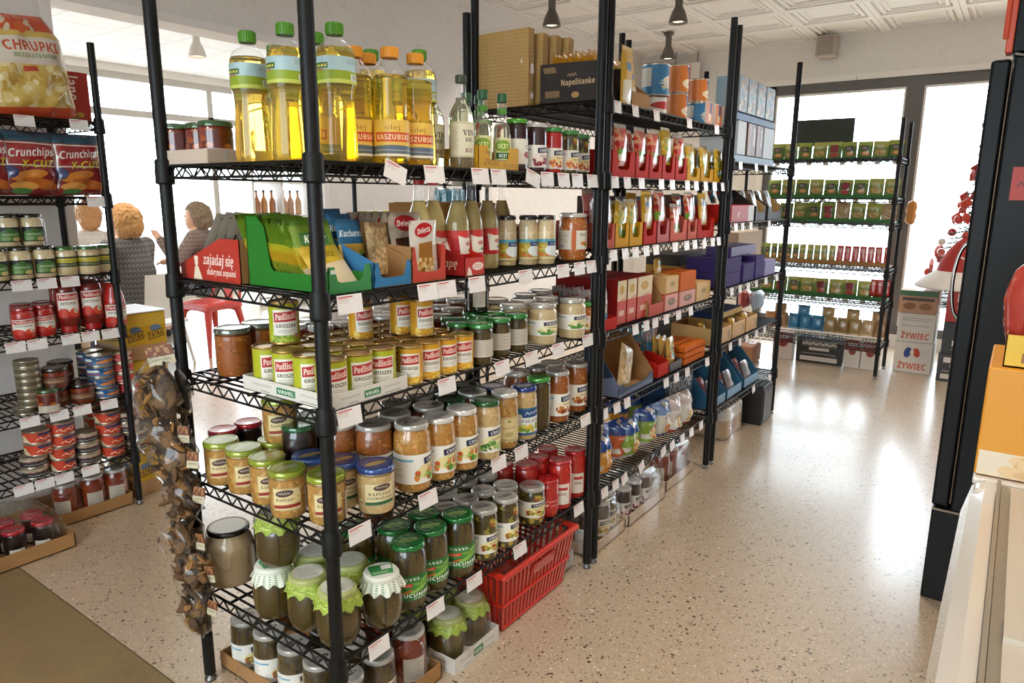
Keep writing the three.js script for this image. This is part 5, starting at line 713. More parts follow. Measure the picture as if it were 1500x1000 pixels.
{ // sweets
  const o = { hf: 0.09, hb: 0.1, d: 0.2, cut: 0.62, cw: 0.32 };
  const c = [[885, 902, PINK, 'pink-red sweets carton beside the shelf post', PACK.pinkPack, 0.06], [903, 923, YEL, 'yellow sweets carton with a brown tear', PACK.yelJelly, 0.02], [924, 943, YEL, 'yellow sweets carton next to the red ones', PACK.yelJelly, 0.02], [945, 963, RED, 'red sweets carton holding a yellow-topped packet', PACK.gold, 0.05], [965, 982, mat('#b8332a', 0.5), 'red sweets carton with a silver-topped packet', PACK.redJelly, 0.06], [984, 1008, PINK, 'pink carton with a tall torn cardboard back', PACK.redJelly, 0], [1010, 1023, PINK, 'narrow pink carton under a leaning red packet', PACK.redJelly, 0.05], [1024, 1048, RED, 'red nut carton at the end of the sweets shelf', PACK.gold, 0.05]];
  c.forEach(([a, b, m, l, pm, y], i) => { const t = carton(l, xAt(a), xAt(b), -0.02, B2, { ...o, m, hb: i === 5 ? 0.17 : 0.1 }); packets(t, { n: 2, geo: gN, m: [pm], label: '# shiny packet in the ' + l, z: -0.014, step: 0.06, y: 0.01 + y, lean: 0.12, roll: i === 1 ? -0.3 : 0, name: 'sweet_packet', cat: 'packet' }); });
  tub('dark brown box at the back of the sweets shelf', 900, 975, B2, 0.19, 0.2, mat('#3a2014', 0.6), { z: -0.34 }); tub('reddish box at the back of the sweets shelf', 990, 1030, B2, 0.2, 0.18, mat('#5a2a1c', 0.6), { z: -0.34 });
}
{ // cake boxes
  const cake = print(192, 320, (g, w, h) => { R(g, '#c8442e', 0, 0, w, h); R(g, '#d9bd8c', 0, 0, w, 150); PG(g, '#e2cfa4', 0, 150, w, 120, w, 0, 0, 0); scr(g, '#b8322a', 100, 150, 110, 30, -0.3); E(g, '#c99a44', 90, 70, 50, 34); R(g, '#e8b8a4', 40, 220, 110, 40); }), side = card('#86100e');
  for (let k = 0; k < 3; k++) tub('tall red and cream cake box with dark red side', 909 + k * 15, 923 + k * 15 + (k === 2 ? 8 : 0), B3, 0.175, 0.28, side, { group: 'tall cake boxes', front: cake, z: -0.035 });
  const c = carton('red tray of blue and white packets by the shelf post', xAt(883), xAt(907), -0.012, B3, { hf: 0.045, hb: 0.06, d: 0.3, m: RED }); packets(c, { n: 5, geo: gN, m: [PACK.blueWhite], label: '# blue and white packet from the front in the red tray', group: 'blue and white packets', z: -0.03, step: 0.045, lean: 0.1, name: 'sweet_packet', cat: 'packet' });
  const d = carton('tall torn kraft carton with red front strip', xAt(957), xAt(979), -0.02, B3, { hf: 0.05, hb: 0.17, d: 0.1, m: mat('#c2402c', 0.5), sm: kraft, sm2: kraft }); packets(d, { n: 1, geo: gN, m: [PACK.redJelly], label: 'red packet lying in the tall torn kraft carton', lean: 0.6, name: 'sweet_packet', cat: 'packet' });
  const win = print(128, 128, (g, w, h) => { R(g, '#d99a8a', 0, 0, w, h); E(g, '#6d5030', 64, 60, 34, 30); E(g, '#a88a58', 60, 54, 16, 12); }), winY = print(128, 128, (g, w, h) => { R(g, '#d8b070', 0, 0, w, h); E(g, '#c9a14c', 70, 60, 34, 30); E(g, '#8d7a3c', 66, 58, 18, 14); });
  tub('pink box with a round picture at the bottom of the pair', 981, 1000, B3, 0.075, 0.15, PINK, { front: win }); tub('cream box with a round picture on top of the pink box', 981, 1000, B3, 0.075, 0.15, TAN, { front: winY, dy: 0.077 });
  tub('dark-windowed box below the orange box', 1003, 1026, B3, 0.07, 0.15, mat('#d28c7c', 0.5), { front: win }); tub('orange box with black lettering shapes on top', 1003, 1026, B3, 0.085, 0.15, ORANGE, { dy: 0.072 }); tub('tan carton at the end of the cake shelf', 1028, 1048, B3, 0.09, 0.15, TAN, { front: winY });
  tub('long yellow and black box at the back of the cake shelf', 1000, 1055, B3, 0.06, 0.2, mat('#3a3226', 0.5), { z: -0.3, dy: 0.12 }); tub('stack base box under the long black box', 1000, 1055, B3, 0.118, 0.2, mat('#b98a2c', 0.5), { z: -0.3 });
  packets((() => { const o = new THREE.Object3D(); o.position.set(xAt(985), B3 + 0.154, -0.06); return o; })(), { n: 1, geo: [pillow(0.06, 0.07, 0.02)], m: [PACK.gold], label: 'small yellow pouch standing on the cream box', lean: 0.1, name: 'sweet_packet', cat: 'packet', x: 0.03 });
}
{ // pasta and display box shelf
  const wav = print(256, 160, (g, w, h) => { R(g, '#1d3350', 0, 0, w, h); PG(g, '#6f7690', 0, 120, w, 90, w, h, 0, h); }, 0.5);
  const c = carton('torn navy display carton holding a bag of noodles', xAt(914), xAt(966), -0.012, B4, { hf: 0.05, hb: 0.2, d: 0.16, m: NAVY, fm: wav, sm: wav, sm2: kraft, cut: 0.4, cw: 0.4 });
  packets(c, { n: 1, geo: [pillow(0.1, 0.19, 0.03)], m: [PACK.pasta], label: 'noodle bag leaning out of the torn navy carton', x: -0.08, lean: 0.2, roll: -0.5, y: 0.01, name: 'noodle_bag', cat: 'bag' });
  const q = thing('sweet_tray', 'low kraft tray of teal sweet packets behind the torn navy carton', 'tray', [xAt(955, -0.1), B4, -0.19]); part('base', gbox(0.26, 0.03, 0.1, 0, 0.015, 0), kraft, q); part('front_lip', gbox(0.26, 0.045, 0.003, 0, 0.022, 0.05), kraft, q);
  for (const [px, m, n] of [[935, PACK.teal, 2], [955, PACK.teal, 2], [972, PACK.blueWhite, 2]]) { const b = new THREE.Object3D(); b.position.set(xAt(px, -0.14), B4 + 0.03, -0.14); packets(b, { n, geo: [pillow(0.08, 0.19, 0.03)], m: [m], label: px === 972 ? 'pale tall sweet packet behind the navy carton' : 'teal sweet packet behind the navy carton', group: px === 972 ? 'pale tall sweet packets' : 'teal sweet packets', step: 0.05, lean: 0.08, roll: -0.12, name: 'sweet_packet', cat: 'packet' }); }
  const r1 = carton('small red and kraft carton near the navy carton', xAt(976), xAt(992), -0.02, B4, { hf: 0.06, hb: 0.09, d: 0.12, m: RED }); const r2 = carton('dark small carton of fruit gum bags', xAt(994), xAt(1012), -0.02, B4, { hf: 0.04, hb: 0.06, d: 0.12, m: mat('#5a4a4c', 0.5) });
  const gum = print(128, 160, (g, w, h) => { R(g, '#cda24e', 0, 0, w, h); dots(g, w, 90, 26, ['#c05a2c', '#3f8a8c', '#e2cfa0', '#d08a3c'], 8, 18, 0, 40); }, 0.2, foil);
  packets(r2, { n: 3, geo: [pillow(0.08, 0.13, 0.025)], m: [gum], label: 'colourful fruit gum bag in the dark small carton', group: 'fruit gum bags', y: 0.02, step: 0.035, lean: 0.1, name: 'gum_bag', cat: 'bag' });
  for (let k = 0; k < 3; k++) tub('shallow orange tray in a stack of three', 1016, 1046, B4, 0.024, 0.16, ORANGE, { dy: k * 0.03, group: 'stack of shallow orange trays', name: 'orange_tray', cat: 'tray' });
  const blueBag = print(160, 256, (g, w, h) => { R(g, '#1c3f86', 0, 0, w, h); PG(g, '#cfc8c0', 70, 90, w, 80, w, 230, 60, 230); E(g, '#c2653a', 120, 180, 34, 40); dots(g, 80, 100, 10, ['#e0a070', '#b34a2c'], 6, 12, 80, 130); }, 0.2, foil);
  const o = new THREE.Object3D(); o.position.set(xAt(890, 0), B4 + 0.002, -0.035); packets(o, { n: 1, geo: [pillow(0.095, 0.16, 0.05, { wr: 0.3 })], m: [blueBag], label: 'blue noodle bag hanging over the shelf edge by the post', lean: 0, name: 'noodle_bag', cat: 'bag' });
}
const pastaBag = (top, mid, low, art, o = {}) => print(192, 288, (g, w, h) => { R(g, top, 0, 0, w, h); R(g, mid, 0, 96, w, 150); R(g, low, 0, 246, w, 42); dots(g, 90, 80, 30, art, 8, 18, 80, 150); if (o.t) T(g, o.tc ?? '#5a4030', o.t, 96, 120, 30); else scr(g, o.tc ?? '#fff', 90, 118, 100, 22); R(g, '#d8d2c6', 10, 190, 50, 34); PG(g, '#cfc6ba', 60, 10, 130, 4, 140, 40, 66, 46); }, 0.2, { clearcoat: 0.8, clearcoatRoughness: 0.12 });
{
  const art = ['#c2702c', '#d9a05a', '#b5471f', '#e6c98a'], fat = [pillow(0.11, 0.17, 0.085, { wr: 0.25, pv: 8 }), pillow(0.11, 0.175, 0.085, { wr: 0.25, sd: 8, pv: 8 })];
  const bag = (m, px, z, l, g, k = 0, dy = 0) => { const o = new THREE.Object3D(); o.position.set(xAt(px, z), B5 + dy, z); packets(o, { n: 1, geo: [fat[k % 2]], m: [m], label: l, group: g, lean: 0.02, y: 0.004, z: 0, name: 'pasta_bag', cat: 'bag', yaw: -0.1 }); };
  const bo = pastaBag('#1c4a9a', '#d99a30', '#1c4a9a', art), or = pastaBag('#1c4a9a', '#d05a22', '#b8c0cc', art), gr = pastaBag('#1a4690', '#7fa02c', '#c8c2b4', art), po = pastaBag('#6f8ab8', '#d9d0c0', '#4a5a86', ['#d08a2c', '#c2702c'], { t: 'POLLO', tc: '#4a3a4a' }), wh = pastaBag('#c9b8b0', '#dcd6cc', '#b0392c', ['#d08a2c', '#c2a060']);
  bag(bo, 889, -0.06, 'blue pasta bag with a golden label', undefined); bag(or, 914, -0.1, 'blue pasta bag with an orange label', undefined, 1); bag(gr, 932, -0.07, 'blue pasta bag with a lime green label', 'lime-label pasta bags'); bag(gr, 960, -0.075, 'blue pasta bag with a lime green label', 'lime-label pasta bags', 1); bag(po, 982, -0.07, 'pale pasta bag with a round pasta picture', undefined); bag(wh, 1000, -0.05, 'white pasta bag with a red foot', 'white pasta bags', 1); bag(wh, 1016, -0.05, 'white pasta bag with a red foot', 'white pasta bags');
  bag(bo, 915, -0.24, 'pasta bag in the second row of blue bags', 'second row of pasta bags', 1); bag(gr, 938, -0.24, 'pasta bag in the second row of blue bags', 'second row of pasta bags'); 
  const del = print(512, 320, (g, w, h) => { R(g, '#14263c', 0, 0, w, h); T(g, '#c9cdd2', 'Delicje', 270, 90, 120, { st: 'italic bold', f: 'serif' }); }, 0.5);
  const t = thing('cardboard_box', 'navy box with silver script lettering behind the pasta bags', 'box', [xAt(1004, -0.13), B5, -0.21]); part('box_body', rbox(0.36, 0.25, 0.2, 0.003, 0, 0.12, 0), NAVY, t); part('front_print', gbox(0.352, 0.236, 0.001, 0, 0.125, 0.101), del, t);
}
// trays on the floor below
wrappedTray('shrink-wrapped tray of pickle jars on the floor under the pasta', 1.27, 1.56, -0.32, -0.02, kraftPale, { hh: 0.045 });
batch('trayCrac', 'small pickle jar in the shrink-wrapped tray under the pasta', 'pickle jars in the tray under the pasta', 0.006).g([1.33, -0.08], [1.33, -0.2], [1.44, -0.08], [1.44, -0.2], [1.53, -0.1]);
wrappedTray('shrink-wrapped tray of dark red jars on the floor', 1.6, 1.98, -0.34, -0.02, kraftPale, { hh: 0.05, fh: 0.2 });
batch('beet', 'dark red jar in the shrink-wrapped floor tray', 'dark red jars in the floor tray', 0.006).g([1.66, -0.08], [1.76, -0.08], [1.86, -0.08], [1.66, -0.18], [1.76, -0.18], [1.86, -0.18]);
wrappedTray('shrink-wrapped tray of amber bottles beside the shelf post', 2.04, 2.38, -0.34, -0.04, kraftPale, { hh: 0.05, fh: 0.24 });
batch('traySauce', 'amber jar in the floor tray beside the shelf post', 'amber jars in the floor tray', 0.006).g([2.11, -0.11], [2.22, -0.11], [2.33, -0.11]);
wrappedTray('white tray in shrink film on the floor behind the red basket', 1.09, 1.19, -0.3, -0.05, cardWhite, { hh: 0.06, fh: 0.18 });

// ---------- shelving unit of chocolate ----------
const [D0, D1, D2, D3, D4] = S3;
{
  const snow = print(192, 192, (g, w, h) => { R(g, '#7f98a4', 0, 0, w, h); dots(g, w, h, 60, ['#a9bcc4', '#c9c2b4', '#8a7a6a', '#6f8c9c', '#b58a74'], 8, 24); }), brown = print(128, 160, (g, w, h) => { R(g, '#6a4630', 0, 0, w, h); R(g, '#9a6a44', 20, 0, 30, h); R(g, '#b8a48c', 86, 20, 30, 90); });
  for (let k = 0; k < 4; k++) tub('snowy blue gift box in the blue tray on top', 1072 + k * 13, 1084 + k * 13, D0, 0.17, 0.12, mat('#8ea2ac', 0.5), { dy: 0.245, front: snow, group: 'snowy blue gift boxes' });
  tub('blue tray carrying the snowy gift boxes', 1070, 1126, D0, 0.035, 0.25, mat('#3f5f8c', 0.5), { dy: 0.205, name: 'cardboard_tray', cat: 'tray' });
  for (const [a, b, l] of [[1074, 1086, 0], [1088, 1100, 1], [1101, 1110, 1], [1112, 1126, 0]]) tub(['pale chocolate box below the blue tray', 'brown chocolate box below the blue tray'][l], a, b, D0, 0.165, 0.2, l ? mat('#6a4630', 0.5) : mat('#c8cdd2', 0.5), { dy: 0.038, front: l ? brown : undefined, group: ['pale chocolate boxes', 'brown chocolate boxes'][l] });
  tub('grey blue tray at the bottom of the chocolate boxes', 1070, 1128, D0, 0.036, 0.22, mat('#8fa6bc', 0.5), { name: 'cardboard_tray', cat: 'tray' });
  const rb = print(192, 96, (g, w, h) => { R(g, '#b3261e', 0, 0, w, h); T(g, '#f0e0d0', 'r', 60, 50, 50); PG(g, '#ddd8d4', 140, 0, 192, 0, 192, 96, 140, 96); });
  tub('red box with a white end on the second chocolate shelf', 1072, 1105, D1, 0.09, 0.2, RED, { front: rb });
  for (const [a, b, l] of [[1108, 1122, 'black slanted chocolate carton with tan side'], [1126, 1146, 'second black chocolate carton near the end post']]) { const c = carton(l, xAt(a), xAt(b), -0.02, D1, { hf: 0.08, hb: 0.17, d: 0.18, m: mat('#2a2522', 0.5), sm2: TAN, cut: 0.4, cw: 0.4 }); packets(c, { n: 2, geo: gN, m: [mat('#5a4438', 0.3, foil)], label: '# bar in the ' + l, y: 0.03, step: 0.05, name: 'chocolate_bar', cat: 'chocolate' }); }
  packets((() => { const o = new THREE.Object3D(); o.position.set(xAt(1078, -0.12), D1 + 0.092, -0.12); return o; })(), { n: 3, geo: gN, m: [PACK.teal], label: 'teal packet on top of the red chocolate shelf box', group: 'teal packets on the red box', step: 0.05, lean: 0.3, name: 'sweet_packet', cat: 'packet' });
  for (const [a, b, h, dy, l] of [[1066, 1092, 0.07, 0, 'purple chocolate box at the bottom of the pair'], [1066, 1092, 0.075, 0.072, 'purple chocolate box on top of the pair'], [1096, 1112, 0.1, 0, 'purple open chocolate carton with tan inside'], [1114, 1126, 0.13, 0, 'tall purple chocolate box near the post'], [1128, 1143, 0.09, 0, 'lilac chocolate box near the end post']]) tub(l, a, b, D2, h, 0.2, l.startsWith('lilac') ? mat('#8a80b4', 0.5) : PURPLE, { dy });
  tub('purple chocolate bundle lying across the purple boxes', 1076, 1112, D2, 0.05, 0.14, mat('#55487c', 0.4), { dy: 0.149, z: -0.04 });
  tub('pale box at the back of the purple chocolate shelf', 1085, 1120, D2, 0.22, 0.1, mat('#c4ad94', 0.6), { z: -0.4 });
  const tr = print(192, 96, (g, w, h) => { R(g, '#cfa36c', 0, 0, w, h); R(g, '#dcb884', 0, 0, w, 12); R(g, '#8a7a5c', 150, 30, 24, 50); });
  for (const [a, b] of [[1062, 1084], [1086, 1104], [1106, 1122]]) { const c = carton('tan open biscuit carton on the fourth chocolate shelf', xAt(a), xAt(b), -0.02, D3, { hf: 0.085, hb: 0.1, d: 0.25, m: TAN, fm: tr }, 'tan biscuit cartons'); packets(c, { n: 2, geo: [pillow(0.07, 0.1, 0.04)], m: [mat('#d8a63c', 0.35, foil)], label: 'golden biscuit packet in a tan carton', group: 'golden biscuit packets', step: 0.08, name: 'biscuit_packet', cat: 'packet' }); }
  tub('navy and gold lid resting on the tan cartons', 1064, 1098, D3, 0.035, 0.16, NAVY, { dy: 0.112, z: -0.07, front: mat('#c29a3a', 0.5) });
  packets((() => { const o = new THREE.Object3D(); o.position.set(xAt(1126, -0.2), D3, -0.2); return o; })(), { n: 2, geo: [pillow(0.14, 0.13, 0.07)], m: [mat('#9fb4c8', 0.25, foil), mat('#b8453a', 0.3, foil)], label: 'puffy sweets bag behind the tan cartons', group: 'puffy sweets bags', step: 0.09, lean: 0.0, name: 'sweets_bag', cat: 'bag' });
  for (const [a, b] of [[1060, 1082], [1085, 1106], [1110, 1130]]) { const c = carton('teal display carton on the bottom chocolate shelf', xAt(a), xAt(b), -0.02, D4, { hf: 0.05, hb: 0.22, d: 0.2, m: mat('#2a6a8c', 0.5), sm: mat('#24587a', 0.5), fm: mat('#7fa4c0', 0.5) }, 'teal display cartons'); packets(c, { n: 2, geo: [pillow(0.08, 0.12, 0.04, { wr: 0.3 })], m: [mat('#b9b4b8', 0.2, { metalness: 0.5 }), mat('#b5574c', 0.3, foil)], label: 'shiny silver or red packet in a teal carton', group: 'packets in the teal cartons', y: 0.02, step: 0.06, name: 'sweet_packet', cat: 'packet' }); }
  const p = thing('wrapped_bread_pack', 'large pack wrapped in white film on the floor by the black bin', 'pack', [3.05, 0.001, -0.2]); part('pack_body', rbox(0.3, 0.2, 0.3, 0.03, 0, 0.1, 0), print(128, 128, (g, w, h) => { R(g, '#b99a78', 0, 0, w, h); R(g, '#d8cfc4', 0, 0, w, 50); R(g, '#9a6a44', 30, 60, 40, 40); }), p); part('film', wrap(0.34, 0.235, 0.33, 5), film, p);
  const bm = mat('#1b1a19', 0.4), b = thing('storage_bin', 'black box-shaped bin on the floor under the chocolate', 'bin', [3.42, 0, -0.12]); part('bin_body', rbox(0.2, 0.25, 0.3, 0.008, 0, 0.126, 0), bm, b); part('front_panel', rbox(0.17, 0.2, 0.006, 0.002, 0, 0.125, 0.152), mat('#2a2928', 0.3), b); part('handle', rod([-0.03, 0.22, 0.158], [0.03, 0.22, 0.158], 0.004, 8), bm, b);
}

// ---------- shelving unit of crisps, mayonnaise, ketchup and cans ----------
const lx = (px, z) => onZ(px, 300, z).x;
{
  const [A, B, C, D, E5, F6] = SL, chips = print(256, 320, (g, w, h) => { R(g, '#7d1d20', 0, 0, w, h); R(g, '#1d4a5c', 0, 0, w, 56); PG(g, '#9c1f22', 30, 70, 240, 54, 236, 150, 30, 176); g.strokeStyle = '#e6dfd2'; g.lineWidth = 6; g.strokeRect(28, 64, 204, 110); T(g, '#ece6da', 'Crunchips', 130, 110, 54, { st: 'italic bold', max: 196, rot: -0.08 }); T(g, '#d2c02c', 'X-CUT', 150, 164, 50, { st: 'italic bold', rot: -0.05 }); E(g, '#d0812c', 110, 224, 78, 26, -0.2); E(g, '#b8601f', 160, 262, 80, 26, 0.2); E(g, '#dc9a48', 90, 276, 60, 22); E(g, '#22336a', 30, 210, 34, 30); E(g, '#3f7a3c', 80, 300, 44, 14); }, 0.22, { clearcoat: 0.8, clearcoatRoughness: 0.12 });
  const bag = (m, x, z, y, w, hh, t, label, o = {}) => { const q = new THREE.Object3D(); q.position.set(x, y, z); packets(q, { n: 1, geo: [pillow(w, hh, t, { wr: 0.3, sd: x * 9, nx: 12, ny: 14, fr: 22, pinch: o.pinch })], m: [m], label, group: o.group, z: 0, lean: o.lean ?? 0.06, yaw: o.yaw ?? 0, roll: o.roll ?? 0, name: o.name ?? 'crisp_bag', cat: 'bag' }); };
  const puff = print(320, 384, (g, w, h) => { R(g, '#d9b65c', 0, 0, w, h); dots(g, w, 230, 170, ['#e6cc84', '#cda548', '#f0dda4', '#d9b860'], 10, 20, 0, 150); R(g, '#e3d5c4', 0, 92, w, 100); T(g, '#c8502c', 'CHRUPKI', 180, 126, 52, { st: 'bold', max: 210 }); T(g, '#6f8a4a', 'BEZGLUTENOWE', 190, 162, 22); R(g, '#cf4a26', 0, 0, w, 70); dots(g, 160, 60, 10, ['#e6cfae', '#d9622c'], 10, 24, 60, 10); R(g, '#cc4a22', 0, 350, w, 34); PG(g, '#c23a26', 130, 200, 180, 200, 180, 220, 130, 220); }, 0.25, { clearcoat: 0.7, clearcoatRoughness: 0.15 });
  bag(puff, lx(70, LZ - 0.08), LZ - 0.08, A, 0.3, 0.38, 0.12, 'big bag of yellow corn puffs with an orange top', { name: 'corn_puff_bag', pinch: 0.35, roll: 0.06 }); bag(puff, lx(-6, LZ - 0.26), LZ - 0.26, A, 0.28, 0.38, 0.1, 'second yellow corn puff bag behind the big one', { name: 'corn_puff_bag', pinch: 0.3, roll: -0.05 });
  const rb = print(128, 256, (g, w, h) => { R(g, '#b5301f', 0, 0, w, h); T(g, '#efe2d4', 'lane', 70, 80, 60, { rot: 1.57 }); E(g, '#c9a03a', 90, 210, 14, 14); E(g, '#6f8a34', 70, 224, 14, 14); E(g, '#d9682c', 24, 150, 20, 60); });
  const t = thing('noodle_box', 'red noodle box with white lettering beside the corn puffs', 'box', [lx(117, LZ - 0.2), A, LZ - 0.2], 0); part('box_body', rbox(0.15, 0.21, 0.06, 0.002, 0, 0.105, 0), mat('#b5301f', 0.45), t); part('front_print', gbox(0.148, 0.208, 0.001, 0, 0.105, 0.031), rb, t);
  for (const [px, z, k] of [[-22, 0.05, 0], [48, 0.05, 1], [84, 0.14, 2], [119, 0.05, 3]]) bag(chips, lx(px, LZ - z), LZ - z, B, 0.205, 0.245, 0.08, ['crinkle crisp bag at the inner end of the crisp row', 'dark red crinkle crisp bag with a full view of its print', 'crinkle crisp bag squeezed between two others', 'crinkle crisp bag next to the shelf post'][k], { roll: [0, -0.05, 0.05, 0.04][k] });
  const mz = LZ - 0.06, at = (px, z = mz) => [lx(px, z), z];
  batch('mayo', '# mayonnaise jar towards the green-lid sauces in the lower front row', 'lower front mayonnaise jars', C, [0.1, 0.3]).g(at(-6), at(25), at(55)); batch('mayo', 'dark-lid mayonnaise jar in the lower rear row', 'lower rear mayonnaise jars', C, [0.1, 0.3]).g(at(8, mz - 0.1), at(40, mz - 0.1));
  batch('mayo', 'mayonnaise jar stacked in the upper layer', 'upper mayonnaise jars', C + 0.1255, [0.1, 0.3]).g(at(8, mz - 0.05), at(20, mz - 0.12), at(38, mz - 0.05)); batch('dark', 'dark-capped jar at the back of the mayonnaise', undefined, C + 0.1255).g(at(48, mz - 0.13));
  batch('dressing', '# green-lid sauce jar with yellow label after the mayonnaise', 'sauce jars with yellow labels', C, [0, 0.2]).g(at(83), at(111), at(135, mz - 0.02));
  batch('ketchup', '# front ketchup bottle counted from the small tomato jars', 'front ketchup bottles', D, [0.1, 0.3]).g(at(80), at(120, mz)); batch('ketchup', 'ketchup bottle behind the front pair of ketchup bottles', 'rear ketchup bottles', D, [0.1, 0.3]).g(at(104, mz - 0.1), at(66, mz - 0.1));
  batch('passBottle', 'tomato passata bottle with white cap next to ketchup', 'passata bottles', D, [0.1, 0.2]).g(at(148, mz + 0.02), at(136, mz - 0.12));
  batch('concentrate', 'small tomato jar with red lid beside ketchup', 'small tomato jars', D, [0, 0.3]).g(at(12, mz + 0.02), at(40, mz), at(20, mz - 0.08), at(48, mz - 0.09));
  const stack = (k, px, z, n, h, l, g) => { for (let i = 0; i < n; i++) batch(k, nth('# ' + l + ' from the bottom', i).replace('in the stack', 'in stack'), g, h + i * (K[k].H + 0.0003), [-0.2, 0.4]).g(at(px, z)); };
  stack('tuna', 122, mz, 4, E5, 'blue fish can in the stack of four', 'stack of blue fish cans'); stack('tuna', 105, mz - 0.12, 4, E5, 'fish can in the stack behind the blue cans', 'second stack of blue fish cans'); stack('redCan', 151, mz, 4, E5, 'red and white can in the stack by the post', 'stack of red and white cans'); stack('pateCan', 6, mz, 8, E5, 'black pate can in the tall stack', 'tall stack of black cans');
  batch('pate', 'small pate jar with dark lid on the lower shelf', 'small pate jars', E5).g(at(48), at(58, mz - 0.1), at(86), at(26, mz - 0.1)); batch('pate', 'small pate jar stacked on another', 'upper pate jars', E5 + 0.0855).g(at(48, mz), at(58, mz - 0.1));
  batch('mushroom', 'jar of pale sticks beside the small pate jars', undefined, E5).g(at(30, mz + 0.02));
  stack('fishRed', 47, mz, 4, F6, 'orange-red fish can in the stack next to grey cans', 'first stack of orange-red fish cans'); stack('fishGrey', 84, mz, 3, F6, 'grey fish can in the stack between orange stacks', 'stack of grey fish cans between orange ones'); stack('fishRed', 121, mz, 4, F6, 'orange-red fish can between two grey stacks', 'second stack of orange-red fish cans'); stack('fishGrey', 151, mz, 4, F6, 'grey fish can in the stack by the shelf post', 'stack of grey fish cans by the post'); stack('fishRed', 8, mz, 2, F6 + 0.0925, 'orange-red can on top of two grey cans', 'orange-red cans on grey ones'); stack('fishGrey', 8, mz, 2, F6, 'grey can under the orange-red cans', 'grey cans under orange-red ones'); stack('fishRed', 104, mz - 0.13, 5, F6, 'orange-red can in the back stack', 'back stack of orange-red cans');
}
wrappedTray('cardboard tray of dark jam jars with torn film on the floor', -0.5, 0.13, LZ - 0.2, LZ + 0.2, kraft, { hh: 0.06, fh: 0.15 });
batch('redLid', 'dark jam jar with pale lid in the torn tray', 'jam jars in the torn tray', 0.006).g(...[-0.25, -0.15, -0.05, 0.05].flatMap((x) => [[x, LZ + 0.12], [x, LZ + 0.02]])); 
wrappedTray('cardboard tray of honey jars in shiny film on the floor', 0.16, 0.47, LZ - 0.3, LZ - 0.02, kraft, { hh: 0.055, fh: 0.19 });
batch('traySauce', 'honey-red jar in the shiny wrapped tray', 'honey-red jars in the wrapped tray', 0.006).g([0.22, LZ - 0.09], [0.33, LZ - 0.09], [0.43, LZ - 0.09]);
{ // stacked beer packs
  const bm = print(320, 256, (g, w, h) => { R(g, '#c99a24', 0, 0, w, h); R(g, '#d6ad3a', 0, 0, w, 70); for (const x of [80, 240]) { E(g, '#6c7f96', x, 88, 44, 20); PG(g, '#2a2420', x - 66, 110, x + 60, 94, x + 66, 140, x - 60, 156); PG(g, '#d2a02c', x - 60, 112, x + 56, 99, x + 60, 136, x - 55, 151); T(g, '#241e18', 'TATRA', x, 126, 42, { rot: -0.12, max: 110 }); } R(g, '#b98d64', 0, 180, w, 76); T(g, '#5c4634', 'TATRA', 240, 216, 38, { st: 'italic bold' }); }, 0.25, { clearcoat: 0.7, clearcoatRoughness: 0.15 });
  const top = mat('#e9e6e2', 0.4); let y = 0.001;
  for (let k = 0; k < 4; k++) { const hh = 0.215, t = thing('beer_pack', k === 3 ? 'topmost yellow beer pack under a white sheet' : nth('# yellow beer pack from the floor in the stack', k), 'beer pack', [0.613 + (k % 2) * 0.004, y, LZ - 0.2 + (k % 2) * 0.006], 0.02 * (k - 1.5), 'stacked beer packs'); part('pack_body', rbox(0.2, hh - 0.002, 0.26, 0.008, 0, hh / 2, 0), mat('#c99a24', 0.35, { clearcoat: 0.6 }), t); part('front_print', gbox(0.186, hh - 0.016, 0.001, 0, hh / 2, 0.1306), bm, t); part('end_print', gbox(0.246, hh - 0.016, 0.001), bm, t, [-0.1006, hh / 2, 0], [0, -Math.PI / 2, 0]); part('carton_tray', gbox(0.204, 0.05, 0.264, 0, 0.026, 0), mat('#b08658', 0.6), t); y += hh; if (k === 3) part('white_sheet', gbox(0.21, 0.004, 0.27, 0, hh + 0.002, 0), top, t); }
}

// ---------- the cafe seen through the opening ----------
{ // red metal chair
  const s = onY(308, 440, 0.46), t = thing('metal_chair', 'red metal chair with splayed legs in the cafe', 'chair', [s.x, 0, s.z], faceCam(s.x, s.z) - 0.9), m = mat('#c93a2e', 0.35, { clearcoat: 0.5 });
  part('seat', [rbox(0.36, 0.03, 0.36, 0.014, 0, 0.445, 0), rbox(0.38, 0.05, 0.38, 0.012, 0, 0.42, 0)], m, t);
  for (const [x, z] of [[1, 1], [-1, 1], [1, -1], [-1, -1]]) part('leg', rod([x * 0.22, 0, z * 0.22], [x * 0.15, 0.43, z * 0.15], 0.014, 8, 0.035), m, t);
  for (const [a, b, c, d] of [[1, 1, -1, 1], [1, -1, -1, -1], [1, 1, 1, -1], [-1, 1, -1, -1]]) part('apron', tube([[a * 0.18, 0.26, b * 0.18], [a * 0.14, 0.37, b * 0.15], [(a + c) * 0.07, 0.405, (b + d) * 0.08], [c * 0.14, 0.37, d * 0.15], [c * 0.18, 0.26, d * 0.18]], 0.014, 16, 6), m, t);
  part('back_frame', tube([[-0.17, 0.44, -0.17], [-0.18, 0.7, -0.2], [-0.12, 0.83, -0.22], [0.12, 0.83, -0.22], [0.18, 0.7, -0.2], [0.17, 0.44, -0.17]], 0.014, 30, 8), m, t); part('back_slat', rbox(0.1, 0.38, 0.01, 0.004, 0, 0.64, -0.2), m, t);
}
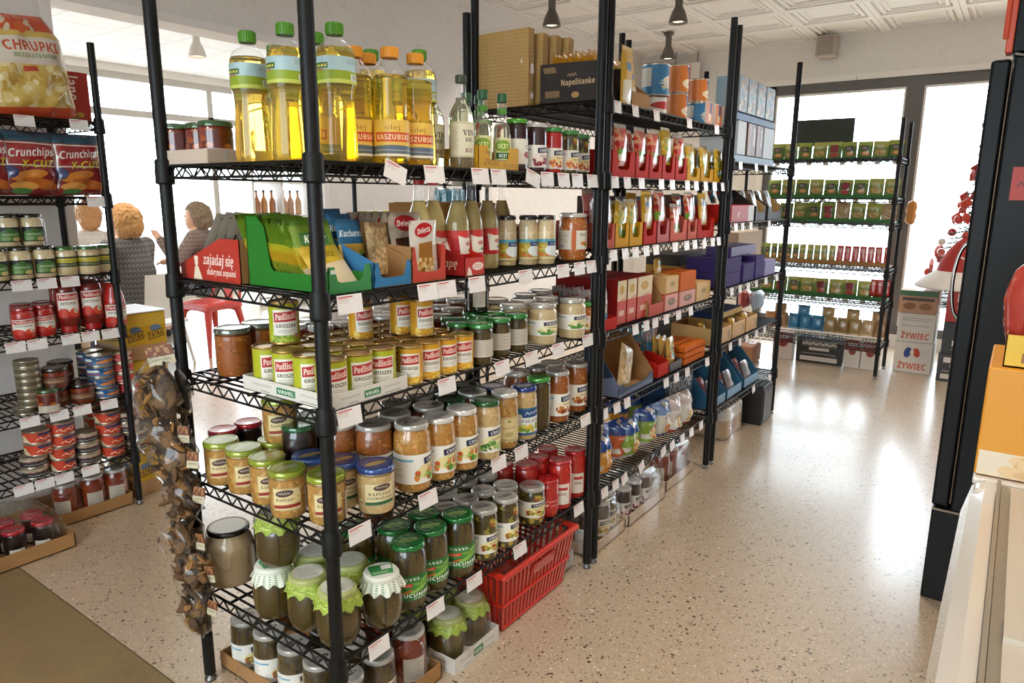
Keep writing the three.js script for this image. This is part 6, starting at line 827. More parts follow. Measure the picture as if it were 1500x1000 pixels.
function body(bones, cell, lo, hi) { // one continuous skin round the bones
  const size = Math.max(hi[0] - lo[0], hi[1] - lo[1], hi[2] - lo[2]), N = Math.min(96, Math.ceil(size / cell)), mc = new MarchingCubes(N, new THREE.MeshBasicMaterial(), false, false, 120000), f = mc.field; mc.isolation = 0;
  const c = [(lo[0] + hi[0]) / 2, (lo[1] + hi[1]) / 2, (lo[2] + hi[2]) / 2], hs = size / 2, p = V(), q = V();
  const B = bones.map(([a, b, ra, rb, k = 0.03]) => ({ a: V(...a), d: V(...b).sub(V(...a)), ra, rb, k }));
  for (let z = 0; z < N; z++) for (let y = 0; y < N; y++) for (let x = 0; x < N; x++) {
    p.set(c[0] + ((x - N / 2) / (N / 2)) * hs, c[1] + ((y - N / 2) / (N / 2)) * hs, c[2] + ((z - N / 2) / (N / 2)) * hs); let d = 1e3;
    for (const b of B) { const t = Math.min(1, Math.max(0, q.copy(p).sub(b.a).dot(b.d) / (b.d.lengthSq() || 1))), e = q.copy(b.a).addScaledVector(b.d, t).distanceTo(p) - (b.ra + (b.rb - b.ra) * t), h = Math.max(b.k - Math.abs(d - e), 0) / b.k; d = Math.min(d, e) - h * h * b.k * 0.25; }
    f[x + y * N + z * N * N] = -d;
  }
  mc.update(); const n = mc.count * (mc.count && mc.positionArray.length / 3 < mc.count ? 1 : 1), g = new THREE.BufferGeometry(); const pos = new Float32Array(mc.positionArray.slice(0, n * 3)); for (let i = 0; i < n; i++) for (let a = 0; a < 3; a++) pos[i * 3 + a] = c[a] + pos[i * 3 + a] * hs;
  g.setAttribute('position', new THREE.BufferAttribute(pos, 3)); g.computeVertexNormals(); const nn = mc.normalArray.slice(0, n * 3); g.setAttribute('normal', new THREE.BufferAttribute(new Float32Array(nn), 3)); g.setAttribute('uv', new THREE.BufferAttribute(new Float32Array(n * 2).map((_, i) => (i % 2 ? pos[(i >> 1) * 3 + 1] * 1.0 : pos[(i >> 1) * 3] + pos[(i >> 1) * 3 + 2])), 2)); return g;
}
const weave = (a, b) => { const t = canvas(128, 128, (g, w, h) => { R(g, a, 0, 0, w, h); for (let y = 0; y < h; y += 16) for (let x = 0; x < w; x += 16) { g.strokeStyle = b; g.lineWidth = 2; g.beginPath(); g.moveTo(x + 2, y + 12); g.lineTo(x + 8, y + 3); g.lineTo(x + 14, y + 12); g.stroke(); } }); t.repeat.set(3.2, 3.2); return new THREE.MeshPhysicalMaterial({ map: t, roughness: 0.9 }); };
const skin = mat('#d3a183', 0.55);
function seated(label, pos, turn, shirt, hair, o = {}) {
  const t = thing('person', label, 'person', pos, turn), sh = 0.98, hp = 0.5; // faces +z, seat height 0.46
  const arm = (s) => (o.raise && s > 0 ? [[s * 0.2, sh, 0.02], [s * 0.27, 0.74, 0.16], [s * 0.17, 0.98, 0.34]] : [[s * 0.2, sh, 0.0], [s * 0.25, 0.73, 0.08], [s * 0.13, 0.72, 0.34]]);
  const bones = [[[0, 1.16, 0.035], [0, 1.2, 0.03], 0.085, 0.092], [[0, 1.1, 0.06], [0, 1.12, 0.06], 0.06, 0.06], [[0, 1.0, 0], [0, 1.1, 0.02], 0.055, 0.05]]; // head, jaw, neck
  bones.push([[0, 1.145, 0.125], [0, 1.165, 0.118], 0.014, 0.008, 0.015], [[0.092, 1.16, 0.02], [0.094, 1.175, 0.02], 0.014, 0.014, 0.01], [[-0.092, 1.16, 0.02], [-0.094, 1.175, 0.02], 0.014, 0.014, 0.01]);
  for (const s of [1, -1]) {
    const [a, b, c] = arm(s), dir = V(...c).sub(V(...b)).normalize(); bones.push([a, b, 0.048, 0.042], [b, c, 0.042, 0.028]);
    const palm = V(...c).addScaledVector(dir, 0.05); bones.push([c, palm.toArray(), 0.026, 0.03, 0.02]);
    for (let f = 0; f < 4; f++) { const r = palm.clone().add(V((f - 1.5) * 0.017, -0.006, 0)), k = r.clone().addScaledVector(dir, 0.04), e = k.clone().addScaledVector(dir, 0.022 + (f === 1 || f === 2 ? 0.01 : 0)).add(V(0, -0.02, 0)); bones.push([r.toArray(), k.toArray(), 0.0095, 0.0088, 0.006], [k.toArray(), e.toArray(), 0.0088, 0.0075, 0.006]); }
    bones.push([palm.clone().addScaledVector(dir, -0.03).toArray(), palm.clone().add(V(-s * 0.045, 0.01, 0)).addScaledVector(dir, 0.01).toArray(), 0.012, 0.009, 0.008]);
    bones.push([[s * 0.09, hp, 0.0], [s * 0.11, hp - 0.02, 0.42], 0.085, 0.058], [[s * 0.11, hp - 0.02, 0.42], [s * 0.11, 0.08, 0.38], 0.055, 0.036], [[s * 0.11, 0.05, 0.36], [s * 0.12, 0.035, 0.52], 0.04, 0.032]);
  }
  bones.push([[0, 0.55, -0.01], [0, 0.78, -0.02], 0.15, 0.14, 0.06], [[0, 0.78, -0.02], [0, 0.95, -0.01], 0.145, 0.12, 0.06], [[-0.14, 0.95, 0], [0.14, 0.95, 0], 0.075, 0.075, 0.06]);
  part('body', body(bones, 0.0135, [-0.4, 0, -0.25], [0.4, 1.32, 0.62]), skin, t);
  const cl = [[[0, 0.52, -0.01], [0, 0.78, -0.02], 0.165, 0.155, 0.06], [[0, 0.78, -0.02], [0, 0.94, -0.01], 0.157, 0.13, 0.06], [[-0.15, 0.95, 0], [0.15, 0.95, 0], 0.085, 0.085, 0.06]];
  for (const s of [1, -1]) { const [a, b, c] = arm(s); cl.push([a, o.long ? b : V(...a).lerp(V(...b), 0.75).toArray(), 0.068, 0.066]); if (o.long) cl.push([b, V(...b).lerp(V(...c), 0.85).toArray(), 0.062, 0.045]); }
  part('shirt', body(cl, 0.016, [-0.4, 0.3, -0.3], [0.4, 1.15, 0.5]), shirt, t);
  const tr = []; for (const s of [1, -1]) tr.push([[s * 0.09, hp, -0.02], [s * 0.11, hp - 0.02, 0.42], 0.105, 0.075, 0.05], [[s * 0.11, hp - 0.02, 0.42], [s * 0.11, 0.14, 0.38], 0.075, 0.058]); part('trousers', body(tr, 0.018, [-0.3, 0.05, -0.2], [0.3, 0.7, 0.6]), o.legs ?? mat('#5d6470', 0.9), t);
  for (const s of [1, -1]) part('shoe', rbox(0.09, 0.07, 0.24, 0.03, s * 0.115, 0.036, 0.43), mat('#2b2826', 0.6), t);
  const hb = [[[0, 1.2, -0.005], [0, 1.215, 0.01], 0.108, 0.106, 0.03], [[0, 1.14, -0.05], [0, 1.2, -0.03], 0.09, 0.1, 0.03]]; if (o.bun) hb.push([[0, 1.31, -0.03], [0, 1.33, -0.03], 0.05, 0.045, 0.02]); else hb.push([[0.06, 1.08, -0.03], [0.07, 1.16, -0.02], 0.045, 0.05, 0.03], [[-0.06, 1.08, -0.03], [-0.07, 1.16, -0.02], 0.045, 0.05, 0.03]);
  const hg = body(hb, 0.009, [-0.2, 1.0, -0.2], [0.2, 1.4, 0.2]), p = hg.attributes.position; for (let i = 0; i < p.count; i++) { const x = p.getX(i), y = p.getY(i), z = p.getZ(i), n = 0.012 * noise.noise(x * 45, y * 30, z * 45), l = Math.hypot(x, y - 1.19, z) || 1; const front = z > 0.06 && y < 1.235 ? -0.03 : 0; p.setXYZ(i, x * (1 + n / l), y + (y - 1.19) * n / l, z * (1 + n / l) + front); } hg.computeVertexNormals(); part('hair', hg, hair, t);
  for (const s of [1, -1]) part('eye', new THREE.SphereGeometry(0.011, 10, 8), mat('#3a2c22', 0.2), t, [s * 0.034, 1.178, 0.112]); part('mouth', rbox(0.04, 0.008, 0.008, 0.003), mat('#a8584e', 0.5), t, [0, 1.105, 0.116]);
}
const blond = mat('#b3834c', 0.6), fair = mat('#a8794a', 0.6);
const pa = CAM.clone().addScaledVector(sight(200, 340), 5.6), pb = CAM.clone().addScaledVector(sight(172, 310), 6.4), pc = CAM.clone().addScaledVector(sight(292, 340), 7.0);
seated('person with blond hair in a grey patterned short-sleeved shirt seated at the cafe table', [pa.x - 0.08, 0, pa.z], 3.55, weave('#4d4a48', '#8a8580'), blond);
seated('person with a high bun seated beyond the grey patterned shirt', [pb.x - 0.1, 0, pb.z - 0.35], 2.9, weave('#b8b0a8', '#d0c8c0'), fair, { bun: true, long: true });
seated('person in a brown patterned long-sleeved top raising a hand at the cafe table', [pc.x, 0, pc.z], -2.3, weave('#6b5a54', '#9a8880'), mat('#7a6650', 0.6), { long: true, raise: true });
{ // white cafe chair and table
  const wm = mat('#e6e2dd', 0.4), t = thing('plastic_chair', 'white curved chair behind the seated person in the cafe', 'chair', [pa.x - 0.02, 0, pa.z + 0.1], 3.55);
  const sh = new THREE.CylinderGeometry(0.27, 0.25, 0.36, 24, 6, true, Math.PI * 0.72, Math.PI * 0.56), p = sh.attributes.position; for (let i = 0; i < p.count; i++) p.setZ(i, p.getZ(i) - (p.getY(i)) * 0.12); sh.computeVertexNormals();
  part('backrest', sh.translate(0, 0.6, 0.02), new THREE.MeshPhysicalMaterial({ color: '#e6e2dd', roughness: 0.4, side: THREE.DoubleSide }), t); part('seat', rbox(0.42, 0.03, 0.42, 0.012, 0, 0.37, 0), wm, t); for (const [x, z] of [[1, 1], [-1, 1], [1, -1], [-1, -1]]) part('leg', rod([x * 0.22, 0, z * 0.22], [x * 0.17, 0.36, z * 0.17], 0.012, 8, 0.016), wm, t);
  const tb = thing('cafe_table', 'white cafe table where the people sit', 'table', [(pa.x + pc.x) / 2 - 0.25, 0, (pa.z + pc.z) / 2 - 0.15]); part('table_top', lathe([[0, 0.7], [0.42, 0.7], [0.43, 0.71], [0.42, 0.725], [0, 0.725]], 32), wm, tb); part('column', rod([0, 0.03, 0], [0, 0.7, 0], 0.03, 12), mat('#3a3836', 0.4), tb); part('foot', lathe([[0, 0], [0.24, 0], [0.24, 0.015], [0.05, 0.03], [0, 0.03]], 24), mat('#3a3836', 0.4), tb);
}
{ // display cabinet with amber bottles by the cafe windows
  const x0 = 4.35, z0 = -6.5, t = thing('display_cabinet', 'white glazed cabinet of amber bottles in the cafe', 'cabinet', [x0 + 0.4, 0, z0 - 0.2]), m = mat('#e4e0da', 0.5);
  for (const x of [-0.42, 0, 0.42]) part('upright', gbox(0.035, 1.9, 0.4, x, 0.95, 0), m, t); for (const y of [0.1, 0.6, 1.12, 1.55, 1.88]) part('cabinet_shelf', gbox(0.84, 0.03, 0.4, 0, y, 0), m, t); part('pane', gbox(0.4, 0.4, 0.004, 0.21, 1.34, 0.2), pane, t);
  for (const [x, k] of [[-0.3, 0], [-0.2, 1], [-0.08, 0], [0.1, 1], [0.2, 0], [0.32, 1]]) { const b = thing('amber_bottle', 'amber bottle in the white cafe cabinet', 'bottle', [x0 + 0.4 + x, 1.136, z0 - 0.12], 0, 'amber bottles in the cafe cabinet'); part('bottle_body', lathe([[0, 0], [0.042, 0], [0.044, 0.02], [0.044, 0.16], [0.03, 0.2], [0.015, 0.23], [0.014, 0.29], [0, 0.29]], 16), mat(k ? '#b5762a' : '#a8601c', 0.2, glossy), b); part('cap', rod([0, 0.285, 0], [0, 0.31, 0], 0.016, 12), mat('#2b2420', 0.4), b); }
}
{ // track rail with two pale spots in the cafe
  const a = CAM.clone().addScaledVector(sight(65, 20), 5.2), y = 2.72, z = -4.4; const t = thing('track_rail', 'thin track rail under the cafe ceiling', 'lamp rail', [0.4, y, z]); part('rail', rod([-0.6, 0, 0], [2.1, 0, 0], 0.012, 8), mat('#b9a08a', 0.5), t); for (const x of [-0.5, 0.8, 2.0]) part('hanger', rod([x, 0, 0], [x, CH - 0.012 - y, 0], 0.005, 6), mat('#b9a08a', 0.5), t);
}

// ---------- black upright fridge ----------
{
  const t = thing('upright_fridge', 'tall black upright fridge with a curved chrome handle', 'fridge', [1.733, 0, 1.054]), m = mat('#0a0b0b', 0.45, { specularIntensity: 0.5 }), seam = mat('#6a5c48', 0.35, { metalness: 0.5 });
  part('plinth', rbox(0.78, 0.335, 0.6, 0.006, 0.39, 0.168, 0.305), m, t); part('cabinet_body', rbox(0.78, 1.47, 0.55, 0.008, 0.39, 1.075, 0.335), m, t);
  const d = part('door', rbox(0.76, 1.46, 0.052, 0.01, 0.39, 1.075, 0.027), m, t); part('handle', tube([[0.06, 0.99, 0.004], [0.06, 1.02, -0.014], [0.06, 1.12, -0.026], [0.06, 1.22, -0.014], [0.06, 1.25, 0.004]], 0.006, 30, 8), mat('#b8b6b2', 0.2, { metalness: 1 }), d);
  part('door_glass', gbox(0.6, 1.25, 0.004, 0.41, 1.08, -0.001), mat('#101416', 0.08, { clearcoat: 1 }), d);
  part('side_strip', rod([-0.002, 0.37, 0.056], [-0.002, 1.8, 0.056], 0.0025, 6), seam, t); part('plinth_strip', rod([-0.003, 0.338, 0.005], [-0.003, 0.338, 0.6], 0.004, 6), mat('#8a7a62', 0.4), t);
  part('sign_box', rbox(0.78, 0.4, 0.55, 0.006, 0.39, 2.02, 0.325), m, t); part('sign_strip', [rbox(0.06, 0.4, 0.02, 0.004, 0.03, 2.02, 0.042), rod([0, 1.86, 0.03], [0, 2.2, 0.03], 0.008, 8)], mat('#d8502c', 0.4), t);
  part('sticker', gbox(0.0012, 0.045, 0.03, -0.0035, 1.97, 0.13), mat('#cfcac2', 0.4), t);
  part('cable', tube([[-0.006, 1.815, 0.06], [-0.02, 1.8, 0.12], [-0.015, 1.795, 0.25], [-0.006, 1.81, 0.5]], 0.004, 20, 6), mat('#8f8b86', 0.5), t);
  const n = single('red_note', gbox(0.0012, 0.1, 0.15), print(128, 96, (g, w, h) => { R(g, '#b5301f', 0, 0, w, h); scr(g, '#4a1a14', 50, 50, 70, 22); }), 'red paper note stuck on the side of the black fridge', 'note', [1.73, 1.435, 1.225]);
}
// ---------- chest freezer with sliding glass lids ----------
{
  const x0 = -0.62, x1 = 0.565, z0 = 1.168, z1 = 1.83, hT = 0.87, t = thing('chest_freezer', 'white chest freezer with sliding glass lids', 'freezer', [x0, 0, z0]), m = mat('#cfc6b8', 0.22, { clearcoat: 0.8, clearcoatRoughness: 0.06 }), L = x1 - x0, W = z1 - z0, cl = mat('#bdb19f', 0.3);
  const prof = [[0, 0], [0.035, 0.02], [0.02, 0.3], [0.0, 0.66], [-0.004, 0.8], [0.008, 0.855], [0.028, 0.87], [0.045, 0.868], [0.05, 0.83], [0.05, 0]], s = new THREE.Shape(prof.map(([a, b]) => new THREE.Vector2(a, b))), sg = new THREE.ExtrudeGeometry(s, { depth: L, bevelEnabled: false, curveSegments: 6 });
  part('front_wall', sg.clone().rotateY(-Math.PI / 2).rotateY(Math.PI).scale(1, 1, 1).translate(0, 0, 0), m, t, [0, 0, 0], [0, 0, 0]);
  t.children[0].geometry = (() => { const g = new THREE.ExtrudeGeometry(s, { depth: L, bevelEnabled: false }); g.applyMatrix4(new THREE.Matrix4().set(0, 0, 1, 0, 0, 1, 0, 0, 1, 0, 0, 0, 0, 0, 0, 1)); const ix = g.index; g.computeVertexNormals(); return g; })();
  part('rear_wall', span(0, L, 0, hT, W - 0.05, W), m, t); part('end_wall', span(0, 0.05, 0, hT, 0.045, W - 0.05), m, t); part('end_wall', rbox(0.06, hT, W - 0.02, 0.015, L - 0.03, hT / 2, W / 2), m, t); part('floor_pan', span(0.05, L - 0.05, 0.05, 0.2, 0.05, W - 0.05), mat('#d8d2c8', 0.5), t);
  part('lid_rail', [span(0, L, hT - 0.004, hT + 0.006, 0.046, 0.052), span(0.02, L - 0.02, hT - 0.012, hT + 0.002, 0.053, 0.066)], mat('#8a7e6c', 0.35), t);
  for (const [a, b, y] of [[0.02, L * 0.55, hT - 0.006], [L * 0.5, L - 0.06, hT + 0.0015]]) { const f = part('sliding_lid', [span(a, b, y, y + 0.014, 0.066, 0.115), span(a, b, y, y + 0.014, W - 0.12, W - 0.07), span(a, a + 0.05, y, y + 0.014, 0.115, W - 0.12), span(b - 0.05, b, y, y + 0.014, 0.115, W - 0.12)], cl, t); part('lid_glass', span(a + 0.05, b - 0.05, y + 0.004, y + 0.009, 0.115, W - 0.12), pane, f); }
  part('light_strip', span(0.06, L - 0.06, hT - 0.06, hT - 0.045, W - 0.08, W - 0.055), mat('#e4ded4', 0.4), t);
  const wb = (x, z, label, n) => { const b = thing('wire_basket', label, 'basket', [x0 + x, 0.2, z0 + z]), wm = mat('#e0dbd2', 0.4), g = []; for (let k = 0; k < 5; k++) { const y = 0.02 + k * 0.08; g.push(rod([-0.16, y, -0.22], [0.16, y, -0.22], 0.003, 5), rod([-0.16, y, 0.22], [0.16, y, 0.22], 0.003, 5), rod([-0.16, y, -0.22], [-0.16, y, 0.22], 0.003, 5), rod([0.16, y, -0.22], [0.16, y, 0.22], 0.003, 5)); } part('basket_rings', g, wm, b); const v = []; for (let k = 0; k <= 6; k++) { const u = -1 + k / 3; v.push(rod([u * 0.16, 0, 0.22], [u * 0.16, 0.36, 0.22], 0.004, 5), rod([u * 0.16, 0, -0.22], [u * 0.16, 0.36, -0.22], 0.004, 5), rod([0.16, 0, u * 0.22], [0.16, 0.36, u * 0.22], 0.004, 5), rod([-0.16, 0, u * 0.22], [-0.16, 0.36, u * 0.22], 0.004, 5)); } part('basket_uprights', v, wm, b); };
  wb(0.9, 0.33, 'white wire basket at the far end inside the freezer'); wb(0.52, 0.33, 'white wire basket in the middle of the freezer');
  for (const [x, z, k, y] of [[0.85, 0.24, 0, 0.1], [0.95, 0.36, 1, 0.1], [0.5, 0.28, 1, 0.1], [0.55, 0.4, 0, 0.1]]) { const o = new THREE.Object3D(); o.position.set(x0 + x, 0.215, z0 + z); packets(o, { n: 1, geo: [pillow(0.14, 0.2, 0.05, { wr: 0.3 })], m: [pastaBag(k ? '#c8bca8' : '#b8a48c', k ? '#b5382c' : '#d8d0c4', '#9a8a78', ['#c2402c', '#d9c8b0'])], label: ['pale frozen food bag in the freezer', 'red-banded frozen food bag in the freezer'][k], group: ['pale frozen food bags', 'red-banded frozen food bags'][k], lean: 0.3, name: 'frozen_food_bag', cat: 'bag' }); }
}
{ // boxes on a low cabinet beyond the freezer
  const c = thing('low_cabinet', 'white low cabinet between freezer and black fridge', 'cabinet', [0.58, 0, 1.175]); part('cabinet_body', rbox(1.1, 0.855, 0.62, 0.01, 0.55, 0.43, 0.315), mat('#cfc6b8', 0.4), c); part('worktop', rbox(1.12, 0.015, 0.63, 0.005, 0.55, 0.862, 0.315), mat('#d8d0c4', 0.35), c);
  const om = print(320, 256, (g, w, h) => { R(g, '#cf8a1a', 0, 0, w, h); R(g, '#d9c8ae', 0, 196, w, 60); dots(g, 200, 40, 16, ['#d9b98a', '#cfa878'], 10, 22, 40, 206); R(g, '#c8402c', 210, 60, 90, 84); T(g, '#f4e6d4', 't', 255, 106, 70); R(g, '#c07c14', 116, 0, 3, 196); });
  const b = thing('carton', 'large orange carton with a red square beyond the freezer', 'box', [0.72, 0.8715, 1.235]); part('box_body', rbox(0.265, 0.21, 0.4, 0.004, 0, 0.105, 0.14), mat('#cf8a1a', 0.55), b); part('end_print', gbox(0.392, 0.205, 0.001), om, b, [-0.1331, 0.105, 0.14], [0, -Math.PI / 2, 0]); part('tape', gbox(0.265, 0.0012, 0.03, 0, 0.2106, 0.1), mat('#b98a4a', 0.3), b);
  const ym = print(256, 128, (g, w, h) => { R(g, '#d6ab24', 0, 0, w, h); T(g, '#8a5a1c', 'rac', 90, 84, 70, { al: 'center' }); g.strokeStyle = '#8a5a1c'; g.lineWidth = 6; g.strokeRect(112, 8, 44, 36); });
  const y = carton('yellow display carton with brown lettering on the orange carton', 0.605, 0.72, 1.36, 1.083, { d: 0.165, hf: 0.06, hb: 0.06, m: YEL, sm: ym });
  packets(y, { n: 3, geo: [pillow(0.085, 0.19, 0.05, { wr: 0.35 })], m: [mat('#a8382c', 0.2, { clearcoat: 1 }), mat('#c9b8a4', 0.25, { clearcoat: 1 })], label: 'red and clear packet in the yellow display carton', group: 'packets in the yellow display carton', z: -0.04, x: 0.03, step: 0.05, lean: 0.02, name: 'snack_packet', cat: 'packet' });
  const q = thing('carton', 'red box behind the yellow carton', 'box', [0.98, 0.8715, 1.25]); part('box_body', rbox(0.16, 0.24, 0.3, 0.004, 0, 0.12, 0.1), RED, q); part('lid_flap', gbox(0.15, 0.002, 0.1, 0, 0.241, 0.05), RED, q);
  const k = thing('carton', 'yellow torn-top carton on the red box', 'box', [0.98, 1.1138, 1.28]); part('box_body', rbox(0.14, 0.16, 0.26, 0.004, 0, 0.08, 0.1), YEL, k); part('torn_flap', slab([[-0.07, 0], [0.07, 0], [0.06, 0.05], [0.01, 0.03], [-0.03, 0.06], [-0.07, 0.04]], 0.002), kraft, k, [0, 0.158, -0.03]);
}

// ---------- shelving before the shop window ----------
{
  const gP = [pillow(0.112, 0.15, 0.03, { sd: 2 }), pillow(0.112, 0.145, 0.035, { sd: 6 })], X0 = 5.5, put = (z, y, m, label, group, o = {}) => { const b = new THREE.Object3D(); b.position.set(X0 + (o.x ?? 0), y, z); b.rotation.y = -Math.PI / 2; packets(b, { n: 1, geo: [o.geo ?? gP[Math.floor(rnd() * 2)]], m: [m], label, group, z: 0, lean: o.lean ?? 0.08, name: o.name ?? 'soup_packet', cat: 'packet' }); };
  const row = (y, list, g) => list.forEach((m, i) => put(0.31 - i * 0.115, y + 0.004, m, 'green soup packet on the ' + g, 'green soup packets on the ' + g));
  const P0 = PACK.soup, P1 = PACK.soupRed, P2 = PACK.soupPale, trayRow = (y, m, l, z0 = -0.75, z1 = 0.36, hh = 0.028) => { const t = thing('card_tray', l, 'tray', [X0 - 0.02, y, (z0 + z1) / 2]); part('tray_lip', gbox(0.003, hh, z1 - z0, -0.01, hh / 2, 0), m, t); part('tray_base', gbox(0.2, 0.003, z1 - z0, 0.09, 0.0015, 0), m, t); };
  row(SW[0], [P0, P2, P0, P0, P1, P2, P0, P2, P0], 'top window shelf'); row(SW[1], [P2, P2, P0, P1, P0, P2, P0, P2, P0], 'second window shelf'); row(SW[2], [PACK.pasta, P2, P2, PACK.pasta, P1, P0, P2, P0, P2], 'third window shelf'); row(SW[4], [P0, P2, P1, P2, P1, P2, P0, P1, P2], 'fifth window shelf');
  [[0, '#3f7a3c', 'top'], [1, '#3f7a3c', 'second'], [2, '#3f7a3c', 'third'], [4, '#2f6a34', 'fifth']].forEach(([k, c, w]) => trayRow(SW[k], mat(c, 0.6), 'green card tray along the ' + w + ' window shelf'));
  trayRow(SW[3], kraft, 'brown card tray along the fourth window shelf', -0.75, 0.36, 0.035);
  for (let i = 0; i < 18; i++) put(0.33 - i * 0.06, SW[3] + 0.004, i < 7 ? PACK.stick : i < 12 ? P2 : P0, i < 7 ? 'slim red snack packet on the fourth window shelf' : 'slim green snack packet on the fourth window shelf', i < 7 ? 'slim red snack packets' : 'slim green snack packets', { geo: pillow(0.05, 0.15, 0.02), name: 'snack_packet' });
  for (let i = 0; i < 3; i++) put(0.36 - i * 0.05, SW[4] + 0.03, PACK.stick, 'red packet at the end of the fifth window shelf', 'red packets at the shelf end', { geo: pillow(0.05, 0.14, 0.03), name: 'snack_packet', x: -0.02 });
  const heap = [['#c98a4c', 'bread'], ['#b88a54', 'bread'], ['#2f7fb0', 'blue'], ['#3a86b4', 'blue'], ['#2f7fb0', 'blue'], ['#b3925c', 'bread'], ['#a8844e', 'bread'], ['#b3925c', 'bread'], ['#c8a878', 'bread'], ['#b58a5c', 'bread']];
  heap.forEach(([c, k], i) => { const z = -0.55 + i * 0.1; put(z, SW[5] + 0.004, mat(c, 0.3, foil), k === 'blue' ? 'blue snack bag on the lowest window shelf' : 'golden bread snack bag on the lowest window shelf', k === 'blue' ? 'blue snack bags' : 'golden bread snack bags', { geo: pillow(0.1, 0.14, 0.07), name: 'snack_bag' }); if (i % 2) put(z - 0.03, SW[5] + 0.12, mat(c, 0.3, foil), k === 'blue' ? 'blue snack bag on the lowest window shelf' : 'golden bread snack bag on the lowest window shelf', k === 'blue' ? 'blue snack bags' : 'golden bread snack bags', { geo: pillow(0.1, 0.1, 0.06), name: 'snack_bag', x: 0.03 }); });
  { const g = new THREE.BoxGeometry(0.04, 0.03, 0.0012); for (const k of [0, 1, 2, 3, 4]) for (let i = 0; i < 8; i++) { const m = single('price_card', g, priceM, `${ORD[i]} price card from the red packet end on the ${ORD[k]} window shelf`, 'price card', [5.458, SW[k] - 0.018, 0.32 - i * 0.13], -Math.PI / 2, 'price cards on the window shelving'); } }
  for (const [y, k] of [[SW[2] + 0.05, 0], [SW[2] + 0.12, 1]]) { const o = single('paper_bag', pillow(0.1, 0.12, 0.06, { wr: 0.3 }), mat('#d08a44', 0.5), 'orange paper bag hanging at the window shelf end', 'bag', [5.55, y - 0.06, 0.46], 0.4, 'orange paper bags'); }
  // cartons standing on the floor
  const beer = (rows) => print(256, 192, (g, w, h) => { R(g, '#ddd4c8', 0, 0, w, h); T(g, '#c8502a', 'ŻYWIEC', 128, rows ? 150 : 150, 54, { max: 210 }); if (rows) { E(g, '#2c4a86', 90, 64, 24, 34, 0.4); E(g, '#c8402c', 150, 62, 22, 30, -0.5); E(g, '#e8dccb', 120, 60, 14, 14); } else { lines(g, '#a8a096', 30, 30, 190, 2, 14, 5); lines(g, '#a8a096', 30, 80, 190, 1, 14, 5); } }, 0.6);
  const box = (label, x, y, z0, z1, hh, m, pr, o = {}) => { const t = thing('cardboard_box', label, 'box', [x, y, (z0 + z1) / 2]), d = o.d ?? 0.3; part('box_body', rbox(d, hh, z1 - z0, 0.004, d / 2, hh / 2, 0), m, t); part('front_print', gbox(z1 - z0 - 0.004, hh - 0.004, 0.001), pr, t, [-0.0006, hh / 2, 0], [0, -Math.PI / 2, 0]); part('tape', gbox(d, 0.001, 0.05, d / 2, hh + 0.0006, 0), mat('#c9bda8', 0.4), t); return t; };
  const bw = mat('#d8cfc4', 0.6), dk = mat('#22201e', 0.5), pies = print(256, 144, (g, w, h) => { R(g, '#b98a64', 0, 0, w, h); R(g, '#3d6a44', 0, 0, w, 34); R(g, '#4a3226', 20, 44, 216, 20); E(g, '#8a5a2c', 74, 100, 44, 22); E(g, '#8a5a2c', 182, 100, 44, 22); });
  box('white beer carton with two figures and orange lettering, lowest of its stack', 5.44, 0.001, 0.47, 0.74, 0.25, bw, beer(1)); box('white beer carton with orange lettering in the middle of its stack', 5.445, 0.2525, 0.47, 0.735, 0.235, bw, beer(0)); box('brown and green food carton on top of white beer cartons', 5.45, 0.489, 0.46, 0.73, 0.18, mat('#b98a64', 0.6), pies);
  const por = print(256, 192, (g, w, h) => { R(g, '#211e1c', 0, 0, w, h); T(g, '#e4dccf', 'PORTER', 150, 130, 50); R(g, '#b5402c', 90, 10, 36, 80); lines(g, '#a89c8c', 60, 164, 150, 1, 10, 5); }), redb = print(256, 192, (g, w, h) => { R(g, '#b02a22', 0, 0, w, h); R(g, '#d9b8ae', 60, 20, 150, 50); bars(g, 80, 130, 100, 44); scr(g, '#f0e0d8', 130, 100, 130, 18); }), blk = print(320, 224, (g, w, h) => { R(g, '#282523', 0, 0, w, h); R(g, '#cfc6ba', 40, 30, 240, 44); R(g, '#cfc6ba', 90, 86, 140, 26); scr(g, '#cfc6ba', 160, 140, 240, 22); R(g, '#cfc6ba', 30, 166, 260, 40); });
  box('black carton with pale bars at the bottom of the stack near the fridge', 5.3, 0.001, 0.79, 1.08, 0.22, dk, blk); box('black porter carton in the middle of the stack near the fridge', 5.305, 0.2225, 0.8, 1.08, 0.24, dk, por); box('red carton on top of the stack near the fridge', 5.31, 0.464, 0.8, 1.08, 0.25, mat('#b02a22', 0.5), redb);
  const mar = print(128, 192, (g, w, h) => { R(g, '#ddd2c6', 0, 0, w, h); R(g, '#7d2f2c', 0, 0, w, 70); E(g, '#8a3a34', 64, 78, 30, 26); lines(g, '#e6d8cc', 24, 24, 80, 2, 14, 5); });
  box('maroon and white carton at the inner end of the row', 5.33, 0.001, -0.47, -0.3, 0.24, bw, mar, { d: 0.1 }); box('black carton with pale bars in the row before the window shelves', 5.33, 0.001, -0.27, 0.1, 0.22, dk, blk, { d: 0.1 }); box('maroon and white carton beside the black one', 5.33, 0.001, 0.115, 0.235, 0.24, bw, mar, { d: 0.1 }); box('maroon and white carton beside the shelf post', 5.33, 0.001, 0.245, 0.375, 0.235, bw, mar, { d: 0.1 });
  const wp = thing('wrapped_bread_pack', 'brown pack wrapped in film at the end of the carton row', 'pack', [5.05, 0.001, -0.62]); part('pack_body', rbox(0.24, 0.16, 0.2, 0.02, 0, 0.08, 0), mat('#9a6a50', 0.5), wp); part('film', wrap(0.27, 0.18, 0.23, 2), film, wp);
}
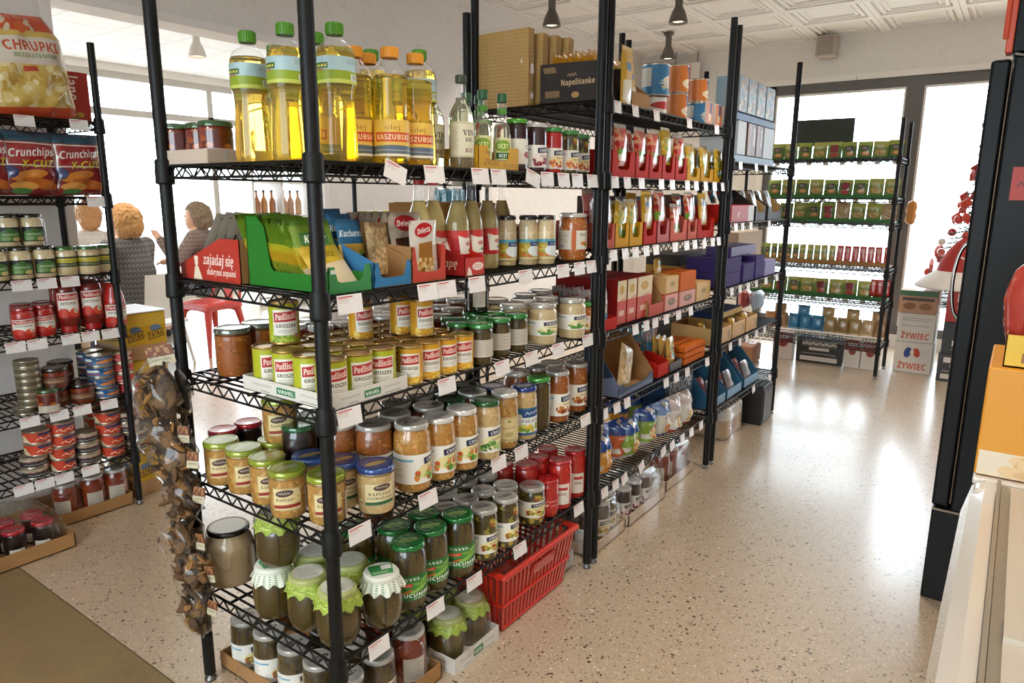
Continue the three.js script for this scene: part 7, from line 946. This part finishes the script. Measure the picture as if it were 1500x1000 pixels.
{ // dark sign hanging in the window, shop lettering on the glass
  const a = onX(1158, 205, XB - 0.05), b = onX(1252, 176, XB - 0.05); const y = (a.y + b.y) / 2 - 0.02, t = thing('window_sign', 'dark rectangular sign hanging in the shop window', 'sign', [XB - 0.02, y, (a.z + b.z) / 2]); part('board', rbox(0.012, 0.25, b.z - a.z, 0.002), mat('#27302c', 0.6), t); for (const s of [-1, 1]) part('cord', rod([0, 0.12, s * (b.z - a.z) * 0.45], [0.005, WH1 + 0.03 - y, s * (b.z - a.z) * 0.45], 0.0015, 5), mat('#3a3a38', 0.6), t);
}
{ // white lettering on the outside of the glass, read from the street
  const font = await new FontLoader().loadAsync('fonts/droid/droid_sans_bold.typeface.json'), a = onX(1175, 291, XB + 0.07), b = onX(1258, 289, XB + 0.07), t = thing('window_lettering', 'white shop lettering on the window glass, reversed from inside', 'lettering', [XB + 0.066, 0, 0]), lm = mat('#e8e6e2', 0.5);
  [...'FOOD'].forEach((c, i) => { const g = new TextGeometry(c, { font, size: 0.085, depth: 0.002, curveSegments: 4 }); part('letter', g, lm, t, [0, a.y - 0.04, b.z - 0.1 - i * (b.z - a.z - 0.1) / 3], [0, Math.PI / 2, 0]); });
}
{ // speaker on the back wall, small red sign on the left wall
  const p = onX(1213, 66, XB - 0.08), t = thing('wall_speaker', 'pale box speaker high on the back wall', 'speaker', [XB, 2.77, p.z]); part('speaker_box', rbox(0.16, 0.19, 0.17, 0.008, -0.1, 0, 0), mat('#b8aaa0', 0.6), t); part('bracket', gbox(0.04, 0.08, 0.05, -0.015, 0.03, 0), mat('#a89a90', 0.6), t); part('grille', gbox(0.002, 0.16, 0.14, -0.181, 0, 0), mat('#9c8e84', 0.8), t);
  const q = onX(1003, 88, XB - 0.1), s = thing('hanging_sign', 'pale red sign board under the ceiling by the back wall', 'sign', [XB - 0.1, 0, 0]); const z0 = onX(990, 90, XB - 0.1).z, z1 = onX(1022, 90, XB - 0.1).z; part('board', gbox(0.01, 0.36, z1 - z0 + 0.3, 0, 2.58, (z0 + z1) / 2 - 0.12), mat('#e8ddd2', 0.6), s); part('red_field', gbox(0.002, 0.3, z1 - z0 + 0.1, -0.007, 2.59, (z0 + z1) / 2 - 0.12), mat('#d8695c', 0.5), s); part('hanger', [rod([0, 2.75, z0], [0, HC, z0], 0.004, 5), rod([0, 2.75, z1], [0, HC, z1], 0.004, 5)], wire, s);
}
{ // decorated Christmas tree beside the fridge
  const p = onX(1452, 300, 5.95), t = thing('christmas_tree', 'decorated Christmas tree with red ribbons by the window', 'tree', [5.95, 0, p.z]), H = 1.98, nd = [], gm = mat('#3c4a36', 0.8);
  part('trunk', rod([0, 0, 0], [0, H - 0.05, 0], 0.03, 8, 0.006), mat('#5a4636', 0.8), t); part('stand', lathe([[0, 0], [0.2, 0], [0.2, 0.02], [0.06, 0.06], [0, 0.06]], 16), mat('#4a3a30', 0.7), t);
  for (let k = 0; k < 150; k++) { const u = k / 150, y = 0.5 + u * (H - 0.56), R0 = 0.42 * (1 - u) + 0.04, a = k * 2.4, e = [Math.cos(a) * R0, y - 0.06, Math.sin(a) * R0]; nd.push(rod([0, y, 0], e, 0.006, 4, 0.004)); for (let i = 0; i < 9; i++) { const f = 0.25 + i * 0.09, q = [e[0] * f, y + (e[1] - y) * f, e[2] * f], b = a + (i % 2 ? 0.9 : -0.9); nd.push(rod(q, [q[0] + Math.cos(b) * 0.05, q[1] + 0.012, q[2] + Math.sin(b) * 0.05], 0.006, 3, 0.002)); } }
  part('branches', nd, gm, t).userData.kind = 'stuff';
  for (let k = 0; k < 34; k++) { const u = k / 34, y = 0.55 + u * (H - 0.7), R0 = 0.4 * (1 - u) + 0.06, a = rnd() * 6.28; part('bauble', new THREE.SphereGeometry(k % 3 ? 0.03 : 0.036, 12, 10), mat(['#c0302a', '#e2d6cc', '#b84a3c'][k % 3], 0.2, { clearcoat: 1 }), t, [Math.cos(a) * R0, y, Math.sin(a) * R0]); }
  for (let k = 0; k < 22; k++) { const u = k / 22, y = 0.65 + u * (H - 0.75), R0 = 0.36 * (1 - u) + 0.05, a = rnd() * 6.28; part('ribbon_bow', [pillow(0.1, 0.07, 0.03).rotateZ(0.5).translate(-0.04, 0, 0), pillow(0.1, 0.07, 0.03).rotateZ(-0.5).translate(0.04, 0, 0)], mat('#c8402e', 0.5), t, [Math.cos(a) * R0, y, Math.sin(a) * R0], [0, -a + Math.PI / 2, 0]); }
  part('top_bow', [pillow(0.12, 0.16, 0.05).rotateZ(0.3).translate(-0.04, 0, 0), pillow(0.12, 0.16, 0.05).rotateZ(-0.3).translate(0.04, 0, 0)], mat('#c8402e', 0.5), t, [0, H - 0.14, 0], [0, -1.3, 0]);
}
{ // red and white felt hat on the stacked cartons
  const t = thing('felt_hat', 'red felt hat with a wide white brim on the stacked cartons', 'hat', [5.46, 0.716, 0.86]); part('crown', lathe([[0.17, 0.12], [0.15, 0.2], [0.11, 0.28], [0.06, 0.345], [0.02, 0.38], [0, 0.385]], 24), mat('#a8322c', 0.85), t); part('brim', lathe([[0.3, 0.0], [0.31, 0.01], [0.25, 0.07], [0.172, 0.13], [0.16, 0.125], [0.23, 0.06], [0.29, 0.0]], 28), mat('#d8cfc6', 0.9), t); part('pompom', new THREE.SphereGeometry(0.03, 12, 10).translate(0, 0.4, 0), mat('#b5473c', 0.9), t); part('snowflake', [0, 1, 2].map((k) => gbox(0.09, 0.012, 0.004).rotateZ(k * Math.PI / 3)), mat('#e6dcd2', 0.8), t, [-0.135, 0.22, 0.03], [-0.5, -1.4, 0]);
}
{ // parked white car outside
  const t = thing('parked_car', 'white car parked outside the shop window', 'car', [11.2, -0.06, 2.2], 0.1), m = mat('#d4d6d8', 0.3, { clearcoat: 1 }), W = 1.75;
  const pr = [[-2.1, 0.28], [-2.15, 0.6], [-1.9, 0.86], [-1.0, 0.98], [-0.35, 1.42], [0.9, 1.46], [1.7, 1.02], [2.1, 0.95], [2.15, 0.4], [2.0, 0.26]], s = new THREE.Shape(pr.map(([a, b]) => new THREE.Vector2(a, b))); part('car_body', new THREE.ExtrudeGeometry(s, { depth: W, bevelEnabled: true, bevelSize: 0.06, bevelThickness: 0.08, bevelSegments: 3 }).translate(0, 0, -W / 2).rotateY(Math.PI / 2), m, t);
  const gl = mat('#7c8c94', 0.08, { clearcoat: 1 }); part('windscreen', gbox(W - 0.2, 0.6, 0.012), gl, t, [0, 1.2, 0.74], [-0.98, 0, 0]); for (const q of [-1, 1]) { part('side_window', gbox(0.012, 0.32, 1.5), gl, t, [q * (W / 2 + 0.082), 1.18, -0.4]); for (const z of [1.35, -1.35]) { const w = part('wheel', rod([q * 0.72, 0.32, z], [q * 0.95, 0.32, z], 0.32, 24), mat('#2a2a2a', 0.7), t); part('hub', rod([q * 0.94, 0.32, z], [q * 0.965, 0.32, z], 0.2, 16), mat('#a8a8a8', 0.3, { metalness: 0.7 }), w); } part('headlight', rbox(0.34, 0.14, 0.05, 0.03), mat('#d8dde0', 0.1), t, [q * 0.66, 0.72, 2.17]); }
  part('grille', rbox(0.8, 0.16, 0.03, 0.01), mat('#3a3c3e', 0.4), t, [0, 0.56, 2.2]);
}
{ // packs on the shelving against the white wall
  const z = -2.0, y = 1.2, m = print(128, 96, (g, w, h) => { R(g, '#d9d2c4', 0, 0, w, h); R(g, '#c9b83c', 0, 0, 60, 40); E(g, '#8a9a4a', 92, 50, 22, 22); });
  for (let k = 0; k < 4; k++) { const t = thing('tea_box', 'white and yellow tea box on the shelving behind the soup cartons', 'box', [1.97 + k * 0.085, y, z], 0, 'white and yellow tea boxes'); part('box_body', rbox(0.08, 0.1, 0.06, 0.002, 0, 0.05, 0), cardWhite, t); part('front_print', gbox(0.077, 0.097, 0.001, 0, 0.05, 0.031), m, t); }
  for (let k = 0; k < 2; k++) { const t = thing('tea_box', 'red tea box beside the white and yellow ones', 'box', [2.42 + k * 0.1, y, z], 0, 'red tea boxes'); part('box_body', rbox(0.09, 0.09, 0.07, 0.002, 0, 0.045, 0), mat('#a82420', 0.5), t); part('front_print', gbox(0.05, 0.05, 0.001, -0.01, 0.045, 0.036), mat('#e0c8bc', 0.5), t); }
  for (let k = 0; k < 4; k++) { const t = thing('coffee_bag', 'dark teal coffee bag on the shelving behind the syrup bottles', 'bag', [2.66 + k * 0.12, y, z], 0, 'teal coffee bags'); part('bag_body', pillow(0.11, 0.24, 0.06, { sd: k }), mat('#1f5f70', 0.35, foil), t); part('seal_strip', gbox(0.1, 0.012, 0.004, 0, 0.225, 0.002), mat('#c9a03a', 0.4), t); }
}
relax();
for (const [x, z, l] of [[5.52, -1.68, 'grey bell-shaped spotlight near the back wall corner'], [3.82, -1.88, 'grey bell-shaped spotlight above the oil bottles'], [4.25, -1.05, 'grey bell-shaped spotlight half hidden by the shelf post'], [4.3, 1.32, 'grey bell-shaped spotlight beside the fridge sign box'], [2.2, 0.7, 'added grey bell-shaped spotlight out of view over the aisle'], [0.2, 0.8, 'added grey bell-shaped spotlight out of view over the jar shelves'], [-1.4, -0.4, 'added grey bell-shaped spotlight out of view over the concrete floor'], [-1.3, 1.9, 'added grey bell-shaped spotlight out of view behind the freezer'], [2.4, -1.3, 'added grey bell-shaped spotlight out of view over the rear aisle']]) spot(x, z, l);  // from the aisle on, spots hang out of view, added as fill light
for (const [x, z, l] of [[2.45, -4.4, 'pale spotlight at the end of the cafe track rail'], [1.2, -4.4, 'pale spotlight in the middle of the cafe track rail']]) spot(x, z, l, false, 0.0, 2.71);
renderer.render(scene, camera);
